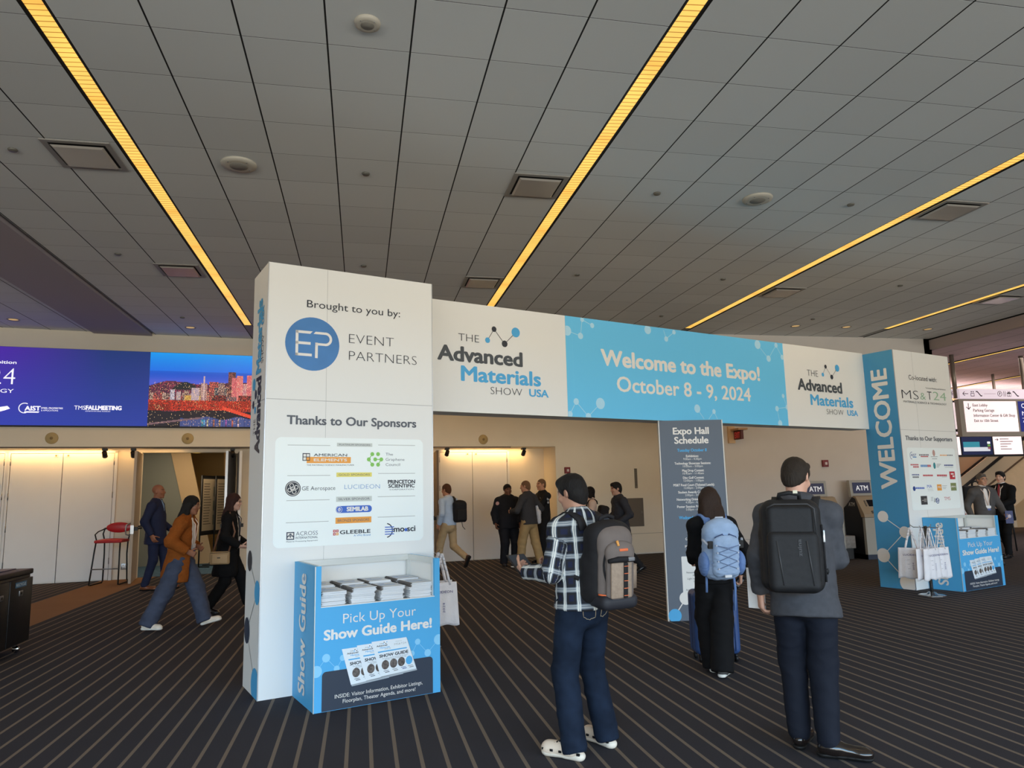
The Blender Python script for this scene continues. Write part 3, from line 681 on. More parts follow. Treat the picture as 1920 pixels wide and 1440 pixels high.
# ------------------------------------------------------------------ the exhibition gateway
AY = math.radians(19.4); AU = np.array([math.cos(AY), math.sin(AY), 0]); AV = np.array([-math.sin(AY), math.cos(AY), 0]); AO = np.array([-0.777, 6.199, 0])
def aw(u, v, z=0.0): return AO+AU*u+AV*v+np.array([0, 0, z])
def amat(u, v, z=0.0):
    p = aw(u, v, z)
    return Matrix(((AU[0], AV[0], 0, p[0]), (AU[1], AV[1], 0, p[1]), (0, 0, 1, p[2]), (0, 0, 0, 1)))
M_SEAM = mat('panel_seam', (176, 178, 178), 0.6)
M_EDGE = mat('panel_edge', (226, 222, 214), 0.5)
def tower(u, v, wd_, dp, h, label, side=None):
    t = thing('sign_tower', label, 'sign tower'); t.matrix_world = amat(u, v)
    MB().box((0, 0, 0), (wd_, dp, h)).build('body', M_PANEL, t)
    s = MB(); s.box((0, -0.0012, 2.352), (wd_, 0.0002, 2.357)); s.box((0.500, -0.001, 0.0), (0.5025, 0.0002, h))
    s.box((-0.004, -0.004, 0), (0.004, 0.004, h), 1); s.box((wd_-0.004, -0.004, 0), (wd_+0.002, 0.004, h), 1); s.box((-0.002, 0.0, 2.352), (0.0, dp, 2.357))
    s.build('edge_trim', [M_SEAM, M_ALU], t)
    if side is not None: MB().box((-0.003, 0.004, 0), (-0.0005, dp, h)).build('side_panel', side, t)
    return t
T1 = tower(0, 0, 1.497, 0.56, 3.515, 'left white sign tower with sponsor logos on its front')
T2 = tower(9.348, 0.29, 1.53, 0.55, 3.585, 'right sign tower with WELCOME on its blue side', mat('tower_blue', (74, 152, 200), .5, spec=.3))
def front(u, v): return Gfx(aw(u, v), AU, -AV)
def lside(u, v): return Gfx(aw(u, v), AV, -AU)      # a = depth away from the viewer

g = front(0, 0)
g.tpx('Brought to you by:', 575.4, 577, 749.8, 594, 14.6, M_INK, 0.0)
c = g.px(586.3, 645); r = 0.232; g.circ(c, r, mat('ep_blue', (70, 128, 190), 0.5, var=0.12, vscale=2.5), 1, n=48)
def rel(x, z): return (c[0]+x*r, c[1]+z*r)
Wd = M_LETTER
for a in ((-.63, -.47, -.53, .47), (-.63, -.47, -.03, -.37), (-.63, -.04, -.08, .06), (.09, -.52, .19, .06), (.09, -.04, .48, .05)):
    g.rect(*rel(a[0], a[1]), *rel(a[2], a[3]), Wd, 3)
g.poly([rel(-.63, .37), rel(-.10, .37), rel(-.01, .47), rel(-.63, .47)], Wd, 3); g.poly([rel(.02, .38), rel(.46, .38), rel(.46, .47), rel(.10, .47)], Wd, 3)
g.ring(rel(.46, .215), r*.165, r*.26, Wd, 3, 20, -90, 90)
g.tpx('EVENT', 654.2, 644.2, 738.3, 649.8, 18.7, M_INK, -0.022); g.tpx('PARTNERS', 654.2, 675.8, 781, 684.2, 18.7, M_INK, -0.022)
g.tpx('Thanks to Our Sponsors', 537.2, 797, 780.3, 799.5, 17.2, M_INK2, 0.028)
p, q = g.px(521, 819.3), g.px(793.7, 1011); p2 = g.px(515.8, 1030)
g.rrect(p[0]-0.02, (q[1]+p2[1])/2, q[0], p[1], 0.05, mat('panel_mint', (238, 245, 244), 0.45), 1)
def k5(x, y): return (500+x/5.647, 760+y/5.647)
def tag5(x0, y0, x1, y1, m, st):
    a, b_ = g.px(*k5(x0, y0)), g.px(*k5(x1, y1)); g.rect(a[0], b_[1], b_[0], a[1], m, 2)
    h = a[1]-b_[1]; wd_ = b_[0]-a[0]; g.text(st, (a[0]+wd_*.06, b_[1]+h*.28), (b_[0]-wd_*.06, b_[1]+h*.28), h*.46, M_INK2, 0.0)
def t5(st, x0, y0, x1, y1, cap, m, bold=0.0): g.tpx(st, *k5(x0, y0), *k5(x1, y1), cap/5.647, m, bold)
tag5(743, 397, 1117, 440, M_TAG, 'PLATINUM SPONSORS'); tag5(738, 712, 1112, 755, M_YEL, 'GOLD SPONSORS'); tag5(735, 968, 1112, 1012, M_TAG, 'SILVER SPONSOR'); tag5(728, 1190, 1107, 1238, M_ORANGE, 'BRONZE SPONSORS')
for x0, x1, y in ((222, 672, 420), (1180, 1570, 420), (218, 672, 745), (1180, 1570, 722), (208, 665, 1010), (1175, 1570, 968), (202, 655, 1245), (1175, 1570, 1185)):
    a, b_ = g.px(*k5(x0, y)), g.px(*k5(x1, y)); g.rect(a[0], a[1]-.002, b_[0], a[1]+.002, M_RULE, 2)
a, b_ = g.px(*k5(378, 587)), g.px(*k5(458, 507)); g.rect(a[0], a[1], b_[0], b_[1], M_INK, 3); sx = (b_[0]-a[0])
for i in (0, 1):
    for j in (0, 1): g.rect(a[0]+sx*(.10+.45*i), a[1]+sx*(.10+.45*j), a[0]+sx*(.46+.45*i), a[1]+sx*(.46+.45*j), M_ORANGE if (i == 1 and j == 0) else M_WHITE, 4)
t5('AMERICAN', 497, 540, 850, 540, 30, M_INK, 0.01); a, b_ = g.px(*k5(422, 612)), g.px(*k5(890, 548)); g.rect(a[0], a[1], b_[0], b_[1], M_ORANGE, 2); t5('ELEMENTS', 497, 593, 850, 592, 30, M_WHITE, 0.03); t5('THE MATERIALS SCIENCE MANUFACTURER', 422, 643, 925, 636, 15, M_INK, 0.0)
dots = [(1117, 517), (1178, 517), (1080, 573), (1148, 573), (1212, 573), (1117, 628), (1178, 628)]; P = [g.px(*k5(*d)) for d in dots]
for d in P: g.circ(d, 0.0175, M_GREEN, 3, 20)
for i, j in ((0, 2), (2, 5), (6, 4), (3, 4)): g.line(P[i], P[j], 0.007, M_GREEN, 2)
for st, x1, y in (('The', 1335, 532), ('Graphene', 1458, 587), ('Council', 1410, 641)): t5(st, 1258, y, x1, y, 30, M_INK2, -0.005)
c = g.px(*k5(277, 882)); g.circ(c, 0.063, M_INK, 2, 36); g.ring(c, 0.052, 0.056, M_WHITE, 3)
for k in range(4):
    q = k*pi/2+.4; g.ring((c[0]+.028*math.cos(q), c[1]+.028*math.sin(q)), .013, .018, M_WHITE, 4, 14)
g.text('GE', (c[0]-.022, c[1]-.014), (c[0]+.022, c[1]-.014), .028, M_WHITE, .01, 5, shear=.2)
t5('GE Aerospace', 372, 903, 725, 893, 45, M_INK, -0.004); t5('LUCIDEON', 822, 887, 1197, 880, 50, M_LOGO, -0.018)
t5('PRINCETON', 1282, 828, 1570, 826, 40, M_INK, 0.04); t5('SCIENTIFIC', 1287, 872, 1565, 868, 38, M_INK, 0.04); t5('CORPORATION', 1300, 899, 1555, 895, 14, M_INK2, 0.0)
a, b_ = g.px(*k5(730, 1142)), g.px(*k5(1112, 1056)); g.rrect(a[0], a[1], b_[0], b_[1], (b_[1]-a[1])*.46, M_SEMI, 2); h = (b_[1]-a[1])/2
g.ring((a[0]+h*1.0, a[1]+h), h*.82, h*.92, M_WHITE, 3, 30, -120, 240); g.ring((a[0]+h*1.05, a[1]+h*1.0), h*.30, h*.44, M_WHITE, 3, 20, -60, 240); g.line((a[0]+h*.95, a[1]+h*.35), (a[0]+h*1.1, a[1]+h*1.55), .006, M_WHITE, 3)
t5('SEMILAB', 845, 1120, 1075, 1114, 46, M_WHITE, 0.05)
a, b_ = g.px(*k5(207, 1427)), g.px(*k5(292, 1340)); g.rect(a[0], a[1], b_[0], b_[1], M_SLATE, 2); e = .008; g.rect(a[0]+e, a[1]+e, b_[0]-e, b_[1]-e, M_WHITE, 3); cx = (a[0]+b_[0])/2
g.line((cx, a[1]+.015), (cx, b_[1]-.015), .006, M_SLATE, 4); g.line((cx, b_[1]-.013), (cx-.028, b_[1]-.045), .006, M_SLATE, 4); g.line((cx, b_[1]-.013), (cx+.028, b_[1]-.045), .006, M_SLATE, 4); g.line((cx-.025, a[1]+.03), (cx+.025, a[1]+.03), .005, M_SLATE, 4)
t5('ACROSS', 307, 1380, 540, 1370, 46, M_SLATE, -0.012); t5('INTERNATIONAL', 305, 1415, 540, 1406, 26, M_SLATE, 0.0); t5('Material Processing Equipment', 207, 1449, 540, 1436, 14, M_SLATE, 0.0)
t5('GLEEBLE', 773, 1363, 1097, 1348, 40, M_INK, 0.03); t5('A VPG Brand', 920, 1388, 1097, 1378, 20, M_LOGO, 0.0); a, b_ = g.px(*k5(702, 1378)), g.px(*k5(760, 1320)); sx = b_[0]-a[0]
for i in (0, 1):
    for j in (0, 1):
        x0, z0 = a[0]+sx*.54*i, a[1]+sx*.54*j; m_ = M_ORANGE if i == 1 and j == 0 else M_RED
        g.rect(x0, z0, x0+sx*.46, z0+sx*.46, m_, 2); g.rect(x0+sx*.14, z0+sx*.14, x0+sx*.32, z0+sx*.32, M_WHITE, 3)
t5('mo sci', 1342, 1338, 1573, 1330, 62, M_INK, 0.03); g.circ(g.px(*k5(1473, 1316)), .0145, M_SEMI, 3); c = g.px(*k5(1262, 1325)); g.ring((c[0]-.0, c[1]), .055, .064, M_INK, 2, 16, -80, 80)
for k in range(4): g.rect(c[0]-.01, c[1]-.036+k*.02, c[0]+.075, c[1]-.028+k*.02, M_SEMI, 3)
g.build('printed_graphics', T1, amat(0, 0))
# narrow left side of the left tower
g = lside(0, 0)
def k6(x, y): return (455+x/4.5, 540+y/4.5)
def vt(st, x0, y0, x1, y1, cap, m, bold=0.0):
    p, q = g.px(*k6(x0, y0)), g.px(*k6(x1, y1)); a_ = (p[0]+q[0])/2; g.text(st, (a_, p[1]), (a_, q[1]), cap, m, bold)
# on this face the depth axis runs to the viewer's left, so text that reads upward is mirrored back by its own axis
g.ua = -g.ua
vt('Advanced', 150, 1395, 150, 742, .19, M_INK, 0.03); vt('Materials', 162, 705, 165, 88, .19, M_BLUE, 0.03); vt('SHOW', 178, 625, 182, 388, .085, M_INK, -0.012); vt('USA', 182, 295, 184, 140, .085, M_BLUE, 0.03); vt('THE', 108, 1240, 110, 1105, .085, M_INK, -0.012)
P = [g.px(*k6(*d)) for d in ((107, 1032), (92, 988), (113, 900), (99, 818))]
for d, r, m_ in zip(P, (.032, .035, .04, .055), (M_BLUE, M_INK, M_INK, M_BLUE)): g.circ(d, r, m_, 2)
for a, b_ in zip(P, P[1:]): g.line(a, b_, .005, M_INK, 1)
def k4(x, y): return (440+x/4.114, 1000+y/4.114)
P = [g.px(*k4(*d)) for d in ((119, 212), (175, 458), (96, 748), (155, 1180))]
for d, r, m_ in zip(P, (.085, .095, .105, .135), (M_INK, M_BLUE, M_SLATE, M_BLUE)):
    g.circ(d, r, m_, 2, clip=(-0.555, 0.002, -0.003, 3.5))
for a, b_ in zip(P, P[1:]): g.line(a, b_, .006, M_INK, 1)
g.build('side_graphics', T1, amat(0, 0))

# header
H0, H1 = aw(1.497, 0.44), aw(9.345, 0.784); hd = H1-H0; hl = np.linalg.norm(hd[:2]); hd = hd/hl; hn = np.array([hd[1], -hd[0], 0])
hm = Matrix(((hd[0], -hn[0], 0, H0[0]), (hd[1], -hn[1], 0, H0[1]), (0, 0, 1, 0), (0, 0, 0, 1)))
HD = thing('header_banner', 'long white and blue header reading Welcome to the Expo between the towers', 'banner'); HD.matrix_world = hm
def hz(s): return 2.362+s/hl*0.038, 3.505+s/hl*0.10
mb = MB(); vs = []
for s_ in (0, hl):
    z0, z1 = hz(s_)
    for d in (0, 0.30): vs += [(s_, d, z0), (s_, d, z1)]
mb.add(vs, [(0,1,3,2),(4,6,7,5),(0,4,5,1),(2,3,7,6),(0,2,6,4),(1,5,7,3)]); mb.build('body', M_PANEL, HD)
g = Gfx(H0, hd, hn)
sb0, sb1 = g.px(1062, 690)[0], g.px(1472.5, 720)[0]
g.poly([(sb0, hz(sb0)[0]), (sb1, hz(sb1)[0]), (sb1, hz(sb1)[1]), (sb0, hz(sb0)[1])], M_BLUEH, 1)
for s_ in (2.0, 4.0, 6.0):
    if sb0 < s_ < sb1: g.line((s_, hz(s_)[0]), (s_, hz(s_)[1]), .003, mat('blue_seam', (114, 206, 248), .6), 2)
def hk(x, y): return (800+x/4.3636, 560+y/4.3636)
def hk2(x, y): return (1200+x/4.0, 600+y/4.0)
def logo(K, L_, caps, dots, rad):
    for st, x0, y0, x1, y1, cap, m_, bo in L_: g.tpx(st, *K(x0, y0), *K(x1, y1), cap/caps, m_, bo)
    P = [g.px(*K(*d)) for d in dots]
    for p_, r, m_ in zip(P, rad, (M_BLUE, M_INK, M_INK, M_BLUE)): g.circ(p_, r, m_, 3)
    for a, b_ in zip(P, P[1:]): g.line(a, b_, .006, M_INK, 2)
logo(hk, [('THE', 258, 347, 428, 357, 66, M_INK, -.018), ('Advanced', 85, 497, 785, 552, 126, mat('logo_charcoal', (72, 78, 84), .5), .04), ('Materials', 280, 672, 935, 712, 126, M_BLUE, .035), ('SHOW', 523, 783, 780, 795, 64, M_INK, -.018), ('USA', 838, 800, 997, 807, 62, M_BLUE, .035)], 4.3636,
     ((497, 340), (550, 250), (637, 370), (727, 277)), (.030, .030, .036, .054))
logo(hk2, [('THE', 1253, 418, 1335, 427, 50, M_INK, -.018), ('Advanced', 1183, 522, 1517, 548, 86, mat('logo_charcoal'), .04), ('Materials', 1280, 635, 1600, 657, 80, M_BLUE, .035), ('SHOW', 1400, 707, 1527, 714, 42, M_INK, -.018), ('USA', 1555, 716, 1635, 721, 42, M_BLUE, .035)], 4.0,
     ((1370, 410), (1390, 350), (1437, 428), (1477, 362)), (.030, .030, .036, .054))
g.tpx('Welcome to the Expo!', 1126.6, 686, 1425, 711.7, 30.5, M_LETTER, .04); g.tpx('October 8 - 9, 2024', 1156.8, 735, 1408, 751, 29.5, M_LETTER, .02)
def mol(pts, links, K=None):
    P = []
    for x, y, r in pts:
        c = g.px(*(K(x, y) if K else (x, y))); z0, z1 = hz(c[0]); g.circ(c, r, M_BLUE2, 3, clip=(sb0+.002, z0+.002, sb1-.002, z1-.002)); P.append(c)
    for i, j in links: g.line(P[i], P[j], .007, M_BLUE2, 2)
mol([(1148, 262, .058), (1257, 305, .038), (1270, 172, .028), (1352, 220, .031)], ((0, 1), (1, 2), (2, 3)), hk)
mol([(1807, 255, .055)], (), hk); mol([(195, 143, .034), (253, 92, .030), (176, 78, .001)], ((0, 1), (0, 2)), hk2)
mol([(880, 185, .062), (963, 290, .046), (1018, 190, .036), (1065, 280, .036)], ((0, 1), (1, 2), (2, 3)), hk2)
mol([(1172, 945, .036), (1222, 842, .038), (1322, 964, .040), (1420, 858, .066)], ((0, 1), (1, 2), (2, 3)), hk)
mol([(428, 665, .054), (480, 742, .001), (515, 744, .001), (553, 687, .032), (580, 744, .001)], ((0, 1), (2, 3), (3, 4)), hk2)
mol([(1072, 570, .030), (1102, 655, .034), (1026, 665, .038), (1050, 776, .046)], ((0, 1), (1, 2), (2, 3)), hk2)
g.build('printed_graphics', HD, hm)

# right tower graphics
g = lside(9.348, 0.29); g.off = 0.0045; g.ua = -g.ua
p, q = g.px(1681, 917), g.px(1661, 690); a_ = (p[0]+q[0])/2; g.text('WELCOME', (a_+.01, p[1]), (a_+.01, q[1]), .265, M_LETTER, .028)
P = [g.px(*d) for d in ((1655.9, 968.4), (1697, 997.8), (1656.8, 1041), (1704, 1093))]
for d, r in zip(P, (.085, .085, .105, .13)): g.circ(d, r, M_LETTER, 3, clip=(-.548, .002, -.004, 3.5))
for a, b_ in zip(P, P[1:]): g.line(a, b_, .012, M_LETTER, 2)
g.build('side_graphics', T2, amat(9.348, 0.29))
g = front(9.348, 0.29)
def k7(x, y): return (1600+x/6.0, 640+y/6.0)
def t7(st, x0, y0, x1, y1, cap, m, bold=0.0): g.tpx(st, *k7(x0, y0), *k7(x1, y1), cap/6.0, m, bold)
t7('Co-located with:', 622, 433, 937, 455, 55, M_INK, 0.0); t7('MS', 548, 645, 735, 655, 108, M_INK, -.02); t7('&', 755, 655, 815, 658, 84, M_GREEN2, -.01); t7('T', 835, 658, 885, 660, 100, M_INK, -.01); t7('24', 900, 662, 1045, 670, 100, M_GREEN2, -.01)
t7('MATERIALS SCIENCE & TECHNOLOGY', 563, 692, 1048, 717, 24, M_INK2, 0.0); t7('Technical Meeting and Exhibition', 810, 533, 1035, 551, 16, M_INK2, 0.0); t7('Thanks to Our Supporters', 585, 1112, 1112, 1122, 50, M_INK2, .025)
p, q = g.px(1699, 839), g.px(1800, 951); g.rrect(p[0], q[1]-.01, q[0]+.02, p[1], .05, MATS['panel_mint'], 1)
def k8(x, y): return (1680+x/11.077, 830+y/11.077)
def t8(st, x0, y0, x1, y1, cap, m, bold=0.0): g.tpx(st, *k8(x0, y0), *k8(x1, y1), cap/11.077, m, bold)
def r8(x0, y0, x1, y1, m, lay=2):
    a, b_ = g.px(*k8(x0, y1)), g.px(*k8(x1, y0)); g.rect(a[0], a[1], b_[0], b_[1], m, lay)
t8('AIST', 300, 282, 420, 284, 55, M_NAVY, .01); r8(345, 293, 420, 310, M_LOGO); c = g.px(*k8(330, 270)); g.ring(c, .05, .058, M_NAVY, 2, 18, 80, 260)
r8(510, 280, 665, 297, M_RED); r8(720, 290, 860, 296, M_INK2); r8(745, 332, 850, 340, M_INK2); g.circ(g.px(*k8(780, 215)), .036, mat('crest_tan', (190, 150, 140), .5), 2, 16, ax=.05)
for x in range(480, 660, 34): r8(x, 240, x+20, 270, M_INK2)
for x in range(910, 1160, 30): r8(x, 250, x+18, 274, M_ORANGE if x < 1060 else M_INK2)
for x in range(300, 450, 24): r8(x, 445, x+16, 472, M_RED)
for x in range(355, 455, 24): r8(x, 488, x+16, 518, M_RED)
for x in range(510, 710, 24): r8(x, 458, x+14, 505, M_LOGO if x < 640 else M_RED)
g.circ(g.px(*k8(795, 478)), .034, mat('globe_teal', (60, 140, 150), .5), 2, 18, ax=.05)
for k in range(3): r8(838, 445+k*28, 930-k*22, 453+k*28, M_INK2)
for x in range(1000, 1185, 27): r8(x, 455, x+18, 485, M_NAVY)
r8(1010, 510, 1185, 517, M_RULE)
for x in range(330, 465, 22): r8(x, 652, x+12, 682, M_NAVY)
for x in range(345, 475, 22): r8(x, 700, x+14, 732, M_INK2)
for x in range(560, 765, 26): r8(x, 664, x+17, 698, M_RED)
for x in range(850, 1050, 26): r8(x, 662, x+17, 700, M_RED)
r8(950, 708, 1050, 716, M_RULE); r8(1118, 598, 1212, 760, M_RED); r8(1135, 634, 1190, 664, M_WHITE, 3); r8(1172, 680, 1206, 716, M_WHITE, 3)
g.circ(g.px(*k8(375, 955)), .036, M_NAVY, 2, 14)
for x in range(410, 575, 26): r8(x, 925, x+17, 962, M_SEMI)
t8('MA', 645, 938, 745, 938, 68, M_SEMI, .0); r8(655, 962, 765, 970, M_RULE); r8(660, 992, 775, 1000, M_RULE)
r8(858, 866, 938, 995, M_ORANGE); t8('MN', 868, 945, 930, 945, 45, M_WHITE, .02)
for k in range(3): r8(955+k*10, 890+k*30, 1055-k*12, 897+k*30, M_INK2)
r8(1143, 834, 1240, 996, mat('pm_olive', (128, 138, 90), .5)); t8('PM', 1150, 935, 1232, 935, 42, M_WHITE, .03)
r8(525, 1105, 638, 1290, mat('logo_black', (60, 60, 62), .5)); r8(575, 1165, 632, 1175, M_WHITE, 3); r8(540, 1192, 634, 1202, M_WHITE, 3); r8(580, 1218, 634, 1228, M_WHITE, 3)
for k in range(4): r8(722, 1130+k*24, 770, 1137+k*24, M_INK2)
for k in range(5): a, b_ = g.px(*k8(790+k*18, 1235)), g.px(*k8(800+k*24, 1150+k*8)); g.line(a, b_, .012, M_NAVY if k > 1 else M_INK2, 2)
c = g.px(*k8(860, 1205)); g.ring(c, .035, .045, M_NAVY, 3, 18)
t8('TMS', 1000, 1195, 1128, 1195, 75, M_RED, -.01); r8(1005, 1217, 1130, 1223, M_RULE)
g.build('printed_graphics', T2, amat(9.348, 0.29))

# ------------------------------------------------------------------ show guide counters
CW, CDp, CH = 1.012, 0.585, 1.035
CM = amat(0.266, -0.589)
def make_counter():
    t = thing('guide_counter', 'blue show guide counter in front of the left tower', 'display counter', group=None); t.matrix_world = CM
    b = MB(); W, D, Hh, s, sl, T_ = CW, CDp, CH, 0.025, 0.735, 0.045
    b.box((0, 0, 0), (s, D, Hh), 0); b.box((W-s, 0, 0), (W, D, Hh), 0); b.box((s, 0, 0), (W-s, s, sl), 0)
    b.box((s, 0, sl), (T_, s, Hh), 0); b.box((W-T_, 0, sl), (W-s, s, Hh), 0)
    b.build('body', M_BLUE, t)
    b = MB(); b.box((s, s, sl-0.03), (W-s, D, sl-0.004)); b.box((s, D-0.012, sl), (W-s, D, Hh-0.03)); b.box((s+0.002, s, sl), (s+0.006, D-.012, Hh-.03)); b.box((W-s-0.006, s, sl), (W-s-0.002, D-.012, Hh-.03)); b.box((s, 0.001, sl-0.012), (W-s, s+.001, sl+0.006))
    b.build('shelf', M_PANEL, t)
    b = MB()
    b.box((s, D-0.045, Hh-0.045), (W-s, D-0.012, Hh+0.002)); b.box((s, s, Hh-0.04), (s+0.022, D-0.045, Hh+0.002)); b.box((W-s-0.022, s, Hh-0.04), (W-s, D-0.045, Hh+0.002))
    b.box((W-s-0.035, D-0.06, sl), (W-s-0.006, D-0.03, Hh-0.04)); b.box((s+0.006, D-0.06, sl), (s+0.035, D-0.03, Hh-0.04)); b.box((W-T_-0.012, s, sl), (W-T_+0.006, s+0.02, Hh)); b.box((-0.003, -0.003, 0), (0.003, 0.003, Hh))
    b.build('frame_rail', mat('frame_alu', (204, 208, 206), 0.35, metal=0.3), t)
    g = Gfx(np.array(CM.translation), AU, -AV)
    g.tpx('Pick Up Your', 643, 1168.4, 779.6, 1153.6, 19, M_LETTER, -.004); g.tpx('Show Guide Here!', 606.5, 1201.5, 809.5, 1175, 19.4, M_LETTER, .04)
    p, q = g.px(603.6, 1261.3), g.px(811.2, 1229.7); g.rrect(p[0], 0.003, q[0], (p[1]+q[1])/2, .03, mat('counter_slate', (46, 56, 72), .5), 1, bottom=False)
    def k9(x, y): return (560+x/6.857, 1180+y/6.857)
    P = [g.px(*k9(*d)) for d in ((225, 548), (352, 370), (488, 505), (565, 365))]; Q = [g.px(*k9(*d)) for d in ((1455, 310), (1528, 158), (1657, 300), (1795, 128))]
    m2 = mat('counter_pale_blue', (140, 206, 242), .5)
    zt = (p[1]+q[1])/2
    for S, R_ in ((P, (.042, .030, .022, .022)), (Q, (.022, .023, .028, .040))):
        for c_, r_ in zip(S, R_): g.circ(c_, r_, m2, 2 if c_[1]-r_ > zt else 0.5, clip=(.002, .1, CW-.002, 1))
        for a, b_ in zip(S, S[1:]): g.line(a, b_, .0035, m2, .6)
    # the three pictured booklets
    TL, TR, BR, BL = [g.px(*k9(*d)) for d in ((930, 160), (1378, 97), (1505, 500), (1045, 607))]
    sh = g.px(*k9(743, 207))-TL
    photo = mat('print_photo', (96, 88, 84), .5, var=.6, vscale=60); paper = mat('print_paper', (226, 234, 240), .5)
    for k, off in enumerate((sh*2.0, sh, sh*0)):
        lay = 4+k*4
        def B(x, y): return TL*(1-x)*(1-y)+TR*x*(1-y)+BR*x*y+BL*(1-x)*y+off
        for dd in (0.012, 0.006, 0.0): g.poly([B(*c_)+np.array([dd*.6, -dd]) for c_ in ((0,0),(1,0),(1,1),(0,1))], paper if dd == 0 else mat('print_shadow_page', (170, 178, 186), .5), lay if dd == 0 else lay-.6)
        def bt(st, x0, y0, x1, cap, m, bo=0.0): g.text(st, B(x0, y0), B(x1, y0), cap, m, bo, lay+1)
        bt('THE', .20, .10, .29, .006, M_INK); bt('Advanced', .10, .165, .40, .012, M_INK, .03); bt('Materials', .18, .225, .46, .011, M_BLUE, .02); bt('SHOW USA', .30, .262, .48, .006, M_INK2)
        for x, y, m_ in ((.31, .10, M_BLUE), (.34, .06, M_INK), (.38, .10, M_INK), (.42, .055, M_BLUE)): g.circ(B(x, y), .004, m_, lay+1, 10)
        bt('MS&T24', .60, .19, .94, .015, M_GREY, -.02); bt('Co-located with', .66, .09, .84, .005, M_GREY)
        g.poly([B(.10, .30), B(.92, .30), B(.92, .335), B(.10, .335)], M_BLUE, lay+1)
        bt('SHOW GUIDE', .10, .475, .92, .022, M_INK, .045); bt('The leading event for showcasing the latest in', .16, .53, .90, .007, M_INK2); bt('high performance materials technology', .22, .57, .84, .007, M_INK2)
        for x in (.21, .44, .66): g.circ(B(x, .70), .030, photo, lay+1, 20, ax=.034)
        g.circ(B(.88, .70), .028, M_BLUE, lay+1, 20, ax=.032)
        for x, m_ in ((.12, M_INK2), (.36, M_GREY), (.60, M_NAVY), (.80, M_GREY)):
            g.poly([B(x, .86), B(x+.14, .86), B(x+.14, .875), B(x, .875)], m_, lay+1); g.poly([B(x+.03, .90), B(x+.15, .90), B(x+.15, .92), B(x+.03, .92)], m_, lay+1)
    g.tpx('INSIDE: Visitor Information, Exhibitor Listings,', 626.7, 1308.7, 791, 1282.7, 7.6, M_LETTER, .0, 14); g.tpx('Floorplan, Theater Agenda, and more!', 641.7, 1317.2, 777.9, 1294.8, 7.6, M_LETTER, .0, 14)
    g.build('printed_graphics', t, CM)
    g = Gfx(np.array(CM.translation), -AV, -AU)
    p, q = g.px(573, 1308), g.px(577.5, 1077); a_ = -0.235; g.text('Show Guide', (a_, p[1]), (a_, q[1]), .185, M_LETTER, .02)
    g.build('side_lettering', t, CM)
    return t
counter = make_counter()
C2 = copy_tree(counter); S2 = amat(9.675, -0.205) @ Matrix.Diagonal((1.16, 0.835, 1.0, 1.0)); C2.matrix_world = S2
tag(C2, 'blue show guide counter in front of the right tower', 'display counter')
# piles of guides
def guide_stack(cx, cy, nsp, z0, seed, parent_m, label, group, n=26, hmax=0.13):
    rnd = random.Random(seed); t = thing('guide_stack', label, 'booklets', group=group); t.matrix_world = parent_m
    pages, covers, rings = MB(), MB(), MB(); z = z0; W, D = 0.185, 0.27
    th = hmax/n
    for k in range(n):
        dx, dy, rot = rnd.uniform(-.006, .006), rnd.uniform(-.008, .008), rnd.uniform(-.03, .03)
        if k > n*0.7: dx += .012
        c_, s_ = math.cos(rot), math.sin(rot)
        def R_(x, y): return (cx+dx+x*c_-y*s_, cy+dy+x*s_+y*c_)
        pts = [R_(-W/2, -D/2), R_(W/2, -D/2), R_(W/2, D/2), R_(-W/2, D/2)]
        pages.prism(pts, z, z+th*.62); covers.prism(pts, z+th*.64, z+th*.94, 1 if k % 3 else 0)
        if k >= n-7:
            for j in range(12):
                p_ = R_(-W/2, -D/2+D*(j+.5)/12); rings.box((p_[0]-.008, p_[1]-.004, z-.002), (p_[0]+.006, p_[1]+.004, z+th+.002))
        z += th
    pages.build('pages', mat('page_white', (222, 226, 230), .7), t); covers.build('covers', [mat('cover_white', (240, 241, 243), .5), mat('cover_grey', (206, 210, 216), .5)], t); rings.build('binding', mat('wire_dark', (104, 98, 94), .5), t)
    g = MB(); g.box((cx-.06, cy-.02, z+.0003), (cx+.07, cy-.010, z+.0012)); g.box((cx-.05, cy+.05, z+.0003), (cx+.0, cy+.06, z+.0012)); g.build('cover_print', M_LOGO, t)
    return t
order = ['first', 'second', 'third', 'fourth']
for mx, wh in ((CM, 'left'), (S2, 'right')):
    for k in range(4):
        cx = .145+k*.238
        guide_stack(cx, .17, 0, .736, 10+k, mx, '%s pile of booklets from the left in the front row of the %s counter' % (order[k], wh), 'booklet piles in the counters', hmax=.105+.01*(k % 2))
        guide_stack(cx-.012, .43, 0, .736, 20+k, mx, '%s pile of booklets from the left in the back row of the %s counter' % (order[k], wh), 'booklet piles in the counters', hmax=.125)

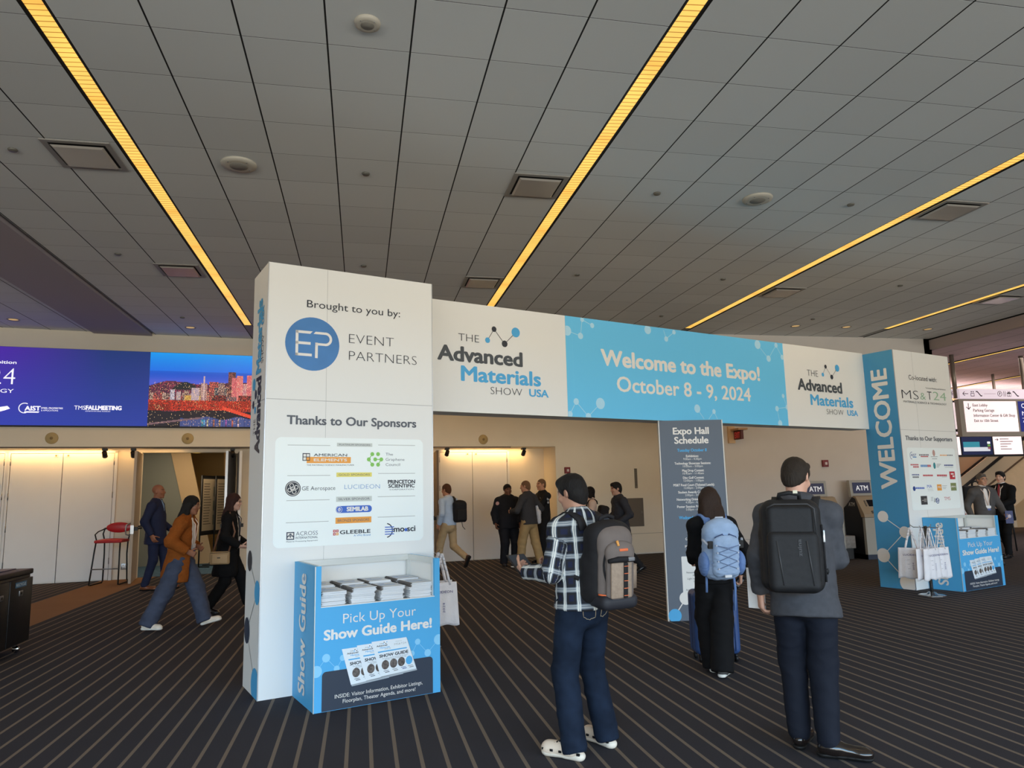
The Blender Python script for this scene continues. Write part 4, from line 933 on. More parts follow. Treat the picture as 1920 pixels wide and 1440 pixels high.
# ------------------------------------------------------------------ schedule board
B0 = np.array([3.567, 8.389, 0]); B1 = np.array([4.345, 8.262, 0]); bd = (B1-B0)/np.linalg.norm(B1-B0); bw = np.linalg.norm(B1-B0); bn = np.array([bd[1], -bd[0], 0])
BM = Matrix(((bd[0], -bn[0], 0, B0[0]), (bd[1], -bn[1], 0, B0[1]), (0, 0, 1, 0), (0, 0, 0, 1)))
BH = 2.378
brd = thing('schedule_board', 'tall dark grey expo schedule board standing under the blue banner', 'sign board'); brd.matrix_world = BM
MB().box((0, 0.0, 0.0), (bw, 0.045, BH)).build('panel', M_BOARD, brd)
e = MB(); e.box((-0.006, -0.003, 0), (0.006, 0.048, BH)); e.box((bw-0.006, -0.003, 0), (bw+0.006, 0.048, BH)); e.build('edge_trim', mat('board_edge', (214, 212, 206), .5), brd)
f = MB(); f.box((0.1, 0.045, 0), (0.16, 0.4, 0.03)); f.box((bw-0.16, 0.045, 0), (bw-0.1, 0.4, 0.03)); f.build('foot', M_BLACK, brd)
g = Gfx(B0, bd, bn)
def kb(x, y): return (1220+x/3.6, 780+y/3.6)
def ct(st, zpx, wpx, cap, m, bold=0.0, xc=None):
    z = g.px(*kb(256, zpx))[1]; w_ = wpx/3.6/130*bw; a = bw/2; g.text(st, (a-w_/2, z), (a+w_/2, z), cap, m, bold)
ct('Expo Hall', 122, 266, .085, M_LETTER, .032); ct('Schedule', 185, 252, .085, M_LETTER, .032); ct('Tuesday October 8', 240, 218, .037, M_BLUE, .03)
rows = [('Exhibition:', 92, '9:00am - 4:30pm', 134), ('Technology Showcase Sessions:', 266, '10:00am - 3:00pm', 146), ('Mug Drop Contest:', 160, '10:45am - 11:45am', 154), ('Disc Golf Contest:', 154, '12:00pm - 1:00pm', 146), ('MS&T Food Court (Ticketed Lunch):', 300, '12:00pm - 2:00pm', 146),
        ('Student Awards Ceremony:', 236, '2:00pm - 3:00pm', 136), ('Networking Drinks Reception:', 262, '4:30pm - 6:00pm', 136), ('Poster Session Presentations:', 262, '5:00pm - 6:20pm', 136)]
for k, (a, wa, b_, wb) in enumerate(rows):
    ct(a, 278+k*48.7, wa, .030, M_LETTER, .022); ct(b_, 297+k*48.7, wb, .027, M_LETTER, .0)
ct('Wednesday October 9', 696, 246, .040, M_BLUE, .03)
for k, (a, wa, b_, wb) in enumerate((('Exhibition:', 92, '9:00am - 3:30pm', 136), ('Poster Session:', 140, '9:00am - 3:00pm', 136), ('Graphene Session:', 170, None, 0), ('MS&T Food Court:', 180, None, 0))):
    ct(a, 738+k*50, wa, .030, M_LETTER, .022)
    if b_: ct(b_, 757+k*50, wb, .027, M_LETTER, .0)
za, zb = g.px(*kb(150, 1208))[1], g.px(*kb(145, 950))[1]; g.rrect(.19, za, bw-.1, zb, .01, M_PANEL, 1)
for k, (st, w_) in enumerate((('Networking drinks sponsors', 180), ('Massage area', 90), ('Light breakfast available', 170), ('The food court', 90))):
    ct(st, 1062+k*21, w_, .022, M_INK2)
ct('Under 16s', 1160, 60, .024, M_INK2); ct('Are not permitted on the floor', 1180, 200, .024, M_INK2)
P = [g.px(*kb(237, 1230)), g.px(*kb(165, 1348)), g.px(*kb(310, 1306))]
g.circ(P[0], .076, M_LETTER, 3); g.circ(P[1], .078, M_BLUE, 3); g.line(P[0], P[1], .012, M_LETTER, 2); g.line(P[0], P[2], .012, M_LETTER, 2); g.circ(P[2], .06, M_BLUE2, 3)
g.build('printed_graphics', brd, BM)

# ------------------------------------------------------------------ bag stands with white totes
M_TOTE = mat('tote_canvas', (232, 230, 234), 0.85, bump=0.35, bscale=60, var=.03, vscale=10); M_TOTEINK = mat('tote_ink', (62, 66, 132), 0.7)
def bag_stand(x, y, label, h=1.02):
    t = thing('bag_stand', label, 'bag stand', (x, y, 0))
    MB().lathe([(0, 0), (0.175, 0), (0.178, 0.006), (0.15, 0.014), (0.075, 0.02), (0.05, 0.045), (0.0, 0.05)], n=36).build('base', M_CHROME, t)
    MB().tube([(0, 0, 0.03), (0, 0, h)], 0.021, n=16).build('pole', mat('stand_steel', (96, 98, 100), .25, metal=.9), t)
    a = MB()
    for q in range(4):
        d = (math.cos(q*pi/2+.5), math.sin(q*pi/2+.5)); a.tube([(0, 0, h-.02), (d[0]*.16, d[1]*.16, h-.02), (d[0]*.20, d[1]*.20, h+.01)], .006)
    a.build('arm', M_CHROME, t); return t
def tote(hook, rz, label, group, wd_=.30, hh=.36, seed=0, ln=.30, lean=0.0):
    """flat canvas bag with two handles hanging from a hook point"""
    rnd = random.Random(seed); t = thing('tote_bag', label, 'tote bag', hook, rz, group)
    nx, nz = 14, 14; v = []; 
    def P(i, j, s):
        x = (i/nx-.5)*wd_*(1-.10*(1-j/nz)+.05*(j/nz)); z = -ln-hh*j/nz
        if j == 0: z -= .05*abs(i/nx-.5)*2*0 + .0
        edge = min(i, nx-i, 4)/4.0; low = min(nz-j, 3)/3.0
        th = .018*edge*low*(.4+.6*j/nz)+.004
        return (x, s*th+.010*math.sin(i*1.3+seed)*(.3+j/nz*.7)+lean*(j/nz), z+.010*math.sin(i*.9+seed*2)*(j/nz))
    m = MB()
    for s in (-1, 1):
        b = [P(i, j, s) for j in range(nz+1) for i in range(nx+1)]
        m.add(b, [(j*(nx+1)+i, j*(nx+1)+i+1, (j+1)*(nx+1)+i+1, (j+1)*(nx+1)+i) for j in range(nz) for i in range(nx)], 0, True)
    n1 = (nx+1)*(nz+1); ring = [i for i in range(nx+1)]+[(j+1)*(nx+1)-1 for j in range(1, nz+1)]+[nz*(nx+1)+i for i in range(nx-1, -1, -1)]+[j*(nx+1) for j in range(nz-1, 0, -1)]
    for a, b_ in zip(ring, ring[1:]+ring[:1]):
        m.f.append((a, b_, n1+b_, n1+a)); m.m.append(0); m.sm.append(True)
    m.build('bag', M_TOTE, t)
    for s in (-1, 1):
        st = MB(); pts = []
        for k in range(15):
            f_ = k/14; x = (-.085+.17*f_)*(1-.75*math.sin(pi*f_)**.6); z = -ln-.03+(ln+.02)*math.sin(pi*f_)**.55; pts.append((x, s*.012+.004*s*math.sin(f_*9), z))
        for a in range(14):
            p, q = pts[a], pts[a+1]; st.add([(p[0]-.011, p[1], p[2]), (p[0]+.011, p[1]+.003, p[2]), (q[0]+.011, q[1]+.003, q[2]), (q[0]-.011, q[1], q[2]),
                                             (p[0]-.011, p[1]+.005, p[2]), (p[0]+.011, p[1]+.008, p[2]), (q[0]+.011, q[1]+.008, q[2]), (q[0]-.011, q[1]+.005, q[2])], [(0,1,2,3),(7,6,5,4),(0,4,5,1),(1,5,6,2),(2,6,7,3),(3,7,4,0)], 0, True)
        st.build('handle', M_TOTE, t)
    g = Gfx((0, -.032-max(0, .02*0), 0), (1, 0, 0), (0, -1, 0))
    g.text('LUCIDEON', (-.105, -ln-.105), (.105, -ln-.105), .026, M_TOTEINK, .0)
    for k in range(3): g.rect(-.06, -ln-.16-k*.06, -.03, -ln-.165-k*.06, mat('tote_grey', (176, 176, 186), .8), 1)
    g.text('2024', (.02, -ln-.30), (.02, -ln-.20), .02, M_TOTEINK, .0)
    g.mb.v = [(x, y+.010*math.sin((x/wd_+.5)*nx*1.3+seed)*(.3+(-z-ln)/hh*.7)+lean*max(0, (-z-ln)/hh), z) for x, y, z in g.mb.v]
    o = g.build('lettering'); o.parent = t
    return t
q = ground(828, 1214); q = (q[0]-.17, q[1]+.06)
bag_stand(q[0], q[1], 'chrome bag stand mostly hidden behind the left show guide counter', .95)
CR = aw(1.497, 0.05)
for k, (dx, dy, rz, lab) in enumerate(((0.175, -0.10, .12, 'white tote with blue lettering hanging nearest beside the left counter'), (.155, .05, .3, 'white tote hanging at the back beside the left counter'), (-.10, .10, -.3, 'white tote farthest behind the left counter'))):
    tote((q[0]+dx, q[1]+dy, .95), rz, lab, 'white tote bags on the left stand', seed=k, wd_=.34, hh=.43)
q2 = aw(9.032, -0.12); bag_stand(q2[0], q2[1], 'chrome bag stand with white totes before the right tower', .95)
for k, (dx, dy, rz, lab) in enumerate(((-.17, -.12, .30, 'white tote with blue lettering hanging at front left on the right stand'), (-.24, .02, -.9, 'white tote seen edge-on at the left of the right stand'), (.14, -.08, .25, 'white tote with blue lettering hanging at front right on the right stand'), (-.08, -.16, .30, 'foremost white tote on the right stand'), (.08, .10, .0, 'white tote at the back of the right stand'))):
    tote((q2[0]+dx, q2[1]+dy, .945), rz, lab, 'white tote bags on the right stand', seed=5+k, wd_=.38, hh=.42, ln=.29)
# ------------------------------------------------------------------ soft shapes: distance fields turned into smooth meshes
def V3(*a): return np.array(a, float)
def nrm(a): a = np.asarray(a, float); return a/max(np.linalg.norm(a), 1e-9)
def Rx(t): c, s = math.cos(t), math.sin(t); return np.array([[1,0,0],[0,c,-s],[0,s,c]])
def Ry(t): c, s = math.cos(t), math.sin(t); return np.array([[c,0,s],[0,1,0],[-s,0,c]])
def Rz(t): c, s = math.cos(t), math.sin(t); return np.array([[c,-s,0],[s,c,0],[0,0,1]])
def cap(p0, r0, p1, r1=None, fl=None, k=None, op='+'):
    """tapered capsule; fl=(axis, s) squeezes it along axis by s"""
    return ('cap', np.array(p0, float), float(r0), np.array(p1, float), float(r1 if r1 is not None else r0), fl, k, op)
def ell(c, r, R=None, k=None, op='+'): return ('ell', np.array(c, float), np.array(r, float), R if R is not None else np.eye(3), None, None, k, op)
def rbx(c, h, R=None, rad=.02, k=None, op='+'): return ('box', np.array(c, float), np.array(h, float), R if R is not None else np.eye(3), rad, None, k, op)
def pln(p, n, k=None): return ('pln', np.array(p, float), nrm(n), None, None, None, k, '-')   # cut away the side n points to
def sdf_eval(pr, P):
    t = pr[0]
    if t == 'cap':
        _, p0, r0, p1, r1, fl, _, _ = pr; q = P-p0; ba = p1-p0; sc = 1.0
        if fl is not None:
            ax, s = fl; ax = nrm(ax); q = q+(q @ ax)[..., None]*ax*(1/s-1); ba = ba+(ba @ ax)*ax*(1/s-1); sc = .5+.5*s
        bb = max(ba @ ba, 1e-12); h = np.clip((q @ ba)/bb, 0, 1)
        return (np.sqrt(((q-h[..., None]*ba)**2).sum(-1))-(r0+(r1-r0)*h))*sc
    if t == 'ell':
        _, c, r, R, _, _, _, _ = pr; q = (P-c) @ R; k0 = np.sqrt(((q/r)**2).sum(-1)); k1 = np.sqrt(((q/(r*r))**2).sum(-1))
        return k0*(k0-1)/np.maximum(k1, 1e-6)
    if t == 'box':
        _, c, h, R, rad, _, _, _ = pr; q = np.abs((P-c) @ R)-(h-rad)
        return np.sqrt((np.maximum(q, 0)**2).sum(-1))+np.minimum(q.max(-1), 0)-rad
    if t == 'pln': return -((P-pr[1]) @ pr[2])
def bbox(pr):
    t = pr[0]
    if t == 'cap':
        _, p0, r0, p1, r1, fl, _, _ = pr; return np.minimum(p0-r0, p1-r1), np.maximum(p0+r0, p1+r1)
    if t in ('ell', 'box'):
        e = np.abs(pr[3]) @ pr[2]; return pr[1]-e, pr[1]+e
    return None
_CORN = np.array([(0,0,0),(1,0,0),(0,1,0),(1,1,0),(0,0,1),(1,0,1),(0,1,1),(1,1,1)])
_EDG = [(0,1),(2,3),(4,5),(6,7),(0,2),(1,3),(4,6),(5,7),(0,4),(1,5),(2,6),(3,7)]
def sdf_mesh(prims, h=.008, k=.03, wob=None):
    bs = [bbox(p) for p in prims if p[0] != 'pln' and p[7] == '+']
    lo = np.min([b[0] for b in bs], 0)-3*h-k*.3; hi = np.max([b[1] for b in bs], 0)+3*h+k*.3
    n = np.ceil((hi-lo)/h).astype(int)+1
    F = np.full(n, .25, np.float32); ax = [lo[i]+h*np.arange(n[i]) for i in range(3)]
    for pr in prims:
        kk = pr[6] if pr[6] is not None else k; b = bbox(pr)
        if b is None: i0, i1 = np.zeros(3, int), n
        else:
            i0 = np.maximum(np.floor((b[0]-kk-4*h-lo)/h).astype(int), 0); i1 = np.minimum(np.ceil((b[1]+kk+4*h-lo)/h).astype(int)+1, n)
            if (i1 <= i0).any(): continue
        sl = tuple(slice(i0[i], i1[i]) for i in range(3))
        P = np.stack(np.meshgrid(*[ax[i][sl[i]] for i in range(3)], indexing='ij'), -1)
        d = sdf_eval(pr, P); f = F[sl]
        if pr[7] == '+':
            m = np.maximum(kk-np.abs(f-d), 0)/max(kk, 1e-6); F[sl] = np.minimum(f, d)-m*m*kk*.25
        else:
            d = -d; m = np.maximum(kk-np.abs(f-d), 0)/max(kk, 1e-6); F[sl] = np.maximum(f, d)+m*m*kk*.25
    S = F < 0
    cs = [S[c[0]:n[0]-1+c[0], c[1]:n[1]-1+c[1], c[2]:n[2]-1+c[2]] for c in _CORN]
    cnt = sum(c.astype(np.int8) for c in cs); act = (cnt > 0) & (cnt < 8); idx = np.argwhere(act)
    ids = np.full(act.shape, -1, np.int64); ids[tuple(idx.T)] = np.arange(len(idx))
    fv = np.stack([F[idx[:, 0]+c[0], idx[:, 1]+c[1], idx[:, 2]+c[2]] for c in _CORN], 1)
    pos = np.zeros((len(idx), 3)); ct = np.zeros(len(idx))
    for a, b in _EDG:
        fa, fb = fv[:, a], fv[:, b]; m = (fa < 0) != (fb < 0); t = np.where(m, fa/np.where(m, fa-fb, 1), 0)
        pos += m[:, None]*(_CORN[a]+t[:, None]*(_CORN[b]-_CORN[a])); ct += m
    verts = lo+h*(idx+pos/ct[:, None])
    faces = []
    for axi in range(3):
        sl0 = [slice(1, n[i]-1) for i in range(3)]; sl0[axi] = slice(0, n[axi]-1); sl1 = list(sl0); sl1[axi] = slice(1, n[axi])
        ch = np.argwhere(S[tuple(sl0)] != S[tuple(sl1)])
        if not len(ch): continue
        off = np.array([1, 1, 1]); off[axi] = 0; e = ch+off
        neg = S[tuple(e.T)]; u, w = [(1, 2), (2, 0), (0, 1)][axi]
        du = np.zeros(3, int); du[u] = 1; dw = np.zeros(3, int); dw[w] = 1
        q = [ids[tuple((e+o).T)] for o in (-du-dw, -dw, 0*du, -du)]
        Q = np.stack(q, 1); Q[~neg] = Q[~neg][:, ::-1]; faces.append(Q)
    faces = np.concatenate(faces); faces = faces[(faces >= 0).all(1)]
    return verts, faces
def vnormals(v, f):
    a = np.cross(v[f[:, 2]]-v[f[:, 0]], v[f[:, 3]]-v[f[:, 1]]); nn = np.zeros_like(v)
    for i in range(4): np.add.at(nn, f[:, i], a)
    return nn/np.maximum(np.linalg.norm(nn, axis=1), 1e-12)[:, None]
def smooth(v, f, it=1):
    for _ in range(it):
        s = np.zeros_like(v); c = np.zeros(len(v))
        for i in range(4):
            j = f[:, (i+1) % 4]; np.add.at(s, f[:, i], v[j]); np.add.at(s, j, v[f[:, i]]); np.add.at(c, f[:, i], 1); np.add.at(c, j, 1)
        v = v*.5+.5*s/c[:, None]
    return v
def wrinkle(v, f, amp, sc=9.0, stretch=(1, 1, 1.6), seed=0.0):
    nn = vnormals(v, f); o = Vector((seed*3.1, seed*1.7, seed))
    d = np.empty(len(v))
    for i, p in enumerate(v):
        q = Vector((p[0]*sc*stretch[0], p[1]*sc*stretch[1], p[2]*sc*stretch[2]))+o
        a = mnoise.noise(q); b = mnoise.noise(q*2.3+Vector((5, 5, 5))); d[i] = (1-2*abs(a))*.6+b*.5
    return v+nn*(d*amp)[:, None]
def soft(name, prims, m, parent=None, h=.008, k=.03, sm=1, wr=0.0, wsc=9.0, seed=0.0, colors=None, uv=None, stretch=(1, 1, 1.6)):
    v, f = sdf_mesh(prims, h, k)
    if sm: v = smooth(v, f, sm)
    if wr: v = wrinkle(v, f, wr, wsc, stretch, seed)
    me = bpy.data.meshes.new(name); me.from_pydata(v.tolist(), [], f.tolist()); me.materials.append(m)
    me.polygons.foreach_set('use_smooth', [True]*len(me.polygons))
    if colors is not None:
        c = colors(v); at = me.color_attributes.new('tone', 'FLOAT_COLOR', 'POINT'); at.data.foreach_set('color', np.concatenate([c, np.ones((len(v), 1))], 1).astype(np.float32).ravel())
    if uv is not None:
        c = uv(v); at = me.attributes.new('weave', 'FLOAT_VECTOR', 'POINT'); at.data.foreach_set('vector', c.astype(np.float32).ravel())
    o = bpy.data.objects.new(name, me); COL.objects.link(o)
    if parent is not None: o.parent = parent
    return o

# ------------------------------------------------------------------ people
def skin_mat(name, rgb):
    m = mat(name, rgb, .5, spec=.35)
    nt = m.node_tree; b = nt.nodes['Principled BSDF']
    if not any(n.bl_idname == 'ShaderNodeVertexColor' for n in nt.nodes):
        ca = N(nt, 'ShaderNodeVertexColor'); ca.layer_name = 'tone'; mx = N(nt, 'ShaderNodeVectorMath', operation='MULTIPLY'); mx.inputs[0].default_value = L(rgb)[:3]
        nt.links.new(ca.outputs[0], mx.inputs[1]); nt.links.new(mx.outputs[0], b.inputs['Base Color'])
        b.inputs['Subsurface Weight'].default_value = 0.0
    return m
def hair_mat(name, rgb=(26, 23, 22)):
    m = mat(name, rgb, .62, spec=.22)
    nt = m.node_tree; b = nt.nodes['Principled BSDF']
    if not any(n.bl_idname == 'ShaderNodeTexNoise' for n in nt.nodes):
        tc = N(nt, 'ShaderNodeTexCoord'); mp = N(nt, 'ShaderNodeMapping'); mp.inputs['Scale'].default_value = (240, 240, 20); nt.links.new(tc.outputs['Object'], mp.inputs[0])
        nz = N(nt, 'ShaderNodeTexNoise'); nz.inputs['Scale'].default_value = 1.0; nt.links.new(mp.outputs[0], nz.inputs['Vector'])
        bp = N(nt, 'ShaderNodeBump'); bp.inputs['Strength'].default_value = .9; bp.inputs['Distance'].default_value = .006; nt.links.new(nz.outputs['Fac'], bp.inputs['Height']); nt.links.new(bp.outputs[0], b.inputs['Normal'])
        c = mixc(nt, nz.outputs['Fac'], (L(rgb)[0]*.35, L(rgb)[1]*.35, L(rgb)[2]*.35, 1), (min(1, L(rgb)[0]*1.5), min(1, L(rgb)[1]*1.5), min(1, L(rgb)[2]*1.5), 1)); nt.links.new(c, b.inputs['Base Color'])
    return m
def cloth(name, rgb, rough=.85, var=.06, bump=.15): return mat(name, rgb, rough, spec=.2, var=var, vscale=14, bump=bump, bscale=420)
def ik(a, t, l1, l2, pole):
    a = np.array(a, float); t = np.array(t, float); d = t-a; L_ = np.linalg.norm(d); mx = (l1+l2)*.9985
    if L_ > mx: t = a+d/L_*mx; d = t-a; L_ = mx
    u = d/L_; x = (l1*l1-l2*l2+L_*L_)/(2*L_); hgt = math.sqrt(max(l1*l1-x*x, 0)); p = np.array(pole, float); p = nrm(p-u*(p @ u))
    return a+u*x+p*hgt, t
class Person:
    def __init__(s, label, loc, face, H=1.70, build=1.0, lean=0.0, side=0.0, twist=0.0, head=(0, 0, 0), la=None, ra=None, lap=(-.6, -1, -.2), rap=(.6, -1, -.2),
                 ll=(-.095, 0, 0), rl=(.095, 0, 0), lt=-8, rt=8, lup=0.0, rup=0.0, lkp=(0, 1, 0), rkp=(0, 1, 0), pelvis=(0, 0, .935), h=.0085, skin=(196, 150, 122), pal=(0, 0)):
        s.h = h; s.b = build; sc = H/1.75; s.sc = sc
        s.root = thing('person', label, 'person', (loc[0], loc[1], 0), math.radians(face)-pi/2); s.M = Matrix.Translation((loc[0], loc[1], 0)) @ Matrix.Rotation(math.radians(face)-pi/2, 4, 'Z')
        R = Rz(math.radians(twist)) @ Ry(math.radians(side)) @ Rx(-math.radians(lean)); s.R = R
        P = V3(*pelvis)*sc; s.P = P
        s.C = P+R @ V3(0, .0, .30)*sc; s.N = P+R @ V3(0, -.015, .535)*sc
        s.sh = {}; s.el = {}; s.wr = {}; s.hp = {}; s.kn = {}; s.an = {}; s.toe = {}
        sw = .178*(.55+.45*build)
        for k, sg, tg, pole in (('l', -1, la, lap), ('r', 1, ra, rap)):
            s.sh[k] = s.N+R @ V3(sg*sw, -.005, -.085)*sc
            if tg is None: tg = s.sh[k]/sc+V3(sg*.06, .03, -.54)
            s.el[k], s.wr[k] = ik(s.sh[k], np.array(tg)*sc, .285*sc, .255*sc, R @ V3(*pole))
        for k, sg, tg, ty, up, pole in (('l', -1, ll, lt, lup, lkp), ('r', 1, rl, rt, rup, rkp)):
            s.hp[k] = P+V3(sg*.092*(.6+.4*build), 0, -.02)*sc
            an = V3(tg[0], tg[1], .085+tg[2])*sc
            s.kn[k], s.an[k] = ik(s.hp[k], an, .425*sc, .425*sc, V3(*pole))
            t = math.radians(ty); u = math.radians(up); s.toe[k] = V3(-math.sin(t)*-1*math.cos(u), math.cos(t)*math.cos(u), math.sin(u))
        s.RH = R @ Rz(math.radians(head[2])) @ Ry(math.radians(head[1])) @ Rx(-math.radians(head[0]))
        s.Hc = s.N+R @ V3(0, .012, .075)*sc+s.RH @ V3(0, .02, .072)*sc
        s.skin = skin_mat('skin_%d_%d_%d' % skin, skin); s.prims = []; s.hands()
    def hd(s, x, y, z): return s.Hc+s.RH @ V3(x, y, z)*s.sc
    hand_spec = None
    def hands(s):
        s.hand_pose = {'l': dict(curl=(25, 30, 20), d=None, n=None), 'r': dict(curl=(25, 30, 20), d=None, n=None)}
    def body(s, brow=(.25, .2, .18), lip=(.86, .55, .55), hands=True, nose=1.0):
        sc, R, h = s.sc, s.R, s.h; hd = s.hd; RH = s.RH; p = []
        f = R @ V3(0, 1, 0)
        p += [cap(s.P, .12*sc*s.b, s.C, .125*sc*s.b, (f, .72)), cap(s.C, .125*sc*s.b, s.C+(s.N-s.C)*.62, .12*sc*s.b, (f, .7)), cap(s.sh['l'], .045*sc, s.sh['r'], .045*sc)]
        p += [cap(s.N-R @ V3(0, 0, .05)*sc, .06*sc, hd(0, -.022, -.06), .053*sc, None, .03)]
        for k in 'lr':
            p += [cap(s.sh[k], .046*sc, s.el[k], .037*sc, None, .03), cap(s.el[k], .037*sc, s.wr[k], .026*sc, None, .03)]
            p += [cap(s.hp[k], .075*sc*s.b, s.kn[k], .05*sc*s.b, None, .03), cap(s.kn[k], .05*sc, s.an[k], .034*sc, None, .03), cap(s.an[k]-V3(0, 0, .03)*sc, .03*sc, s.an[k]+s.toe[k]*.13*sc-V3(0, 0, .05)*sc, .022*sc, None, .02)]
            if hands: p += s.hand(k)
        a = sc
        p += [ell(hd(0, -.014, .036), V3(.074, .092, .083)*a, RH, .0), ell(hd(0, .020, -.016), V3(.062, .074, .088)*a, RH, .03), ell(hd(0, .034, -.072), V3(.046, .048, .038)*a, RH, .025),
              cap(hd(-.012, .070, -.098), .016*a, hd(.012, .070, -.098), .016*a, None, .02), cap(hd(-.034, .078, .030), .010*a, hd(.034, .078, .030), .010*a, None, .015)]
        for sx in (-1, 1):
            p += [ell(hd(sx*.034, .098, .010), V3(.016, .012, .011)*a, RH, .012, '-'), ell(hd(sx*.033, .079, .010), V3(.013, .011, .010)*a, RH, .006), ell(hd(sx*.040, .066, -.024), V3(.024, .022, .02)*a, RH, .02),
                  ell(hd(sx*.073, -.012, -.002), V3(.010, .019, .031)*a, RH @ Rz(sx*.35), .008), ell(hd(sx*.082, -.004, .002), V3(.006, .008, .016)*a, RH, .006, '-')]
        p += [cap(hd(0, .089, .018), .008*a, hd(0, .104*nose+.002, -.024), .012*a, None, .012), cap(hd(-.011, .092, -.028), .008*a, hd(.011, .092, -.028), .008*a, None, .01),
              cap(hd(-.020, .084, -.056), .0065*a, hd(.020, .084, -.056), .0065*a, None, .008), cap(hd(-.016, .083, -.066), .0075*a, hd(.016, .083, -.066), .0075*a, None, .008), cap(hd(-.022, .097, -.0605), .0028*a, hd(.022, .097, -.0605), .0028*a, None, .004, '-')]
        def tone(v):
            q = (v-s.Hc) @ RH/sc; c = np.ones((len(v), 3)); x, y, z = np.abs(q[:, 0]), q[:, 1], q[:, 2]; hm = (np.abs(q) < .16).all(1)
            def put(m, col): c[m & hm] = col
            put((y > .04) & (x > .014) & (x < .050) & (np.abs(z-.030-.004*np.sin(x*60)) < .0055), brow)
            d = np.hypot((x-.033)/1.5, z-.010); put((y > .05) & (d < .0085), (.95, .98, 1.05)); put((y > .05) & (d < .0048), (.10, .08, .07)); put((y > .05) & (x > .018) & (x < .050) & (np.abs(z-.0195) < .0028), (.3, .25, .25))
            put((y > .06) & (x < .023) & (z < -.052) & (z > -.073), lip)
            rnd = .96+.04*np.sin(v[:, 0]*90)*np.sin(v[:, 2]*70); c *= rnd[:, None]
            return c
        o = soft('body', p, s.skin, s.root, h, .02*sc, 0 if h > .008 else 1, colors=tone); return o
    def hand(s, k):
        sc = s.sc; sp = s.hand_pose[k]; sg = -1 if k == 'l' else 1; w = s.wr[k]
        d = nrm(sp['d']) if sp['d'] is not None else nrm(s.wr[k]-s.el[k]); n = np.array(sp['n'] if sp['n'] is not None else s.R @ V3(-sg, .25, 0), float); n = nrm(n-d*(n @ d)); th = nrm(np.cross(d, n))*sg
        s.hf = getattr(s, 'hf', {}); s.hf[k] = (w, d, n, th)
        p = []; kn = w+d*.085*sc
        for o in (.027, .009, -.009, -.026): p.append(cap(w+th*o*.6*sc, .016*sc, kn+th*o*sc, .0125*sc, None, .012))
        def rot(v, ang): return v*math.cos(ang)+n*math.sin(ang)*np.sign(1)-0*v
        c1, c2, c3 = [math.radians(a) for a in sp['curl']]
        for o, ln in ((.027, .072), (.0092, .080), (-.009, .074), (-.026, .058)):
            a = kn+th*o*sc; ang = 0
            for fr, c in ((.44, c1), (.31, c2), (.25, c3)):
                ang += c*(1.0 if o > 0 else 1.12); dd = d*math.cos(ang)+n*math.sin(ang); b = a+dd*ln*fr*sc; p.append(cap(a, .0092*sc, b, .0082*sc, None, .004)); a = b
        a = w+d*.022*sc+th*.024*sc; tc = math.radians(sp.get('thumb', 35))
        for fr, e in ((.042, 0), (.032, .25), (.024, .5)):
            dd = nrm(th*math.cos(tc+e*.9)*.8+d*math.sin(tc+e*.9)+n*(.35+e)); b = a+dd*fr*sc; p.append(cap(a, .0112*sc, b, .009*sc, None, .008)); a = b
        return p
    def hair(s, style, m, name='hair'):
        a = s.sc; hd, RH = s.hd, s.RH; g = dict(short=.0085, buzz=.004, fade=.007, asian=.0105).get(style, .013)
        p = [ell(hd(0, -.014, .036), V3(.074+g, .092+g, .083+g*1.25)*a, RH, 0)]
        if style in ('short', 'buzz', 'fade', 'asian'):
            p += [ell(hd(0, -.045, -.022), V3(.066+g*.6, .060+g, .066)*a, RH, .03), cap(hd(0, -.040, -.062), (.050+g*.4)*a, hd(0, -.042, -.098), (.047+g*.1)*a, None, .02)]
            if style == 'asian': p += [ell(hd(0, .052, .088), V3(.060, .045, .035)*a, RH, .03)]
            if style == 'short': p += [ell(hd(.012, .058, .092), V3(.052, .036, .028)*a, RH, .03)]
            p += [('pln', hd(0, .088, .062 if style != 'asian' else .045), nrm(RH @ V3(0, .66, -.75)), None, None, None, .014, '-')] if style != 'asian' else [('pln', hd(0, .095, .042), nrm(RH @ V3(0, .63, -.775)), None, None, None, .014, '-')]
            for sx in (-1, 1): p += [ell(hd(sx*.076, -.008, -.014), V3(.02, .021, .035)*a, RH, .006, '-'), cap(hd(sx*.066, .022, .02), .011*a, hd(sx*.0665, .020, -.008), .006*a, None, .008)]
            p += [ell(hd(0, .085, -.015), V3(.062, .04, .075)*a, RH, .008, '-')]
        elif style == 'bob':
            for sx in (-1, 1): p += [cap(hd(sx*.068, -.01, .02), .036*a, hd(sx*.078, -.005, -.10), .034*a, None, .03), cap(hd(sx*.06, .055, .05), .03*a, hd(sx*.074, .035, -.07), .022*a, None, .02)]
            p += [cap(hd(0, -.065, .0), .055*a, hd(0, -.075, -.10), .05*a, (RH @ V3(0, 1, 0), .8), .04), ell(hd(0, .105, -.02), V3(.052, .055, .085)*a, RH, .012, '-'), ell(hd(0, .085, -.13), V3(.075, .075, .05)*a, RH, .012, '-')]
            p += [('pln', hd(0, 0, -.13), RH @ V3(0, 0, -1), None, None, None, .012, '-')]
        elif style in ('long', 'longback', 'wavy'):
            ln = dict(long=-.36, longback=-.25, wavy=-.22)[style]; dn = s.R @ V3(0, -.25, -1)
            def bk(x, y, z): return hd(x, y, -.05)+nrm(dn)*(-.05-z)*a
            for x in (-.055, -.02, .02, .055): p += [cap(hd(x, -.05, .0), .046*a, bk(x*1.5, -.07, ln), .027*a, None, .03)]
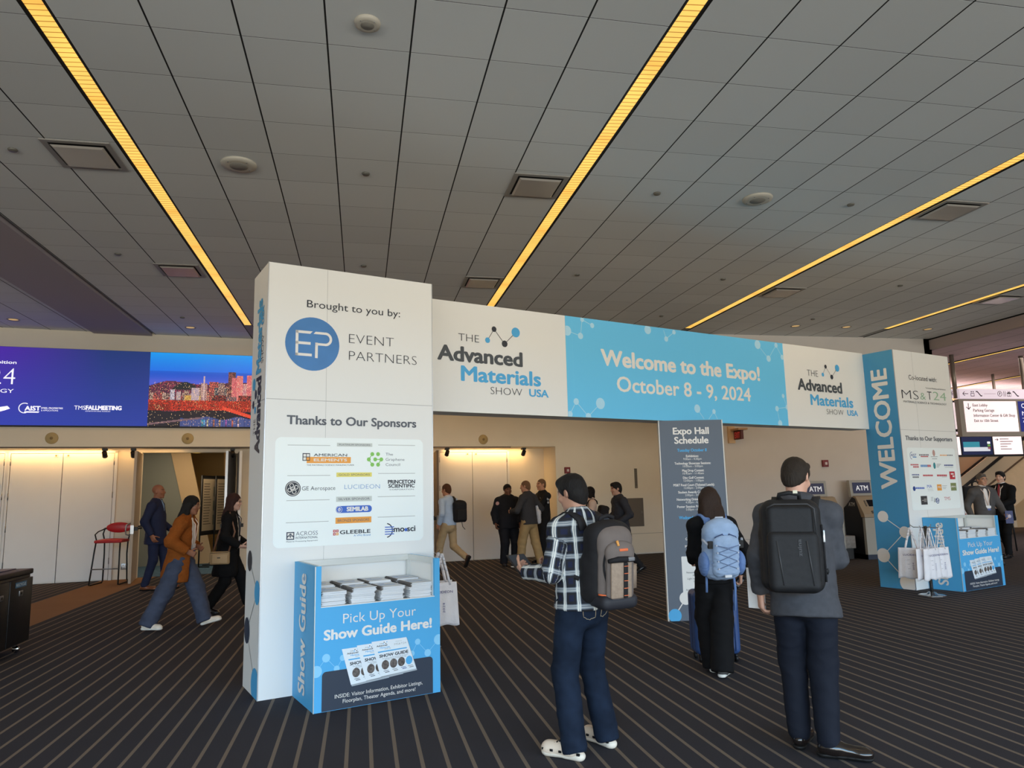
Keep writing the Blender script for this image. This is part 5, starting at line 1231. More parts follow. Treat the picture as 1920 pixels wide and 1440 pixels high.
            for sx in (-1, 1): p += [cap(hd(sx*.07, .0, .03), .028*a, bk(sx*.085, .005, -.12), .026*a, None, .03), cap(bk(sx*.085, .005, -.10), .026*a, bk(sx*.085, .012, ln+.03), .016*a, None, .03)]
            if style == 'longback': p += [cap(bk(.07, -.06, -.10), .035*a, bk(.115, -.075, -.30), .016*a, None, .03), cap(bk(.03, -.07, -.12), .035*a, bk(.06, -.085, -.31), .016*a, None, .03)]
            p += [ell(hd(0, .105, -.02), V3(.056, .058, .088)*a, RH, .012, '-')]
        elif style == 'bun':
            p += [ell(hd(0, -.085, .05), V3(.045, .04, .045)*a, RH, .02), ('pln', hd(0, .085, .055), nrm(RH @ V3(0, .5, -.86)), None, None, None, .008, '-'), cap(hd(-.06, -.06, -.02), .02*a, hd(-.085, -.03, -.13), .012*a, None, .02)]
        return soft(name, p, m, s.root, min(s.h, .0075), .012*a, 1, wr=.0034 if style not in ('buzz',) else .0006, wsc=26, stretch=(1, 1, .4), seed=hash(style) % 7)
    def torso(s, ex=0.0, hem=-.06, flare=0.0, belly=0.0, chest=1.0, open_=None):
        sc, R, b = s.sc, s.R, s.b; f = R @ V3(0, 1, 0); up = R @ V3(0, 0, 1)
        A = lambda x, y, z: s.P+R @ V3(x, y, z)*sc
        p = [cap(A(0, 0, .10), (.148*b+ex)*sc, A(0, .005, .26), (.158*b*chest+ex)*sc, (f, .70)), cap(A(0, 0, .26), (.158*b*chest+ex)*sc, A(0, -.008, .375), (.150*b*chest+ex)*sc, (f, .72)),
             cap(A(0, 0, hem), (.156*b+ex+flare)*sc, A(0, 0, .12), (.148*b+ex)*sc, (f, .84), .05)]
        for k in 'lr':
            p.append(cap(s.N-up*.03*sc, (.062+ex)*sc, s.sh[k]-up*.012*sc, (.055+ex)*sc, None, .04))
        if belly: p.append(ell(A(0, .07, .06), V3(.15, .10, .16)*sc*b, R, .08))
        return p
    def sleeves(s, r0=.058, r1=.050, r2=.040, end=1.0, only='lr'):
        sc = s.sc; p = []
        for k in only:
            e = s.el[k]+(s.wr[k]-s.el[k])*end
            p += [cap(s.sh[k], r0*sc, s.el[k], r1*sc, None, .035), cap(s.el[k], r1*sc, e, r2*sc, None, .03)]
        return p
    def neckcut(s, r=.052, d=.0):
        sc = s.sc; return [cap(s.N+s.R @ V3(0, .012, .015+d)*sc, r*sc, s.N+s.R @ V3(0, .02, .16)*sc, r*1.1*sc, None, .012, '-')]
    def hemcut(s, z, tilt=0.0): return [pln(s.P+s.R @ V3(0, 0, z)*s.sc, s.R @ V3(0, tilt, -1), .008)]
    def cuffcut(s, end=1.0):
        o = []
        for k in 'lr':
            d = nrm(s.wr[k]-s.el[k]); c = s.el[k]+(s.wr[k]-s.el[k])*end; o.append(rbx(c+d*.06*s.sc, V3(.06, .06, .06)*s.sc, frame(d), .004, .004, '-'))
        return o
    def collar(s, m, r=.066, hgt=.035, name='collar', tilt=.25):
        sc = s.sc; a = s.N+s.R @ V3(0, .004, .0)*sc; u = nrm(s.R @ V3(0, tilt, 1))
        return soft(name, [cap(a, r*sc, a+u*hgt*sc, (r-.004)*sc, None, .01), cap(a, (r-.010)*sc, a+u*.15*sc, (r-.010)*sc, None, .006, '-'), pln(a+u*hgt*sc, u, .004), cap(a+s.R @ V3(0, .07, .03)*sc, .02*sc, a+s.R @ V3(0, .09, .06)*sc, .02*sc, None, .004, '-')], m, s.root, .005, .008)
    def trousers(s, m, r0=.092, r1=.070, r2=.060, hem=.055, ex=0.0, wr=.0035, name='trousers', seed=1, top=.06, lift=0.0):
        sc, b = s.sc, s.b; f = s.R @ V3(0, 1, 0); p = [cap(s.P+V3(0, 0, top)*sc, (.130*b+ex)*sc, s.P-V3(0, 0, .03)*sc, (.143*b+ex)*sc, (V3(0, 1, 0), .80)), ell(s.P+V3(0, -.035, -.06)*sc, V3(.13*b, .095*b, .10)*sc, None, .05)]
        for k in 'lr':
            e = s.an[k]+(s.kn[k]-s.an[k])*hem*2.0-V3(0, 0, .03)*sc*(1-lift)
            p += [cap(s.hp[k], (r0*b+ex)*sc, s.kn[k], (r1+ex)*sc, None, .03), cap(s.kn[k], (r1+ex)*sc, e, (r2+ex)*sc, None, .03)]
        for k in 'lr':
            d = nrm(s.an[k]-s.kn[k]); c = s.an[k]-V3(0, 0, .045)*sc*(1-lift)+d*.0; p.append(pln_local(c, d, .10*sc, s))
        return soft(name, p, m, s.root, s.h, .012*sc, 1, wr=wr*1.05, seed=seed, wsc=7, stretch=(.9, .9, 1.45))
    def shoes(s, m, sole_m, ln=.265, wd_=.046, hgt=.062, sole=.022, name='shoe', toe=.7, high=0.0, only='lr', tall=1.0):
        sc = s.sc
        for k in only:
            t = s.toe[k]; u = nrm(V3(0, 0, 1)-t*t[2]); sd = np.cross(t, u); base = s.an[k]-u*.085*sc; hl = base-t*.065*sc; tp = hl+t*ln*sc; Rm = np.stack([sd, t, u], 1)
            up = [cap(hl+t*.04*sc+u*.045*sc*tall, .038*sc, hl+t*.10*sc+u*.05*sc*tall, .040*sc*tall**.5, None, .03), cap(hl+t*.09*sc+u*.045*sc*tall, .040*sc*tall**.5, tp-t*.05*sc+u*.034*sc*tall, .036*sc*toe/.7*tall**.5, None, .03), ell(tp-t*.055*sc+u*.034*sc*tall, V3(.044, .055, .028*tall)*sc, Rm, .02),
                  cap(base+u*.05*sc, .038*sc, base+u*(.085+high)*sc, .036*sc, None, .02), cap(base+u*(.078+high)*sc, .028*sc, base+u*(.2+high)*sc, .028*sc, None, .006, '-'), pln(base+u*.012*sc, -u, .003)]
            r_ = s.root
            o = soft(name, up, m, r_, .0055, .012, 1)
            so_ = [cap(hl+t*.035*sc+u*.02*sc*tall, .040*sc, hl+t*.12*sc+u*.02*sc*tall, .037*sc, (u, .6*tall)), cap(hl+t*.12*sc+u*.02*sc*tall, .037*sc, tp-t*.046*sc+u*.02*sc*tall, .048*sc, (u, .5*tall)), pln(base+u*sole*1.2*sc, u, .004), pln(base+u*.001, -u, .002)]
            soft('sole', so_, sole_m, o, .0055, .008, 1)
    def frame_at(s, x, y, z, R2=None):
        """world matrix at a point of the upper back / chest frame"""
        p = s.N+s.R @ V3(x, y, z)*s.sc; R = s.R if R2 is None else s.R @ R2
        m = Matrix.Identity(4)
        for i in range(3):
            for j in range(3): m[i][j] = R[i][j]
        m.translation = p; return s.M @ m
    def lanyard(s, m, badge=True, front=.30):
        sc = s.sc; a = s.N+s.R @ V3(0, .006, .012)*sc; b = MB(); pts = []
        for q in range(9):
            t = math.radians(-30-120*q/8); pts.append(a+s.R @ V3(.082*math.cos(t), .062*math.sin(t)-.01, .012)*sc)
        L_, Rr = a+s.R @ V3(.075, .06, -.02)*sc, a+s.R @ V3(-.075, .06, -.02)*sc; e = a+s.R @ V3(0, .145, -front)*sc
        path = [e, a+s.R @ V3(.06, .135, -.10)*sc, L_]+pts+[Rr, a+s.R @ V3(-.06, .135, -.10)*sc, e]
        for i in range(len(path)-1):
            b.tube([path[i], path[i+1]], .0062*sc, n=6)
        o = b.build('lanyard', m, s.root)
        if badge:
            g = MB(); c = e; x, y, z = s.R @ V3(1, 0, 0), s.R @ V3(0, 1, 0), s.R @ V3(0, 0, 1)
            def bx(w0, h0, h1, y0, y1, mi):
                vs = [c+x*sx*w0+z*hz_+y*yy for yy in (y0, y1) for hz_ in (h0, h1) for sx in (-1, 1)]; g.add(vs, [(0,1,3,2),(4,6,7,5),(0,4,5,1),(2,3,7,6),(0,2,6,4),(1,5,7,3)], mi)
            bx(.045, -.12, 0, .0, .004, 0); bx(.038, -.10, -.05, .004, .0055, 1); g.build('badge', [mat('badge_white', (228, 228, 230), .4), mat('badge_blue', (70, 90, 150), .5)], s.root)
        return o
def frame(d):
    d = nrm(d); a = V3(0, 0, 1) if abs(d[2]) < .9 else V3(1, 0, 0); x = nrm(np.cross(a, d)); y = np.cross(d, x); return np.stack([x, y, d], 1)
def pln_local(c, d, r, s): return rbx(c+d*.12*s.sc, V3(.115, .115, .12)*s.sc, frame(d), .004, .004, '-')
LAN_O = mat('lanyard_orange_white', (236, 214, 200), .7)
M_SHOEW = mat('shoe_white', (226, 216, 200), .6, bump=.1); M_SOLEW = mat('sole_white', (230, 226, 216), .6); M_SHOEB = mat('shoe_black', (20, 19, 20), .22, spec=.6); M_SOLEB = mat('sole_black', (16, 15, 15), .6)

def at_px(x, y): g_ = ground(x, y); return (float(g_[0]), float(g_[1]))
# ------------------------------------------------------------------ the visitors
def foot_px(loc, face, H, heel, toe):
    a, b = ground(*heel)[:2], ground(*toe)[:2]; d = b-a; yaw = math.atan2(d[1], d[0]); sc = H/1.75
    p = a+nrm(d)*.065*sc-np.array(loc); t = math.radians(face); f = np.array([math.cos(t), math.sin(t)]); r = np.array([f[1], -f[0]])
    return (float(p @ r)/sc, float(p @ f)/sc, 0.0), math.degrees(t-yaw)
def attach(o, m): o.matrix_world = m; return o
def hanging_strap(name, pts, wd_, th, m, parent, nrmv=None):
    """flat webbing along points; nrmv = list of outward normals"""
    mb = MB(); k = len(pts); P_ = [np.array(p, float) for p in pts]
    vs = []
    for i in range(k):
        t = nrm(P_[min(i+1, k-1)]-P_[max(i-1, 0)]); n = np.array(nrmv[i] if nrmv is not None else (0, 1, 0), float); n = nrm(n-t*(n @ t)); s_ = np.cross(t, n)
        for a, b in ((-1, -1), (1, -1), (1, 1), (-1, 1)): vs.append(P_[i]+s_*a*wd_/2+n*b*th/2)
    fs = [(0, 1, 2, 3), tuple((k-1)*4+j for j in (3, 2, 1, 0))]
    for i in range(k-1):
        for j in range(4): fs.append((i*4+j, i*4+(j+1) % 4, (i+1)*4+(j+1) % 4, (i+1)*4+j))
    mb.add(vs, fs, 0, True); return mb.build(name, m, parent)
def shoulder_straps(p, bag, m, wd_=.06, dn=-.36, out=.085, top_y=-.12, only=(-1, 1)):
    """padded straps from the bag over both shoulders and back under the arms, in the bag's own frame"""
    inv = bag.matrix_world.inverted()
    for sg in only:
        loc = [(sg*.075, top_y, -.10), (sg*.085, -.105, -.035), (sg*.095, -.055, .004), (sg*.105, .0, .012), (sg*.112, .07, -.02), (sg*.118, .125, -.10), (sg*.125, .135, -.2), (sg*.150, .09, -.30), (sg*.165, .0, dn), (sg*.135, -.11, dn-.04)]
        nr = [(0, -1, .3), (0, -.8, .8), (0, -.4, 1), (0, .1, 1), (0, .7, .8), (0, 1, .2), (0, 1, 0), (sg*.7, .8, 0), (sg, 0, 0), (sg*.7, -.7, 0)]
        pts = []; ns = []
        for a, n in zip(loc, nr):
            w = p.M @ Vector(tuple(p.N+p.R @ np.array(a)*p.sc)); pts.append(tuple(inv @ w))
            ns.append(tuple(inv.to_3x3() @ (p.M.to_3x3() @ Vector(tuple(p.R @ np.array(n))))))
        hanging_strap('shoulder_strap', pts[:7], wd_, .016, m, bag, ns[:7]); hanging_strap('strap_webbing', pts[6:], .026, .005, m, bag, ns[6:])

# ---- 1: person in plaid with a brown-grey backpack
F1 = 116; H1_ = 1.67; l1 = at_px(1103, 1408)
ll, lt = foot_px(l1, F1, H1_, (1096, 1428), (1016, 1413)); rl, rt = foot_px(l1, F1, H1_, (1153, 1405), (1098, 1384))
p1 = Person('person in a plaid shirt and jeans looking at a tablet, back half turned', l1, F1, H1_, 1.02, lean=3, head=(12, 0, 8), la=(-.27, .26, 1.10), ra=(.07, .33, 1.10), lap=(-.25, -.5, -1), rap=(.5, -.8, -.9), ll=ll, rl=rl, lt=lt, rt=rt, h=.0065, skin=(188, 142, 118))
p1.hand_pose['l'] = dict(curl=(35, 45, 30), d=p1.R @ V3(.35, .9, .15), n=p1.R @ V3(.75, -.3, .75), thumb=25); p1.hand_pose['r'] = dict(curl=(35, 45, 30), d=p1.R @ V3(-.35, .9, .15), n=p1.R @ V3(-.75, -.3, .75), thumb=25)
p1.body()
p1.hair('asian', hair_mat('hair_black', (26, 23, 22)))
def plaid():
    m = bpy.data.materials.new('plaid_flannel'); m.use_nodes = True; nt = m.node_tree; b = nt.nodes['Principled BSDF']
    at = N(nt, 'ShaderNodeAttribute'); at.attribute_name = 'weave'; nz = N(nt, 'ShaderNodeTexNoise'); nz.inputs['Scale'].default_value = 9
    tc = N(nt, 'ShaderNodeTexCoord'); nt.links.new(tc.outputs['Object'], nz.inputs[0]); nb = N(nt, 'ShaderNodeVectorMath', operation='SCALE'); nt.links.new(nz.outputs['Color'], nb.inputs[0]); nb.inputs['Scale'].default_value = .012
    ad = N(nt, 'ShaderNodeVectorMath', operation='ADD'); nt.links.new(at.outputs['Vector'], ad.inputs[0]); nt.links.new(nb.outputs[0], ad.inputs[1])
    sp = N(nt, 'ShaderNodeSeparateXYZ'); nt.links.new(ad.outputs[0], sp.inputs[0])
    def masks(x, per):
        f = mth(nt, 'FRACT', mth(nt, 'DIVIDE', mth(nt, 'ADD', x, 7.0), per))
        wht = mth(nt, 'MAXIMUM', band(nt, f, .06, .15), band(nt, f, .20, .26)); gry = band(nt, f, .0, .32); nav = band(nt, f, .50, .84)
        return wht, gry, nav
    wu, gu, nu = masks(sp.outputs[0], .088); wv, gv, nv = masks(sp.outputs[1], .098)
    c = mixc(nt, mth(nt, 'MULTIPLY', nu, nv), L((40, 41, 46)), L((36, 40, 62)))
    c = mixc(nt, mth(nt, 'MULTIPLY', mth(nt, 'MAXIMUM', gu, gv), .62), c, L((120, 130, 142)))
    c = mixc(nt, mth(nt, 'MULTIPLY', gu, gv), c, L((158, 164, 168)))
    c = mixc(nt, mth(nt, 'MULTIPLY', wu, .95), c, L((222, 222, 214))); c = mixc(nt, mth(nt, 'MULTIPLY', wv, .45), c, L((206, 208, 204)))
    nt.links.new(c, b.inputs['Base Color']); b.inputs['Roughness'].default_value = .9; b.inputs['Specular IOR Level'].default_value = .15
    return m
def weave_uv(p):
    def f(v):
        q = (v-p.P) @ p.R; out = np.zeros((len(v), 3)); out[:, 0] = np.arctan2(q[:, 0], -q[:, 1]*1.25)*.165; out[:, 1] = q[:, 2]
        dt = np.abs(q[:, 0])/p.sc
        for k in 'lr':
            best = None
            for a, b_, base in ((p.sh[k], p.el[k], 0.0), (p.el[k], p.wr[k], .285)):
                ba = b_-a; hu = ((v-a) @ ba)/(ba @ ba); h_ = np.clip(hu, 0, 1); e = v-a-h_[:, None]*ba; d = np.linalg.norm(e, axis=1); Fm = frame(ba)
                g_ = e @ Fm; uu = np.arctan2(g_[:, 1], g_[:, 0])*.055; vv = base*p.sc+hu*np.linalg.norm(ba)
                if best is None: best = [d, uu, vv]
                else:
                    m_ = d < best[0]; best = [np.where(m_, d, best[0]), np.where(m_, uu, best[1]), np.where(m_, vv, best[2])]
            side = -1 if k == 'l' else 1
            m_ = (best[0] < .072*p.sc) & ((q[:, 0]*side/p.sc > .150) | (q[:, 1] > .13*p.sc))
            out[m_, 0] = best[1][m_]; out[m_, 1] = best[2][m_]
        return out
    return f
M_PLAID = plaid()
soft('plaid_shirt', p1.torso(.022, -.06, .022)+p1.sleeves(.070, .060, .046, .97)+p1.neckcut()+p1.hemcut(-.055, .05)+p1.cuffcut(.97), M_PLAID, p1.root, .0065, .02, 1, wr=.006, wsc=8, uv=weave_uv(p1))
p1.collar(M_PLAID, .067, .042)
denim = mat('denim', (24, 34, 50), .85, spec=.15, var=.34, vscale=9, bump=.25, bscale=500)
def on_surface(o, q):
    vs = np.array([v.co for v in o.data.vertices]); i = int(((vs-np.array(q))**2).sum(1).argmin()); return vs[i]+np.array(o.data.vertices[i].normal)*.002
jeans = p1.trousers(denim, .094, .076, .070, .02, .006, wr=.007, name='jeans')
st = MB()
for sx in (-1, 1):
    c = p1.P+V3(sx*.075, -.150, -.055)*p1.sc
    for a, b in (((-.05, .05), (.05, .05)), ((-.05, .05), (-.045, -.05)), ((.05, .05), (.045, -.05)), ((-.045, -.05), (0, -.07)), ((0, -.07), (.045, -.05))):
        st.tube([on_surface(jeans, c+V3(a[0]+(b[0]-a[0])*t/5, 0, a[1]+(b[1]-a[1])*t/5)) for t in range(6)], .0022, n=5)
st.build('pocket_stitching', mat('stitch_tan', (150, 134, 112), .8), p1.root)
cream = mat('clog_cream', (224, 206, 186), .6); p1.shoes(cream, mat('clog_sole', (226, 216, 200), .65), .290, .05, .06, .040, 'clog', .8, tall=1.3)
for o in p1.root.children:
    if o.name.startswith('clog'):
        kk = 'l' if (Vector(tuple(p1.an['l']))-o.data.vertices[0].co).length < (Vector(tuple(p1.an['r']))-o.data.vertices[0].co).length else 'r'
        t = p1.toe[kk]; u = V3(0, 0, 1); sd = np.cross(t, u); base = p1.an[kk]-u*.085*p1.sc; vb = MB()
        for sgn in (-1, 1):
            for j in range(5):
                c = base+t*(-.045+.058*j)+sd*sgn*(.046 if j < 4 else .038)+u*.047; vb.add([tuple(c+t*a*.009+u*b*.006+sd*e*.006) for e in (-1, 1) for b in (-1, 1) for a in (-1, 1)], [(0,1,3,2),(4,6,7,5),(0,4,5,1),(2,3,7,6),(0,2,6,4),(1,5,7,3)])
        for j in range(5):
            c = base+t*(.085+.018*j)+u*(.098-.008*j); vb.add([tuple(c+t*a*.003+u*b*.004+sd*e*(.026-.002*j)) for e in (-1, 1) for b in (-1, 1) for a in (-1, 1)], [(0,1,3,2),(4,6,7,5),(0,4,5,1),(2,3,7,6),(0,2,6,4),(1,5,7,3)])
        vb.build('vent_slot', M_BLACK, o)
p1.lanyard(LAN_O, False)
# tablet in the hands
w_, d_, n_, th_ = p1.hf['l']; c_ = (p1.wr['l']+p1.wr['r'])/2+p1.R @ V3(-.05, .13, .035)
tb = thing('tablet', 'black tablet held by the person in plaid', 'tablet'); mm = p1.M @ Matrix.Translation(tuple(c_)) @ Matrix.Rotation(math.radians(38), 4, 'X'); tb.matrix_world = mm
MB().rbox((-.075, -.10, -.004), (.075, .10, .004), .004).build('case', mat('tablet_case', (30, 30, 34), .4), tb); MB().box((-.066, -.09, .0042), (.066, .09, .0048)).build('screen', mat('tablet_screen', (60, 66, 76), .2), tb)
# backpack
def pack_frame(p, x, y, z, tilt=0, yaw=0): return p.frame_at(x, y, z, Rz(math.radians(yaw)) @ Rx(math.radians(tilt)))
bk = thing('backpack', 'brown-grey backpack with orange trim on the person in plaid', 'backpack'); bk.matrix_world = pack_frame(p1, .02, -.225, -.305, 8, -10)
M_BG = cloth('pack_taupe', (112, 102, 97)); M_BK = cloth('pack_black', (34, 33, 35), .7); M_ORT = mat('pack_orange', (224, 112, 66), .6); M_TAN = mat('pack_tan', (150, 130, 112), .6, var=.12, vscale=60)
soft('main_body', [rbx((0, .02, -.01), (.145, .085, .235), None, .07), ell((0, -.01, .15), (.125, .08, .10), None, .05), rbx((0, .05, -.10), (.155, .06, .14), None, .05, .03)], M_BK, bk, .007, .03, 1, wr=.003)
soft('front_panel', [rbx((0, -.06, -.005), (.118, .045, .21), None, .06), ell((0, -.05, .13), (.105, .05, .09), None, .05)], M_BG, bk, .006, .03, 1, wr=.002)
fp = soft('front_pocket', [rbx((.0, -.115, -.045), (.098, .032, .165), None, .045), ell((0, -.108, .08), (.085, .034, .06), None, .04)], M_BG, bk, .0055, .03, 1, wr=.0012)
zt = MB(); zt.tube([(.098*math.cos(t), -.092-.012*abs(math.sin(t)), -.0+.155*math.sin(t)*(1 if math.sin(t) > 0 else 1.1)) for t in [math.radians(a) for a in range(-50, 231, 10)]], .006, n=8); zt.build('zipper', M_BK, bk)
zp = MB(); zp.tube([(-.035, -.135, .145), (-.03, -.145, .115)], .008); zp.build('zipper_pull', mat('pull_orange', (226, 158, 84), .5), bk)
MB().rbox((-.085, -.156, -.185), (.06, -.138, .02), .008).build('tan_panel', M_TAN, fp)
dk = MB(); dk.rbox((-.002, -.165, -.185), (.026, -.152, .02), .005); dk.build('webbing', M_BK, fp)
ob = MB()
for k in range(5): ob.box((-.004, -.1665, -.17+k*.042), (.028, -.1645, -.1665+k*.042))
ob.build('daisy_loop', M_ORT, fp)
mb_ = MB(); mb_.tube([(-.10, -.142, .030), (-.04, -.156, .040), (.03, -.158, .038), (.085, -.148, .030)], [.012, .018, .017, .012]); mb_.build('mesh_flap', M_BK, fp); MB().rbox((.02, -.178, .028), (.065, -.155, .052), .006).build('buckle', mat('buckle_grey', (120, 120, 122), .3), fp)
soft('base_panel', [rbx((0, -.045, -.215), (.128, .098, .045), None, .04)], mat('pack_base', (38, 38, 44), .6), bk, .006, .02, 1)
rm = MB(); rm.tube([(.118*math.cos(math.radians(a)), -.05+.095*math.sin(math.radians(a)), -.172) for a in range(190, 351, 8)], .0055, n=8); rm.build('orange_piping', M_ORT, bk)
MB().rbox((-.03, -.158, .085), (.03, -.142, .10), .003).build('brand_patch', M_ORT, fp)
hh = MB(); hh.tube([(-.05, .03, .225), (-.045, .02, .262), (0, .015, .275), (.045, .02, .262), (.05, .03, .225)], .012); hh.build('grab_handle', M_BK, bk)
MB().tube([(.152, -.02, -.16), (.155, -.02, -.02)], [.036, .034]).build('bottle_pocket', M_TAN, bk)
shoulder_straps(p1, bk, M_BK)

# ---- 2: person in a grey suit jacket with a black backpack
F2 = 60; H2_ = 1.745; l2 = at_px(1530, 1408)
ll, lt = foot_px(l2, F2, H2_, (1497, 1408), (1520, 1376)); rl, rt = foot_px(l2, F2, H2_, (1533, 1418), (1628, 1428))
p2 = Person('person in a grey suit jacket and navy trousers looking down, back turned', l2, F2, H2_, 1.04, lean=6, head=(12, 0, -24), la=(-.25, .02, .90), ra=(.14, .32, 1.10), lap=(-.3, -1, 0), rap=(.35, -.7, -.8), ll=ll, rl=rl, lt=lt, rt=rt, h=.0068, skin=(214, 164, 140))
p2.hand_pose['l'] = dict(curl=(30, 40, 25), d=p2.R @ V3(.0, .1, -1), n=p2.R @ V3(.9, .3, 0)); p2.hand_pose['r'] = dict(curl=(45, 55, 30), d=p2.R @ V3(-.3, .9, .2), n=p2.R @ V3(-.7, 0, .7))
p2.body(); p2.hair('short', hair_mat('hair_dark_brown', (46, 38, 31)))
M_SUIT = mat('suit_grey', (70, 71, 76), .8, spec=.25, var=.10, vscale=30, bump=.12, bscale=500)
soft('suit_jacket', p2.torso(.022, -.16, .014)+[cap(p2.P+p2.R @ V3(0, .0, -.05)*p2.sc, .165*p2.sc, p2.P+p2.R @ V3(.02, -.01, -.22)*p2.sc, .182*p2.sc, (p2.R @ V3(0, 1, 0), .78), .05)]+p2.sleeves(.064, .058, .049, .96)+p2.neckcut(.054)+p2.hemcut(-.165, -.05)+p2.cuffcut(.96), M_SUIT, p2.root, .0068, .02, 1, wr=.007, wsc=7, seed=3)
p2.collar(M_SUIT, .070, .030); p2.collar(mat('shirt_white', (226, 222, 220), .8), .060, .055, 'shirt_collar')
p2.trousers(mat('trouser_navy', (23, 27, 38), .8, spec=.2, bump=.1, var=.06), .086, .076, .058, .045, .006, wr=.007, seed=5)
M_OX = mat('oxford_leather', (30, 24, 22), .16, spec=.7); p2.shoes(M_OX, M_SOLEB, .30, .047, .06, .022, 'oxford_shoe', .62, tall=1.15)
p2.lanyard(LAN_O, False)
b2 = thing('backpack', 'black backpack on the person in the grey suit jacket', 'backpack'); b2.matrix_world = pack_frame(p2, -.055, -.265, -.29, 3, 6)
M_BN = mat('pack_black_nylon', (31, 31, 33), .6, spec=.3, var=.1, vscale=40, bump=.2, bscale=500); M_BN2 = mat('pack_trim', (58, 58, 60), .5)
soft('main_body', [rbx((0, .02, 0), (.165, .11, .265), None, .07), rbx((0, .06, -.06), (.172, .06, .19), None, .05, .03)], M_BN, b2, .007, .03, 1, wr=.003, seed=2)
up_ = soft('upper_panel', [rbx((-.015, -.095, .135), (.128, .03, .095), None, .03)], M_BN, b2, .006, .02, 1, wr=.001)
fp = soft('front_panel', [rbx((-.01, -.105, -.085), (.14, .042, .17), None, .04)], M_BN, b2, .006, .02, 1, wr=.0015)
sm_ = MB(); sm_.tube([(-.10, -.148, .03), (-.075, -.150, -.215)], .004); sm_.tube([(.06, -.150, .03), (.085, -.150, -.215)], .004); sm_.build('seam_trim', M_BN2, fp)
zz = MB(); zz.tube([(-.14, -.13, .215), (-.10, -.135, .235), (.08, -.135, .235), (.115, -.125, .21), (.12, -.12, .06)], .005); zz.build('zipper', M_BN2, b2)
MB().rbox((.165, -.05, .02), (.178, -.03, .09), .004).build('zipper_pull', M_ALU, b2)
sd_ = MB(); sd_.tube([(.16, -.06, .12), (.17, -.03, .0), (.165, -.05, -.20)], .006); sd_.build('side_zipper', M_BK, b2)
g = Gfx((0, -.1485, 0), (1, 0, 0), (0, -1, 0)); g.text('zuina', (.03, -.055), (.03, .04), .022, M_BN2, .03); o = g.build('lettering'); o.parent = fp
hh = MB(); hh.tube([(-.06, .0, .26), (-.055, -.03, .295), (0, -.035, .305), (.055, -.03, .295), (.06, .0, .26)], .013); hh.build('grab_handle', M_BN, b2)
MB().box((.02, -.05, .300), (.045, -.04, .318)).build('label_tab', mat('tab_white', (220, 214, 190), .6), b2)
shoulder_straps(p2, b2, M_BN, .075, -.40, only=(-1, 1))
# papers in the left hand
w_, d_, n_, th_ = p2.hf['l']; pp = thing('paper_sheet', 'white paper held low in the left hand of the person in the suit jacket', 'paper'); pp.matrix_world = p2.M @ Matrix.Translation(tuple(w_+d_*.02+p2.R @ V3(-.03, .10, .05))) @ Matrix.Rotation(-.5, 4, 'Z')
mbp = MB(); mbp.add([(-.055, .0, -.13), (.06, .005, -.13), (.06, .008, .12), (-.055, .0, .12), (-.055, .003, -.13), (.06, .008, -.13), (.06, .011, .12), (-.055, .003, .12)], [(0,1,2,3),(7,6,5,4),(0,4,5,1),(1,5,6,2),(2,6,7,3),(3,7,4,0)]); mbp.build('sheet', mat('paper', (236, 236, 236), .7), pp)

# ---- 3: person in black with a pale blue backpack and a suitcase
F3 = 84; H3_ = 1.56; l3 = at_px(1350, 1262)
ll, lt = foot_px(l3, F3, H3_, (1337, 1262), (1350, 1247)); rl, rt = foot_px(l3, F3, H3_, (1352, 1274), (1376, 1256))
p3 = Person('person with long brown hair, dressed in black, wearing a pale blue backpack', l3, F3, H3_, .92, head=(4, 0, -4), la=(-.12, .26, 1.02), ra=(.285, .05, .90), lap=(-.3, -.4, -1), rap=(.7, -.6, 0), ll=ll, rl=rl, lt=lt, rt=rt, h=.0072, skin=(206, 160, 138))
p3.hand_pose['r'] = dict(curl=(50, 60, 35), d=p3.R @ V3(.1, .35, -.9), n=p3.R @ V3(-.9, .3, 0)); p3.body()
p3.hair('longback', hair_mat('hair_brown', (54, 39, 31)))
M_BLK = mat('cloth_black', (17, 17, 19), .85, spec=.2, var=.1, bump=.1)
soft('black_jacket', p3.torso(.020, -.06, .012)+p3.sleeves(.058, .051, .044, .98)+p3.neckcut(.048)+p3.hemcut(-.10)+p3.cuffcut(.98), M_BLK, p3.root, .0072, .02, 1, wr=.005)
p3.collar(M_BLK, .062, .045)
p3.trousers(M_BLK, .100, .098, .100, .01, .004, wr=.007, seed=8)
p3.shoes(mat('knit_grey', (70, 68, 66), .8, bump=.4, bscale=300), M_SOLEW, .25, .045, .06, .03, 'sneaker', .7)
b3 = thing('backpack', 'pale blue backpack with bungee cords on the person in black', 'backpack'); b3.matrix_world = pack_frame(p3, -.005, -.225, -.30, 6, 4)
M_PB = mat('pack_pale_blue', (160, 184, 216), .7, spec=.2, var=.06, vscale=16, bump=.2, bscale=400); M_PB2 = mat('pack_mid_blue', (104, 134, 186), .7, var=.06, bump=.2); M_PB3 = mat('pack_silver_blue', (196, 204, 220), .6)
soft('main_body', [rbx((0, .02, -.02), (.15, .09, .225), None, .08), ell((0, .01, .16), (.125, .085, .095), None, .05), ell((0, -.0, -.18), (.145, .10, .07), None, .04)], M_PB, b3, .0065, .03, 1, wr=.006, wsc=14, seed=4)
fp = soft('front_pocket', [rbx((0, -.085, -.06), (.115, .04, .155), None, .05), ell((0, -.08, .07), (.10, .04, .06), None, .04)], M_PB, b3, .006, .03, 1, wr=.006, wsc=16, seed=6)
sp_ = soft('side_pocket', [ell((-.155, .0, -.12), (.04, .065, .10), None, .02)], M_PB2, b3, .006, .02, 1, wr=.004, wsc=20); soft('side_pocket', [ell((.16, .0, -.12), (.045, .07, .10), None, .02)], M_PB2, b3, .006, .02, 1, wr=.004, wsc=20)
bc = MB()
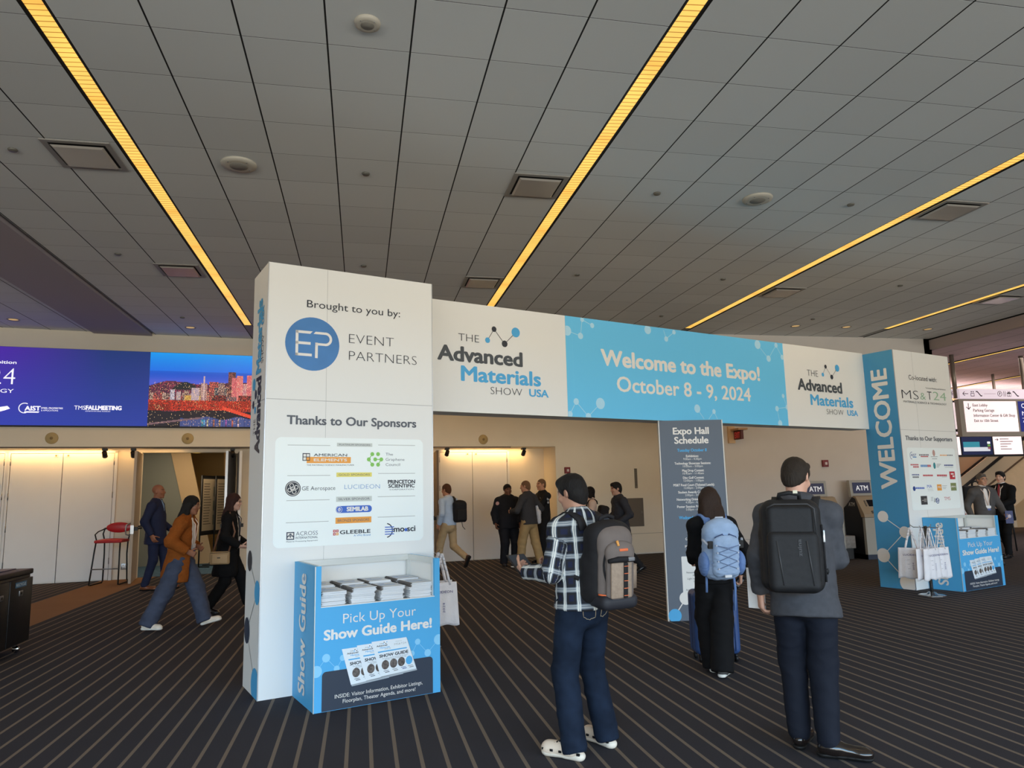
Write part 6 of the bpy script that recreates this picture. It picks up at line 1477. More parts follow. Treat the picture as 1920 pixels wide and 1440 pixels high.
anch = [(-.10, .05), (.10, .05), (-.09, -.01), (.09, -.01), (-.085, -.08), (.085, -.08), (-.08, -.14), (.08, -.14)]
for i in range(0, 6, 2):
    for a, b in ((i, i+3), (i+1, i+2)): bc.tube([(anch[a][0], -.128, anch[a][1]), (0, -.136, (anch[a][1]+anch[b][1])/2), (anch[b][0], -.128, anch[b][1])], .0032, n=6)
bc.tube([(-.10, -.128, .05), (0, -.138, .03), (.10, -.128, .05)], .0032, n=6); bc.build('bungee_cord', mat('cord_blue', (120, 140, 176), .6), fp)
be = MB()
for a in anch: be.tube([(a[0], -.122, a[1]), (a[0], -.134, a[1])], .007, n=8)
be.build('cord_eyelet', M_PB3, fp)
vz = MB(); vz.tube([(-.115, -.07, .03), (-.09, -.085, .11), (-.03, -.09, .135), (0, -.10, .09), (.03, -.09, .135), (.09, -.085, .11), (.115, -.07, .03)], .0055); vz.build('zipper', mat('zip_navy', (60, 76, 116), .6), b3)
for sx in (-1, 1):
    cs = MB(); cs.box((sx*.135-.018, -.095, .02), (sx*.135+.018, -.07, .08)); cs.build('compression_tab', M_BLACK, b3); c2 = MB(); c2.tube([(sx*.15, -.075, .05), (sx*.175, -.02, .085)], .010); c2.build('side_strap', M_PB3, b3)
MB().rbox((-.03, -.132, -.212), (.03, -.118, -.19), .003).build('logo_patch', mat('patch_white', (226, 230, 236), .6), fp)
hh = MB(); hh.tube([(-.04, .04, .225), (-.03, .03, .255), (.03, .03, .255), (.04, .04, .225)], .009); hh.build('grab_handle', M_PB3, b3)
shoulder_straps(p3, b3, M_PB2, .06, -.40)
ds = MB(); ds.tube([(.12, .03, -.22), (.13, .02, -.34), (.125, .02, -.52)], .011, n=6); ds.tube([(-.12, .03, -.20), (-.125, .02, -.36)], .010, n=6); ds.build('hanging_strap', M_PB2, b3)
w_, d_, n_, th_ = p3.hf['r']; ph = thing('phone', 'black phone in the right hand of the person in black', 'phone'); ph.matrix_world = p3.M @ Matrix.Translation(tuple(w_+d_*.085+n_*.022)) @ Matrix.Rotation(.5, 4, 'X') @ Matrix.Rotation(.5, 4, 'Y')
MB().rbox((-.036, -.005, -.075), (.036, .005, .075), .005).build('phone_case', mat('phone_black', (24, 24, 26), .3), ph); MB().box((-.02, -.0056, -.03), (.03, -.0052, .05)).build('phone_print', mat('phone_print', (120, 120, 120), .4), ph)
# suitcase
gs = ground(1347, 1250); sc_ = thing('suitcase', 'blue hard-shell rolling suitcase in front of the person in black', 'suitcase', (gs[0]+.10, gs[1]+.24, 0), math.radians(F3-90-4))
M_CASE = mat('case_blue', (52, 78, 128), .35, spec=.4, var=.05)
soft('shell', [rbx((0, 0, .345), (.205, .125, .28), None, .05)], M_CASE, sc_, .008, .01, 0)
rb_ = MB()
for x in (-.15, -.09, -.03, .03, .09, .15): rb_.tube([(x, -.126, .10), (x, -.126, .59)], .006, n=6)
rb_.build('shell_rib', M_CASE, sc_); zz = MB(); zz.box((-.2065, -.006, .10), (.2065, .006, .59)); zz.box((-.17, -.006, .062), (.17, .006, .6265)); zz.build('zipper', mat('case_zip', (30, 40, 66), .6), sc_)
for sx in (-1, 1):
    for sy in (-1, 1):
        w2 = MB(); w2.tube([(sx*.16, sy*.09, .07), (sx*.16, sy*.09, .035)], .016); w2.lathe([(0, -.012), (.028, -.012), (.03, 0), (.028, .012), (0, .012)], (sx*.16, sy*.09, .03), n=16, axis='x'); w2.build('wheel', M_BLACK, sc_)
hd_ = MB(); hd_.tube([(-.08, .10, .62), (-.08, .10, .98), (-.07, .10, 1.0), (.07, .10, 1.0), (.08, .10, .98), (.08, .10, .62)], .009); hd_.build('telescopic_handle', M_ALU, sc_); gh = MB(); gh.tube([(-.10, 0, .62), (-.095, 0, .655), (.095, 0, .655), (.10, 0, .62)], .012); gh.build('grab_handle', mat('case_grip', (60, 70, 96), .5), sc_)
# ---- 4: person in navy suit at the open doorway
def simple(label, px, face, H, **kw): return Person(label, at_px(*px), face, H, **kw)
p = simple('bald person in a navy suit walking past the open doorway', (287, 1106), -4, 1.84, build=1.06, head=(-2, 0, -3), la=(-.24, .16, .98), ra=(.26, .02, .90), ll=(-.09, .16, 0), rl=(.09, -.12, 0), skin=(150, 98, 72)); p.body(brow=(.3, .25, .2))
M_NV = mat('suit_navy', (34, 40, 66), .8, spec=.2, bump=.1, var=.06)
soft('suit_jacket', p.torso(.022, -.17, .014)+p.sleeves(.074, .062, .050, .97)+p.neckcut(.056)+p.hemcut(-.185)+p.cuffcut(.97)+[ell(p.N+p.R @ V3(0, .115, -.06), (.035, .06, .16), p.R, .01, '-')], M_NV, p.root, .0085, .02, 1, wr=.005)
soft('white_shirt', [cap(p.N+p.R @ V3(0, .01, -.3), .10, p.N+p.R @ V3(0, .005, -.06), .085, (p.R @ V3(0, 1, 0), 1.05)), cap(p.N+p.R @ V3(0, .0, -.02), .072, p.N+p.R @ V3(0, .012, .035), .066)]+p.neckcut(.055, .02), mat('shirt_white'), p.root, .0085, .02, 1)
tie = MB(); a = p.N
tie.tube([a+p.R @ V3(0, .082, .0), a+p.R @ V3(0, .118, -.09), a+p.R @ V3(0, .125, -.26)], [.016, .020, .026], n=8); tie.build('tie', mat('tie_blue', (120, 150, 190), .5, var=.4, vscale=60), p.root)
p.trousers(M_NV, seed=2); p.shoes(mat('shoe_brown', (110, 62, 36), .3, spec=.5), M_SOLEB, .29)
# ---- 5: orange cardigan
F = -6; l_ = at_px(338, 1176); Hh = 1.64
ll, lt = foot_px(l_, F, Hh, (276, 1182), (312, 1188)); rl, rt = foot_px(l_, F, Hh, (368, 1180), (410, 1176))
p = Person('person with long black hair in an orange knit cardigan, striding to the right', l_, F, Hh, .97, lean=7, head=(2, 0, -3), la=(-.18, .12, 1.02), ra=(.25, .14, .98), lap=(-.6, -1, 0), rap=(.7, -1, 0), ll=(rl[0]-.14, rl[1], .0), rl=(ll[0]+.14, ll[1], .02), lt=4, rt=10, lup=14, pelvis=(0, -.02, .90), h=.0075, skin=(150, 102, 78))
p.hand_pose['r'] = dict(curl=(60, 60, 40), d=p.R @ V3(-.3, .8, -.3), n=p.R @ V3(-.8, -.2, 0)); p.body()
p.hair('long', hair_mat('hair_black'))
soft('white_top', p.torso(.0, .02)+p.neckcut(.055)+p.hemcut(.03), mat('top_white', (226, 222, 218), .8), p.root, .0085, .02, 1)
M_KN = mat('knit_orange', (140, 78, 32), .95, spec=.1, var=.08, vscale=20, bump=.8, bscale=90)
soft('cardigan', p.torso(.030, -.26, .035)+[cap(p.P+p.R @ V3(0, -.04, .05), .16, p.P+p.R @ V3(0, -.05, -.2), .190, (p.R @ V3(0, 1, 0), .8), .05)]+p.sleeves(.078, .074, .062, .93)+p.neckcut(.07, -.03)+p.hemcut(-.30)+p.cuffcut(.93)+[rbx(p.P+p.R @ V3(0, .22, .2), (.075, .16, .55), p.R, .02, .02, '-')], M_KN, p.root, .0075, .02, 1, wr=.008, wsc=8)
p.trousers(mat('jeans_slate', (60, 68, 88), .85, var=.2, vscale=10, bump=.2), .105, .100, .092, .03, .006, wr=.010, name='wide_jeans', seed=9)
p.shoes(M_SHOEW, M_SOLEW, .275, .046, .06, .03, 'sneaker'); p.lanyard(LAN_O, True, .36)
def glasses(p, m, r=.021):
    g_ = MB()
    for sx in (-1, 1):
        g_.tube([p.hd(sx*.033+r*math.cos(t)*1.05, .094, .008+r*.85*math.sin(t)) for t in [2*pi*k/14 for k in range(14)]], .0022*p.sc, n=5, closed=True); g_.tube([p.hd(sx*.056, .092, .012), p.hd(sx*.077, .0, .010)], .002*p.sc, n=5)
    g_.tube([p.hd(-.012, .098, .012), p.hd(.012, .098, .012)], .002*p.sc, n=5); return g_.build('glasses', m, p.root)
glasses(p, mat('frame_gold', (170, 150, 130), .3, metal=.6))
# ---- 6: black coat
F = -2; l_ = at_px(425, 1150); Hh = 1.65
p = Person('person with dark red-brown hair in a long black coat, walking beside the left tower', l_, F, Hh, .97, lean=3, head=(0, 0, -4), la=(-.2, .22, .95), ra=(.24, .20, .96), rap=(.6, -1, -.2), ll=(-.08, .30, .0), rl=(.08, -.26, .03), lup=8, rup=-12, pelvis=(0, 0, .91), h=.0078, skin=(216, 172, 152))
p.hand_pose['r'] = dict(curl=(50, 50, 35), d=p.R @ V3(-.2, .9, -.1), n=p.R @ V3(-.6, 0, .8)); p.body(); p.hair('wavy', hair_mat('hair_auburn', (58, 34, 30)))
soft('white_blouse', p.torso(.0, .0)+p.neckcut(.055)+p.hemcut(.0), MATS['top_white'], p.root, .0085, .02, 1)
soft('black_coat', p.torso(.024, -.30, .03)+[cap(p.P+p.R @ V3(0, -.03, .05), .15, p.P+p.R @ V3(0, -.05, -.33), .175, (p.R @ V3(0, 1, 0), .8), .05)]+p.sleeves(.072, .064, .054, .95)+p.neckcut(.064)+p.hemcut(-.38)+p.cuffcut(.95)+[rbx(p.P+p.R @ V3(0, .22, .2), (.05, .16, .6), p.R, .02, .02, '-')], M_BLK, p.root, .0078, .02, 1, wr=.006)
p.trousers(M_BLK, .094, .082, .078, .10, wr=.006, name='cropped_trousers', lift=.6); p.shoes(M_SHOEB, M_SOLEB, .265, high=.05, name='boot', sole=.03); p.lanyard(mat('lanyard_dark', (60, 60, 66), .7), True, .36); glasses(p, M_BLACK)
sk = MB()
for k in 'lr': sk.tube([p.an[k]+V3(0, 0, .02), p.an[k]+(p.kn[k]-p.an[k])*.28], .040*p.sc)
sk.build('white_sock', mat('sock_white', (214, 210, 206), .9), p.root)
hb = thing('handbag', 'tan crossbody handbag of the person in the long black coat', 'handbag'); hb.matrix_world = p.M @ Matrix.Translation(tuple(p.P+p.R @ V3(.235, -.06, -.10))) @ Matrix.Rotation(pi/2, 4, 'Z')
M_HB = mat('bag_tan', (178, 150, 112), .6, var=.05)
soft('bag_body', [rbx((0, 0, 0), (.125, .045, .085), None, .02)], M_HB, hb, .006, .01, 0); soft('bag_pocket', [rbx((.01, -.05, -.01), (.105, .018, .065), None, .015)], M_HB, hb, .006, .01, 0)
MB().tube([(-.115, -.047, .07), (.115, -.047, .07)], .004).build('zipper', mat('zip_brown', (90, 70, 50), .6), hb); MB().box((-.02, -.071, -.0), (.02, -.068, .012)).build('clasp', M_BLACK, hb)
inv = hb.matrix_world.inverted() @ p.M
sp2 = [inv @ Vector(tuple(q)) for q in (p.P+p.R @ V3(.225, .04, -.04), p.P+p.R @ V3(.205, .10, .25), p.sh['r']+p.R @ V3(.02, .03, .085), p.P+p.R @ V3(.20, -.10, .25), p.P+p.R @ V3(.225, -.16, -.04))]
hanging_strap('strap', [tuple(q) for q in sp2], .022, .005, mat('strap_brown', (130, 92, 70), .6), hb, [(0, -1, 0)]*5)
ph = thing('phone', 'dark phone held by the person in the long black coat', 'phone'); w_, d_, n_, th_ = p.hf['r']; ph.matrix_world = p.M @ Matrix.Translation(tuple(w_+d_*.09+n_*.022)) @ Matrix.Rotation(1.2, 4, 'X'); MB().rbox((-.036, -.005, -.075), (.036, .005, .075), .004).build('phone_case', MATS['phone_black'], ph)
# ---- 7: light blue shirt, black backpack
F = 128; l_ = at_px(842, 1070); Hh = 1.78
p = Person('person in a light blue shirt and khaki trousers walking off behind the left tower', l_, F, Hh, .98, lean=3, head=(3, 0, 5), la=(-.25, .02, .92), ra=(.24, .10, .94), ll=(-.09, .22, 0), rl=(.09, -.42, .20), rup=-55, rkp=(0, 1, .1), pelvis=(0, 0, .92), skin=(196, 140, 112)); p.body(); p.hair('fade', hair_mat('hair_russet', (88, 56, 38)))
M_LB = mat('shirt_pale_blue', (178, 198, 224), .85, var=.05, bump=.1); soft('blue_shirt', p.torso(.012, -.02)+p.sleeves(.066, .056, .044, .97)+p.neckcut()+p.hemcut(-.03)+p.cuffcut(.97), M_LB, p.root, .0085, .02, 1, wr=.005)
p.collar(M_LB); M_KH = mat('khaki', (176, 152, 116), .85, var=.08, bump=.15); p.trousers(M_KH, wr=.006, seed=4); p.shoes(mat('shoe_umber', (70, 46, 34), .5), M_SOLEB, .285); p.lanyard(LAN_O, False)
bb = MB(); bb.lathe([(.150, .045), (.154, .06), (.154, .085), (.150, .095)], tuple(p.P), n=24); o = bb.build('belt', M_BLACK, p.root); o.scale = (1, .82, 1)
o.location = (0, p.P[1]*(1-.82), 0)
bk = thing('backpack', 'black backpack slung on the right shoulder of the person in the light blue shirt', 'backpack'); bk.matrix_world = pack_frame(p, .12, -.20, -.29, 4, -20)
soft('main_body', [rbx((0, .0, -.02), (.14, .085, .21), None, .06), ell((0, 0, .14), (.11, .075, .08), None, .05)], M_BK, bk, .0085, .03, 1, wr=.004); soft('front_pocket', [rbx((0, -.09, -.08), (.11, .03, .12), None, .03)], M_BK, bk, .0085, .02, 1)
shoulder_straps(p, bk, M_BK, .05, -.4, only=(1,)); MB().tube([(.03, -.02, -.22), (.05, -.02, -.32), (.10, -.03, -.38)], .006).build('hanging_strap', M_BK, bk)
# ---- 8: guard in black uniform
l_ = at_px(954, 1060); p = Person('guard in a dark navy uniform facing the camera, arms low', l_, 282, 1.73, 1.38, head=(0, 0, 4), la=(-.20, .20, .90), ra=(.33, .10, .90), lap=(-.5, -1, 0), rap=(.4, -1, 0), ll=(-.15, .0, 0), rl=(.13, .03, 0), lt=-14, rt=12, skin=(122, 82, 64)); p.body(brow=(.3, .3, .3), lip=(.8, .5, .5)); p.hair('bun', hair_mat('hair_black'))
M_UN = mat('uniform_navy', (19, 21, 30), .85, var=.08, bump=.1)
soft('uniform_jacket', p.torso(.026, -.12, .02, belly=1)+p.sleeves(.084, .074, .056, .97)+p.neckcut(.056)+p.hemcut(-.14)+p.cuffcut(.97), M_UN, p.root, .0085, .02, 1, wr=.006); p.collar(M_UN, .072, .035)
p.trousers(M_UN, .098, .088, .072, .03, .01, seed=6); p.shoes(mat('shoe_pattern', (40, 38, 44), .5, var=.9, vscale=60), M_SOLEB, .26)
pt = MB(); c = p.sh['r']+p.R @ V3(.045, .055, -.04); pt.lathe([(0, 0), (.036, .002), (.04, .0)], (0, 0, 0), n=16); o = pt.build('shoulder_patch', mat('patch_pink', (200, 160, 160), .7), p.root); mm = Matrix.Identity(4); Fm = frame(p.R @ V3(.55, .75, .2)); 
for i in range(3):
    for j in range(3): mm[i][j] = Fm[i][j]
mm.translation = tuple(c+p.R @ V3(.012, .03, -.01)); o.matrix_local = mm
er = MB()
for sx in (-1, 1): er.tube([p.hd(sx*.086+.0, .0+.016*math.cos(t), -.055+.016*math.sin(t)) for t in [2*pi*k/10 for k in range(10)]], .003, n=5, closed=True)
er.build('earring', mat('earring_gold', (200, 160, 80), .3, metal=.8), p.root)
# ---- 9: charcoal sweater, khaki, carrying a white bag
l_ = at_px(994, 1064); p = Person('person in a charcoal sweater and khaki trousers, back turned, white bag under the arm', l_, 132, 1.80, 1.0, lean=4, head=(2, 0, 18), la=(-.20, .30, 1.12), ra=(.27, .12, 1.02), ll=(-.09, .17, 0), rl=(.12, -.20, 0), lt=-12, rt=0, skin=(200, 150, 124)); p.body(); p.hair('buzz', hair_mat('hair_sandy', (120, 92, 70)))
M_CH = mat('sweater_charcoal', (56, 56, 60), .9, var=.06, bump=.2); soft('sweater', p.torso(.030, -.08, .012)+p.sleeves(.072, .062, .048, .97)+p.neckcut(.056)+p.hemcut(-.08)+p.cuffcut(.97), M_CH, p.root, .0085, .02, 1, wr=.005); p.collar(M_CH, .068, .025)
p.trousers(mat('khaki_dark', (168, 142, 100), .85, var=.08, bump=.15), .098, .082, .072, .03, .006, wr=.007, seed=7); p.shoes(M_SHOEB, M_SOLEW, .28, name='sneaker', sole=.028)
wb = thing('carrier_bag', 'white plastic bag hanging at the side of the person in the charcoal sweater', 'bag'); wb.matrix_world = p.M @ Matrix.Translation(tuple(p.P+p.R @ V3(.235, -.03, .14)))
soft('bag_body', [rbx((0, 0, -.08), (.05, .11, .14), None, .04), ell((0, 0, .12), (.03, .06, .16), None, .06)], mat('bag_white', (214, 216, 224), .5, var=.05), wb, .0085, .03, 1, wr=.012, wsc=14); MB().tube([(0, .02, .18), (-.01, .0, .33), (-.05, -.0, .42)], .012).build('bag_handle', MATS['bag_white'], wb)
# ---- 10: officer with folded arms
l_ = at_px(1020, 1056); p = Person('police officer in short sleeves with folded arms, facing left', l_, 196, 1.84, 1.08, head=(0, 0, 0), la=(.12, .20, 1.17), ra=(-.12, .235, 1.20), lap=(-1, .1, -.6), rap=(1, .1, -.6), skin=(204, 152, 124)); p.hand_pose['l'] = dict(curl=(20, 20, 10), d=p.R @ V3(1, .1, .1), n=p.R @ V3(0, -1, 0)); p.hand_pose['r'] = dict(curl=(20, 20, 10), d=p.R @ V3(-1, .0, .1), n=p.R @ V3(0, -1, 0)); p.body(); p.hair('buzz', hair_mat('hair_sandy'))
M_PO = mat('uniform_black', (20, 21, 25), .8, var=.05, bump=.1); soft('uniform_shirt', p.torso(.020, -.02)+[cap(p.sh[k], .074, p.sh[k]+(p.el[k]-p.sh[k])*.72, .070) for k in 'lr']+p.neckcut(.056)+p.hemcut(-.03), M_PO, p.root, .0085, .02, 1, wr=.004); p.collar(M_PO, .068, .035)
p.trousers(M_PO, .100, .084, .072, .03, .006, seed=3); p.shoes(M_SHOEB, M_SOLEB, .29, high=.04, name='boot')
bl = MB(); bl.lathe([(.162, .02), (.170, .03), (.170, .075), (.162, .085)], (0, 0, p.P[2]), n=24)
for a, w_, h_ in ((-20, .04, .09), (35, .035, .07), (70, .05, .12), (110, .035, .08), (200, .05, .14), (250, .035, .08)):
    t = math.radians(a); x, y = .185*math.cos(t), .185*math.sin(t)*.8; bl.rbox((x-w_/2, y-w_/2, p.P[2]-.03), (x+w_/2, y+w_/2, p.P[2]-.03+h_), .008)
o = bl.build('duty_belt', M_BLACK, p.root)
sp3 = MB(); c = p.sh['l']+p.R @ V3(-.062, .02, -.07)
for dz, r, mi in ((0, .034, 0), (-.075, .026, 1)):
    sp3.lathe([(0, 0), (r, .0), (r, .004), (0, .006)], (-.004, 0, dz), mi=mi, n=16, axis='x')
o = sp3.build('sleeve_patch', [mat('patch_silver', (170, 176, 186), .5, var=.5, vscale=80), mat('patch_chevron', (200, 200, 206), .5)], p.root); o.location = tuple(c); o.rotation_euler = (0, 0, .1)
bd_ = MB(); bd_.lathe([(0, 0), (.03, .0), (.03, .006), (0, .01)], (0, 0, 0), n=6, axis='y'); o = bd_.build('badge', M_STEEL, p.root); o.location = tuple(p.N+p.R @ V3(-.085, .118, -.14))
# ---- 11: bobbed black hair, pale jacket
l_ = at_px(1112, 1066); p = Person('person with bobbed black hair in a pale pink jacket, behind the person in plaid', l_, 172, 1.63, .95, head=(0, 0, 0), la=(-.18, .26, 1.0), ra=(.2, .2, 1.0), skin=(214, 170, 150)); p.body(); p.hair('bob', hair_mat('hair_black'))
M_PK = mat('jacket_blush', (216, 192, 180), .85, var=.04, bump=.1); soft('jacket', p.torso(.022, -.06)+p.sleeves(.070, .060, .050, .97)+p.neckcut()+p.hemcut(-.10)+p.cuffcut(.97), M_PK, p.root, .0085, .02, 1, wr=.005); p.collar(M_BLK, .064, .04, 'scarf'); p.trousers(M_BLK); p.shoes(M_SHOEB, M_SOLEB, .25)
bk = thing('backpack', 'black bag carried behind the person with bobbed hair', 'backpack'); bk.matrix_world = pack_frame(p, .06, -.245, -.34, 14, 0)
soft('main_body', [rbx((0, 0, 0), (.15, .10, .19), None, .06)], M_BK, bk, .0085, .03, 1, wr=.008, wsc=14); shoulder_straps(p, bk, M_BK, .05, -.4)
# ---- 12: walking person in a dark jacket
F = 184; l_ = at_px(1168, 1076); Hh = 1.75
p = Person('person in a dark jacket walking left past the grey cabinet door', l_, F, Hh, 1.0, lean=4, head=(3, 0, 0), la=(-.23, .14, .95), ra=(.22, .20, 1.0), ll=(-.08, -.36, .06), rl=(.08, .36, 0), lup=-22, rup=6, lkp=(0, 1, 0), pelvis=(0, 0, .89), skin=(190, 144, 120)); p.body(); p.hair('asian', hair_mat('hair_black'))
M_DJ = mat('jacket_graphite', (40, 42, 50), .8, var=.06, bump=.1); soft('jacket', p.torso(.024, -.20, .03)+p.sleeves(.074, .064, .052, .96)+p.neckcut(.056)+p.hemcut(-.23)+p.cuffcut(.96), M_DJ, p.root, .0085, .02, 1, wr=.007); p.collar(M_DJ, .070, .035)
p.trousers(mat('trouser_black', (22, 22, 25), .85, bump=.1), seed=2); p.shoes(M_SHOEB, M_SOLEB, .285, high=.03)
# ---- 13: glasses and grey suit
p = Person('grey-haired person in glasses and a grey suit behind the right counter, facing us', (11.62, 12.0), 256, 1.71, 1.0, head=(0, 0, 6), la=(-.25, .22, .95), ra=(.27, .02, .9), skin=(198, 150, 122)); p.body(brow=(.45, .4, .38)); p.hair('short', hair_mat('hair_grey', (106, 98, 90)))
M_GS = mat('suit_mid_grey', (78, 76, 76), .8, bump=.1, var=.08); soft('suit_jacket', p.torso(.022, -.17, .014)+p.sleeves(.074, .062, .050, .97)+p.neckcut(.06)+p.hemcut(-.19)+p.cuffcut(.97)+[ell(p.N+p.R @ V3(0, .13, -.20), (.05, .075, .24), p.R, .01, '-')], M_GS, p.root, .0085, .02, 1, wr=.006)
soft('white_shirt', [cap(p.P+p.R @ V3(0, .02, .05), .12, p.N+p.R @ V3(0, .01, -.08), .10, (p.R @ V3(0, 1, 0), .95)), cap(p.N+p.R @ V3(0, .0, -.02), .074, p.N+p.R @ V3(0, .012, .03), .068)]+p.neckcut(.056, .02), mat('shirt_white'), p.root, .0085, .02, 1)
p.trousers(mat('trouser_grey', (60, 58, 58), .85)); p.shoes(M_SHOEB, M_SOLEB, .28); p.lanyard(LAN_O, True, .36); glasses(p, mat('frame_steel', (90, 86, 84), .3, metal=.6))
bl_ = thing('brochure', 'dark blue brochure in the hand of the person in glasses', 'brochure'); w_, d_, n_, th_ = p.hf['l']; bl_.matrix_world = p.M @ Matrix.Translation(tuple(w_+d_*.10+V3(-.0, .03, .02))); MB().box((-.08, -.003, -.11), (.06, .003, .12)).build('cover', mat('brochure_navy', (44, 54, 104), .4), bl_); MB().lathe([(0, 0), (.035, 0), (.035, .002), (0, .002)], (-.01, .003, .02), n=16, axis='y').build('cover_print', mat('brochure_pale', (200, 190, 200), .5), bl_)
# ---- 14: black hair, red tie
p = Person('person in a black suit and red tie beside the escalator, gesturing', (13.02, 12.95), 190, 1.76, 1.0, head=(0, 0, 12), la=(-.18, .34, 1.06), ra=(.24, .30, 1.0), lt=-8, ll=(-.09, .16, 0), rl=(.09, -.14, 0), skin=(216, 174, 152)); p.body(); p.hair('asian', hair_mat('hair_black'))
soft('suit_jacket', p.torso(.022, -.17, .014)+p.sleeves(.074, .062, .050, .97)+p.neckcut(.06)+p.hemcut(-.19)+p.cuffcut(.97)+[ell(p.N+p.R @ V3(0, .13, -.18), (.04, .075, .20), p.R, .01, '-')], M_BLK, p.root, .0085, .02, 1, wr=.004)
soft('white_shirt', [cap(p.P+p.R @ V3(0, .02, .05), .12, p.N+p.R @ V3(0, .01, -.08), .10, (p.R @ V3(0, 1, 0), .95)), cap(p.N+p.R @ V3(0, .0, -.02), .074, p.N+p.R @ V3(0, .012, .03), .068)]+p.neckcut(.056, .02), mat('shirt_white'), p.root, .0085, .02, 1)
tie = MB(); a = p.N; tie.tube([a+p.R @ V3(0, .085, .0), a+p.R @ V3(0, .118, -.10), a+p.R @ V3(0, .135, -.30)], [.016, .022, .030], n=8); tie.build('tie', mat('tie_red', (140, 40, 50), .5), p.root)
p.trousers(M_BLK); p.shoes(M_SHOEB, M_SOLEB, .28); p.lanyard(LAN_O, True, .38)
# ------------------------------------------------------------------ furniture and fittings around the hall
# recycling cabinet at the left edge
rc = thing('recycling_bin', 'black recycling cabinet on casters at the left edge of the carpet', 'bin', (-3.78, 8.30, 0))
M_BIN = mat('bin_black', (24, 23, 25), .45, spec=.4); M_BIN2 = mat('bin_black_door', (20, 19, 21), .4, spec=.4)
MB().rbox((-.32, -.68, .10), (.29, .66, .80), .01).build('body', M_BIN, rc)
MB().rbox((-.33, -.69, .80), (.31, .68, .855), .012).rbox((-.22, -.6, .852), (.18, .58, .866), .005, 1).build('lid', [M_BIN, mat('bin_top', (62, 58, 84), .4)], rc)
for y0, y1 in ((-.66, -.20), (-.18, .12), (.14, .655)):
    d = MB().rbox((.288, y0, .115), (.318, y1, .77), .006).build('door', M_BIN2, rc)
    MB().rbox((.316, (y0+y1)/2-.06, .60), (.326, (y0+y1)/2+.02, .655), .004).build('latch_plate', M_STEEL, d); MB().box((.3265, (y0+y1)/2-.04, .615), (.3275, (y0+y1)/2, .64)).build('latch_recess', M_BLACK, d)
g = Gfx((.3185, .14, .69), (0, 1, 0), (1, 0, 0)); g.rect(.10, .0, .36, .055, mat('recycle_blue', (62, 104, 136), .5), 1); g.text('RECYCLE', (.12, .014), (.34, .014), .028, mat('recycle_ink', (196, 208, 214), .5), .02, 2); o = g.build('sign'); o.parent = rc; o['label'] = 'blue recycle label'
for x in (-.24, .22):
    for y in (-.58, .57):
        c = MB(); c.tube([(x, y, .10), (x, y, .06)], .02); c.lathe([(0, -.014), (.034, -.014), (.037, 0), (.034, .014), (0, .014)], (x+.015, y, .037), n=18, axis='y'); c.build('caster', M_CHROME, rc)

# red bar stool by the far-left doors
sq = (-4.67, 15.45)
bs = thing('bar_stool', 'red padded bar stool with black legs beside the far-left doors', 'stool', (sq[0], sq[1], 0), math.radians(-4))
M_RED_V = mat('red_vinyl', (176, 32, 38), .35, spec=.5, var=.05); M_TUBE = mat('stool_black', (28, 27, 28), .35, metal=.3)
soft('seat', [rbx((0, .02, .80), (.25, .20, .028), None, .025), ell((0, .02, .82), (.22, .17, .03), None, .03)], M_RED_V, bs, .007, .02, 1)
soft('backrest', [ell((.04, .23, 1.045), (.235, .035, .10), None, .02)], M_RED_V, bs, .007, .02, 1)
for sx in (-1, 1):
    f = MB(); f.tube([(sx*.215, -.15, .79), (sx*.225, -.185, .60), (sx*.255, -.26, .012), (sx*.25, -.20, .010), (sx*.235, .26, .010), (sx*.22, .26, .05), (sx*.205, .23, .55), (sx*.215, .235, .80), (sx*.245, .23, .93), (sx*.225, .245, 1.02), (sx*.12, .265, 1.05)], .0135); f.build('leg_frame', M_TUBE, bs)
MB().tube([(-.24, -.23, .30), (.24, -.23, .30)], .012).build('footrest', M_STEEL, bs)
for sx in (-1, 1):
    a = MB(); a.tube([(sx*.215, -.12, .80), (sx*.26, -.10, .93), (sx*.255, .02, .98), (sx*.235, .18, 1.01), (sx*.21, .24, 1.04)], .012); a.build('armrest', M_TUBE, bs) if sx < 0 else None

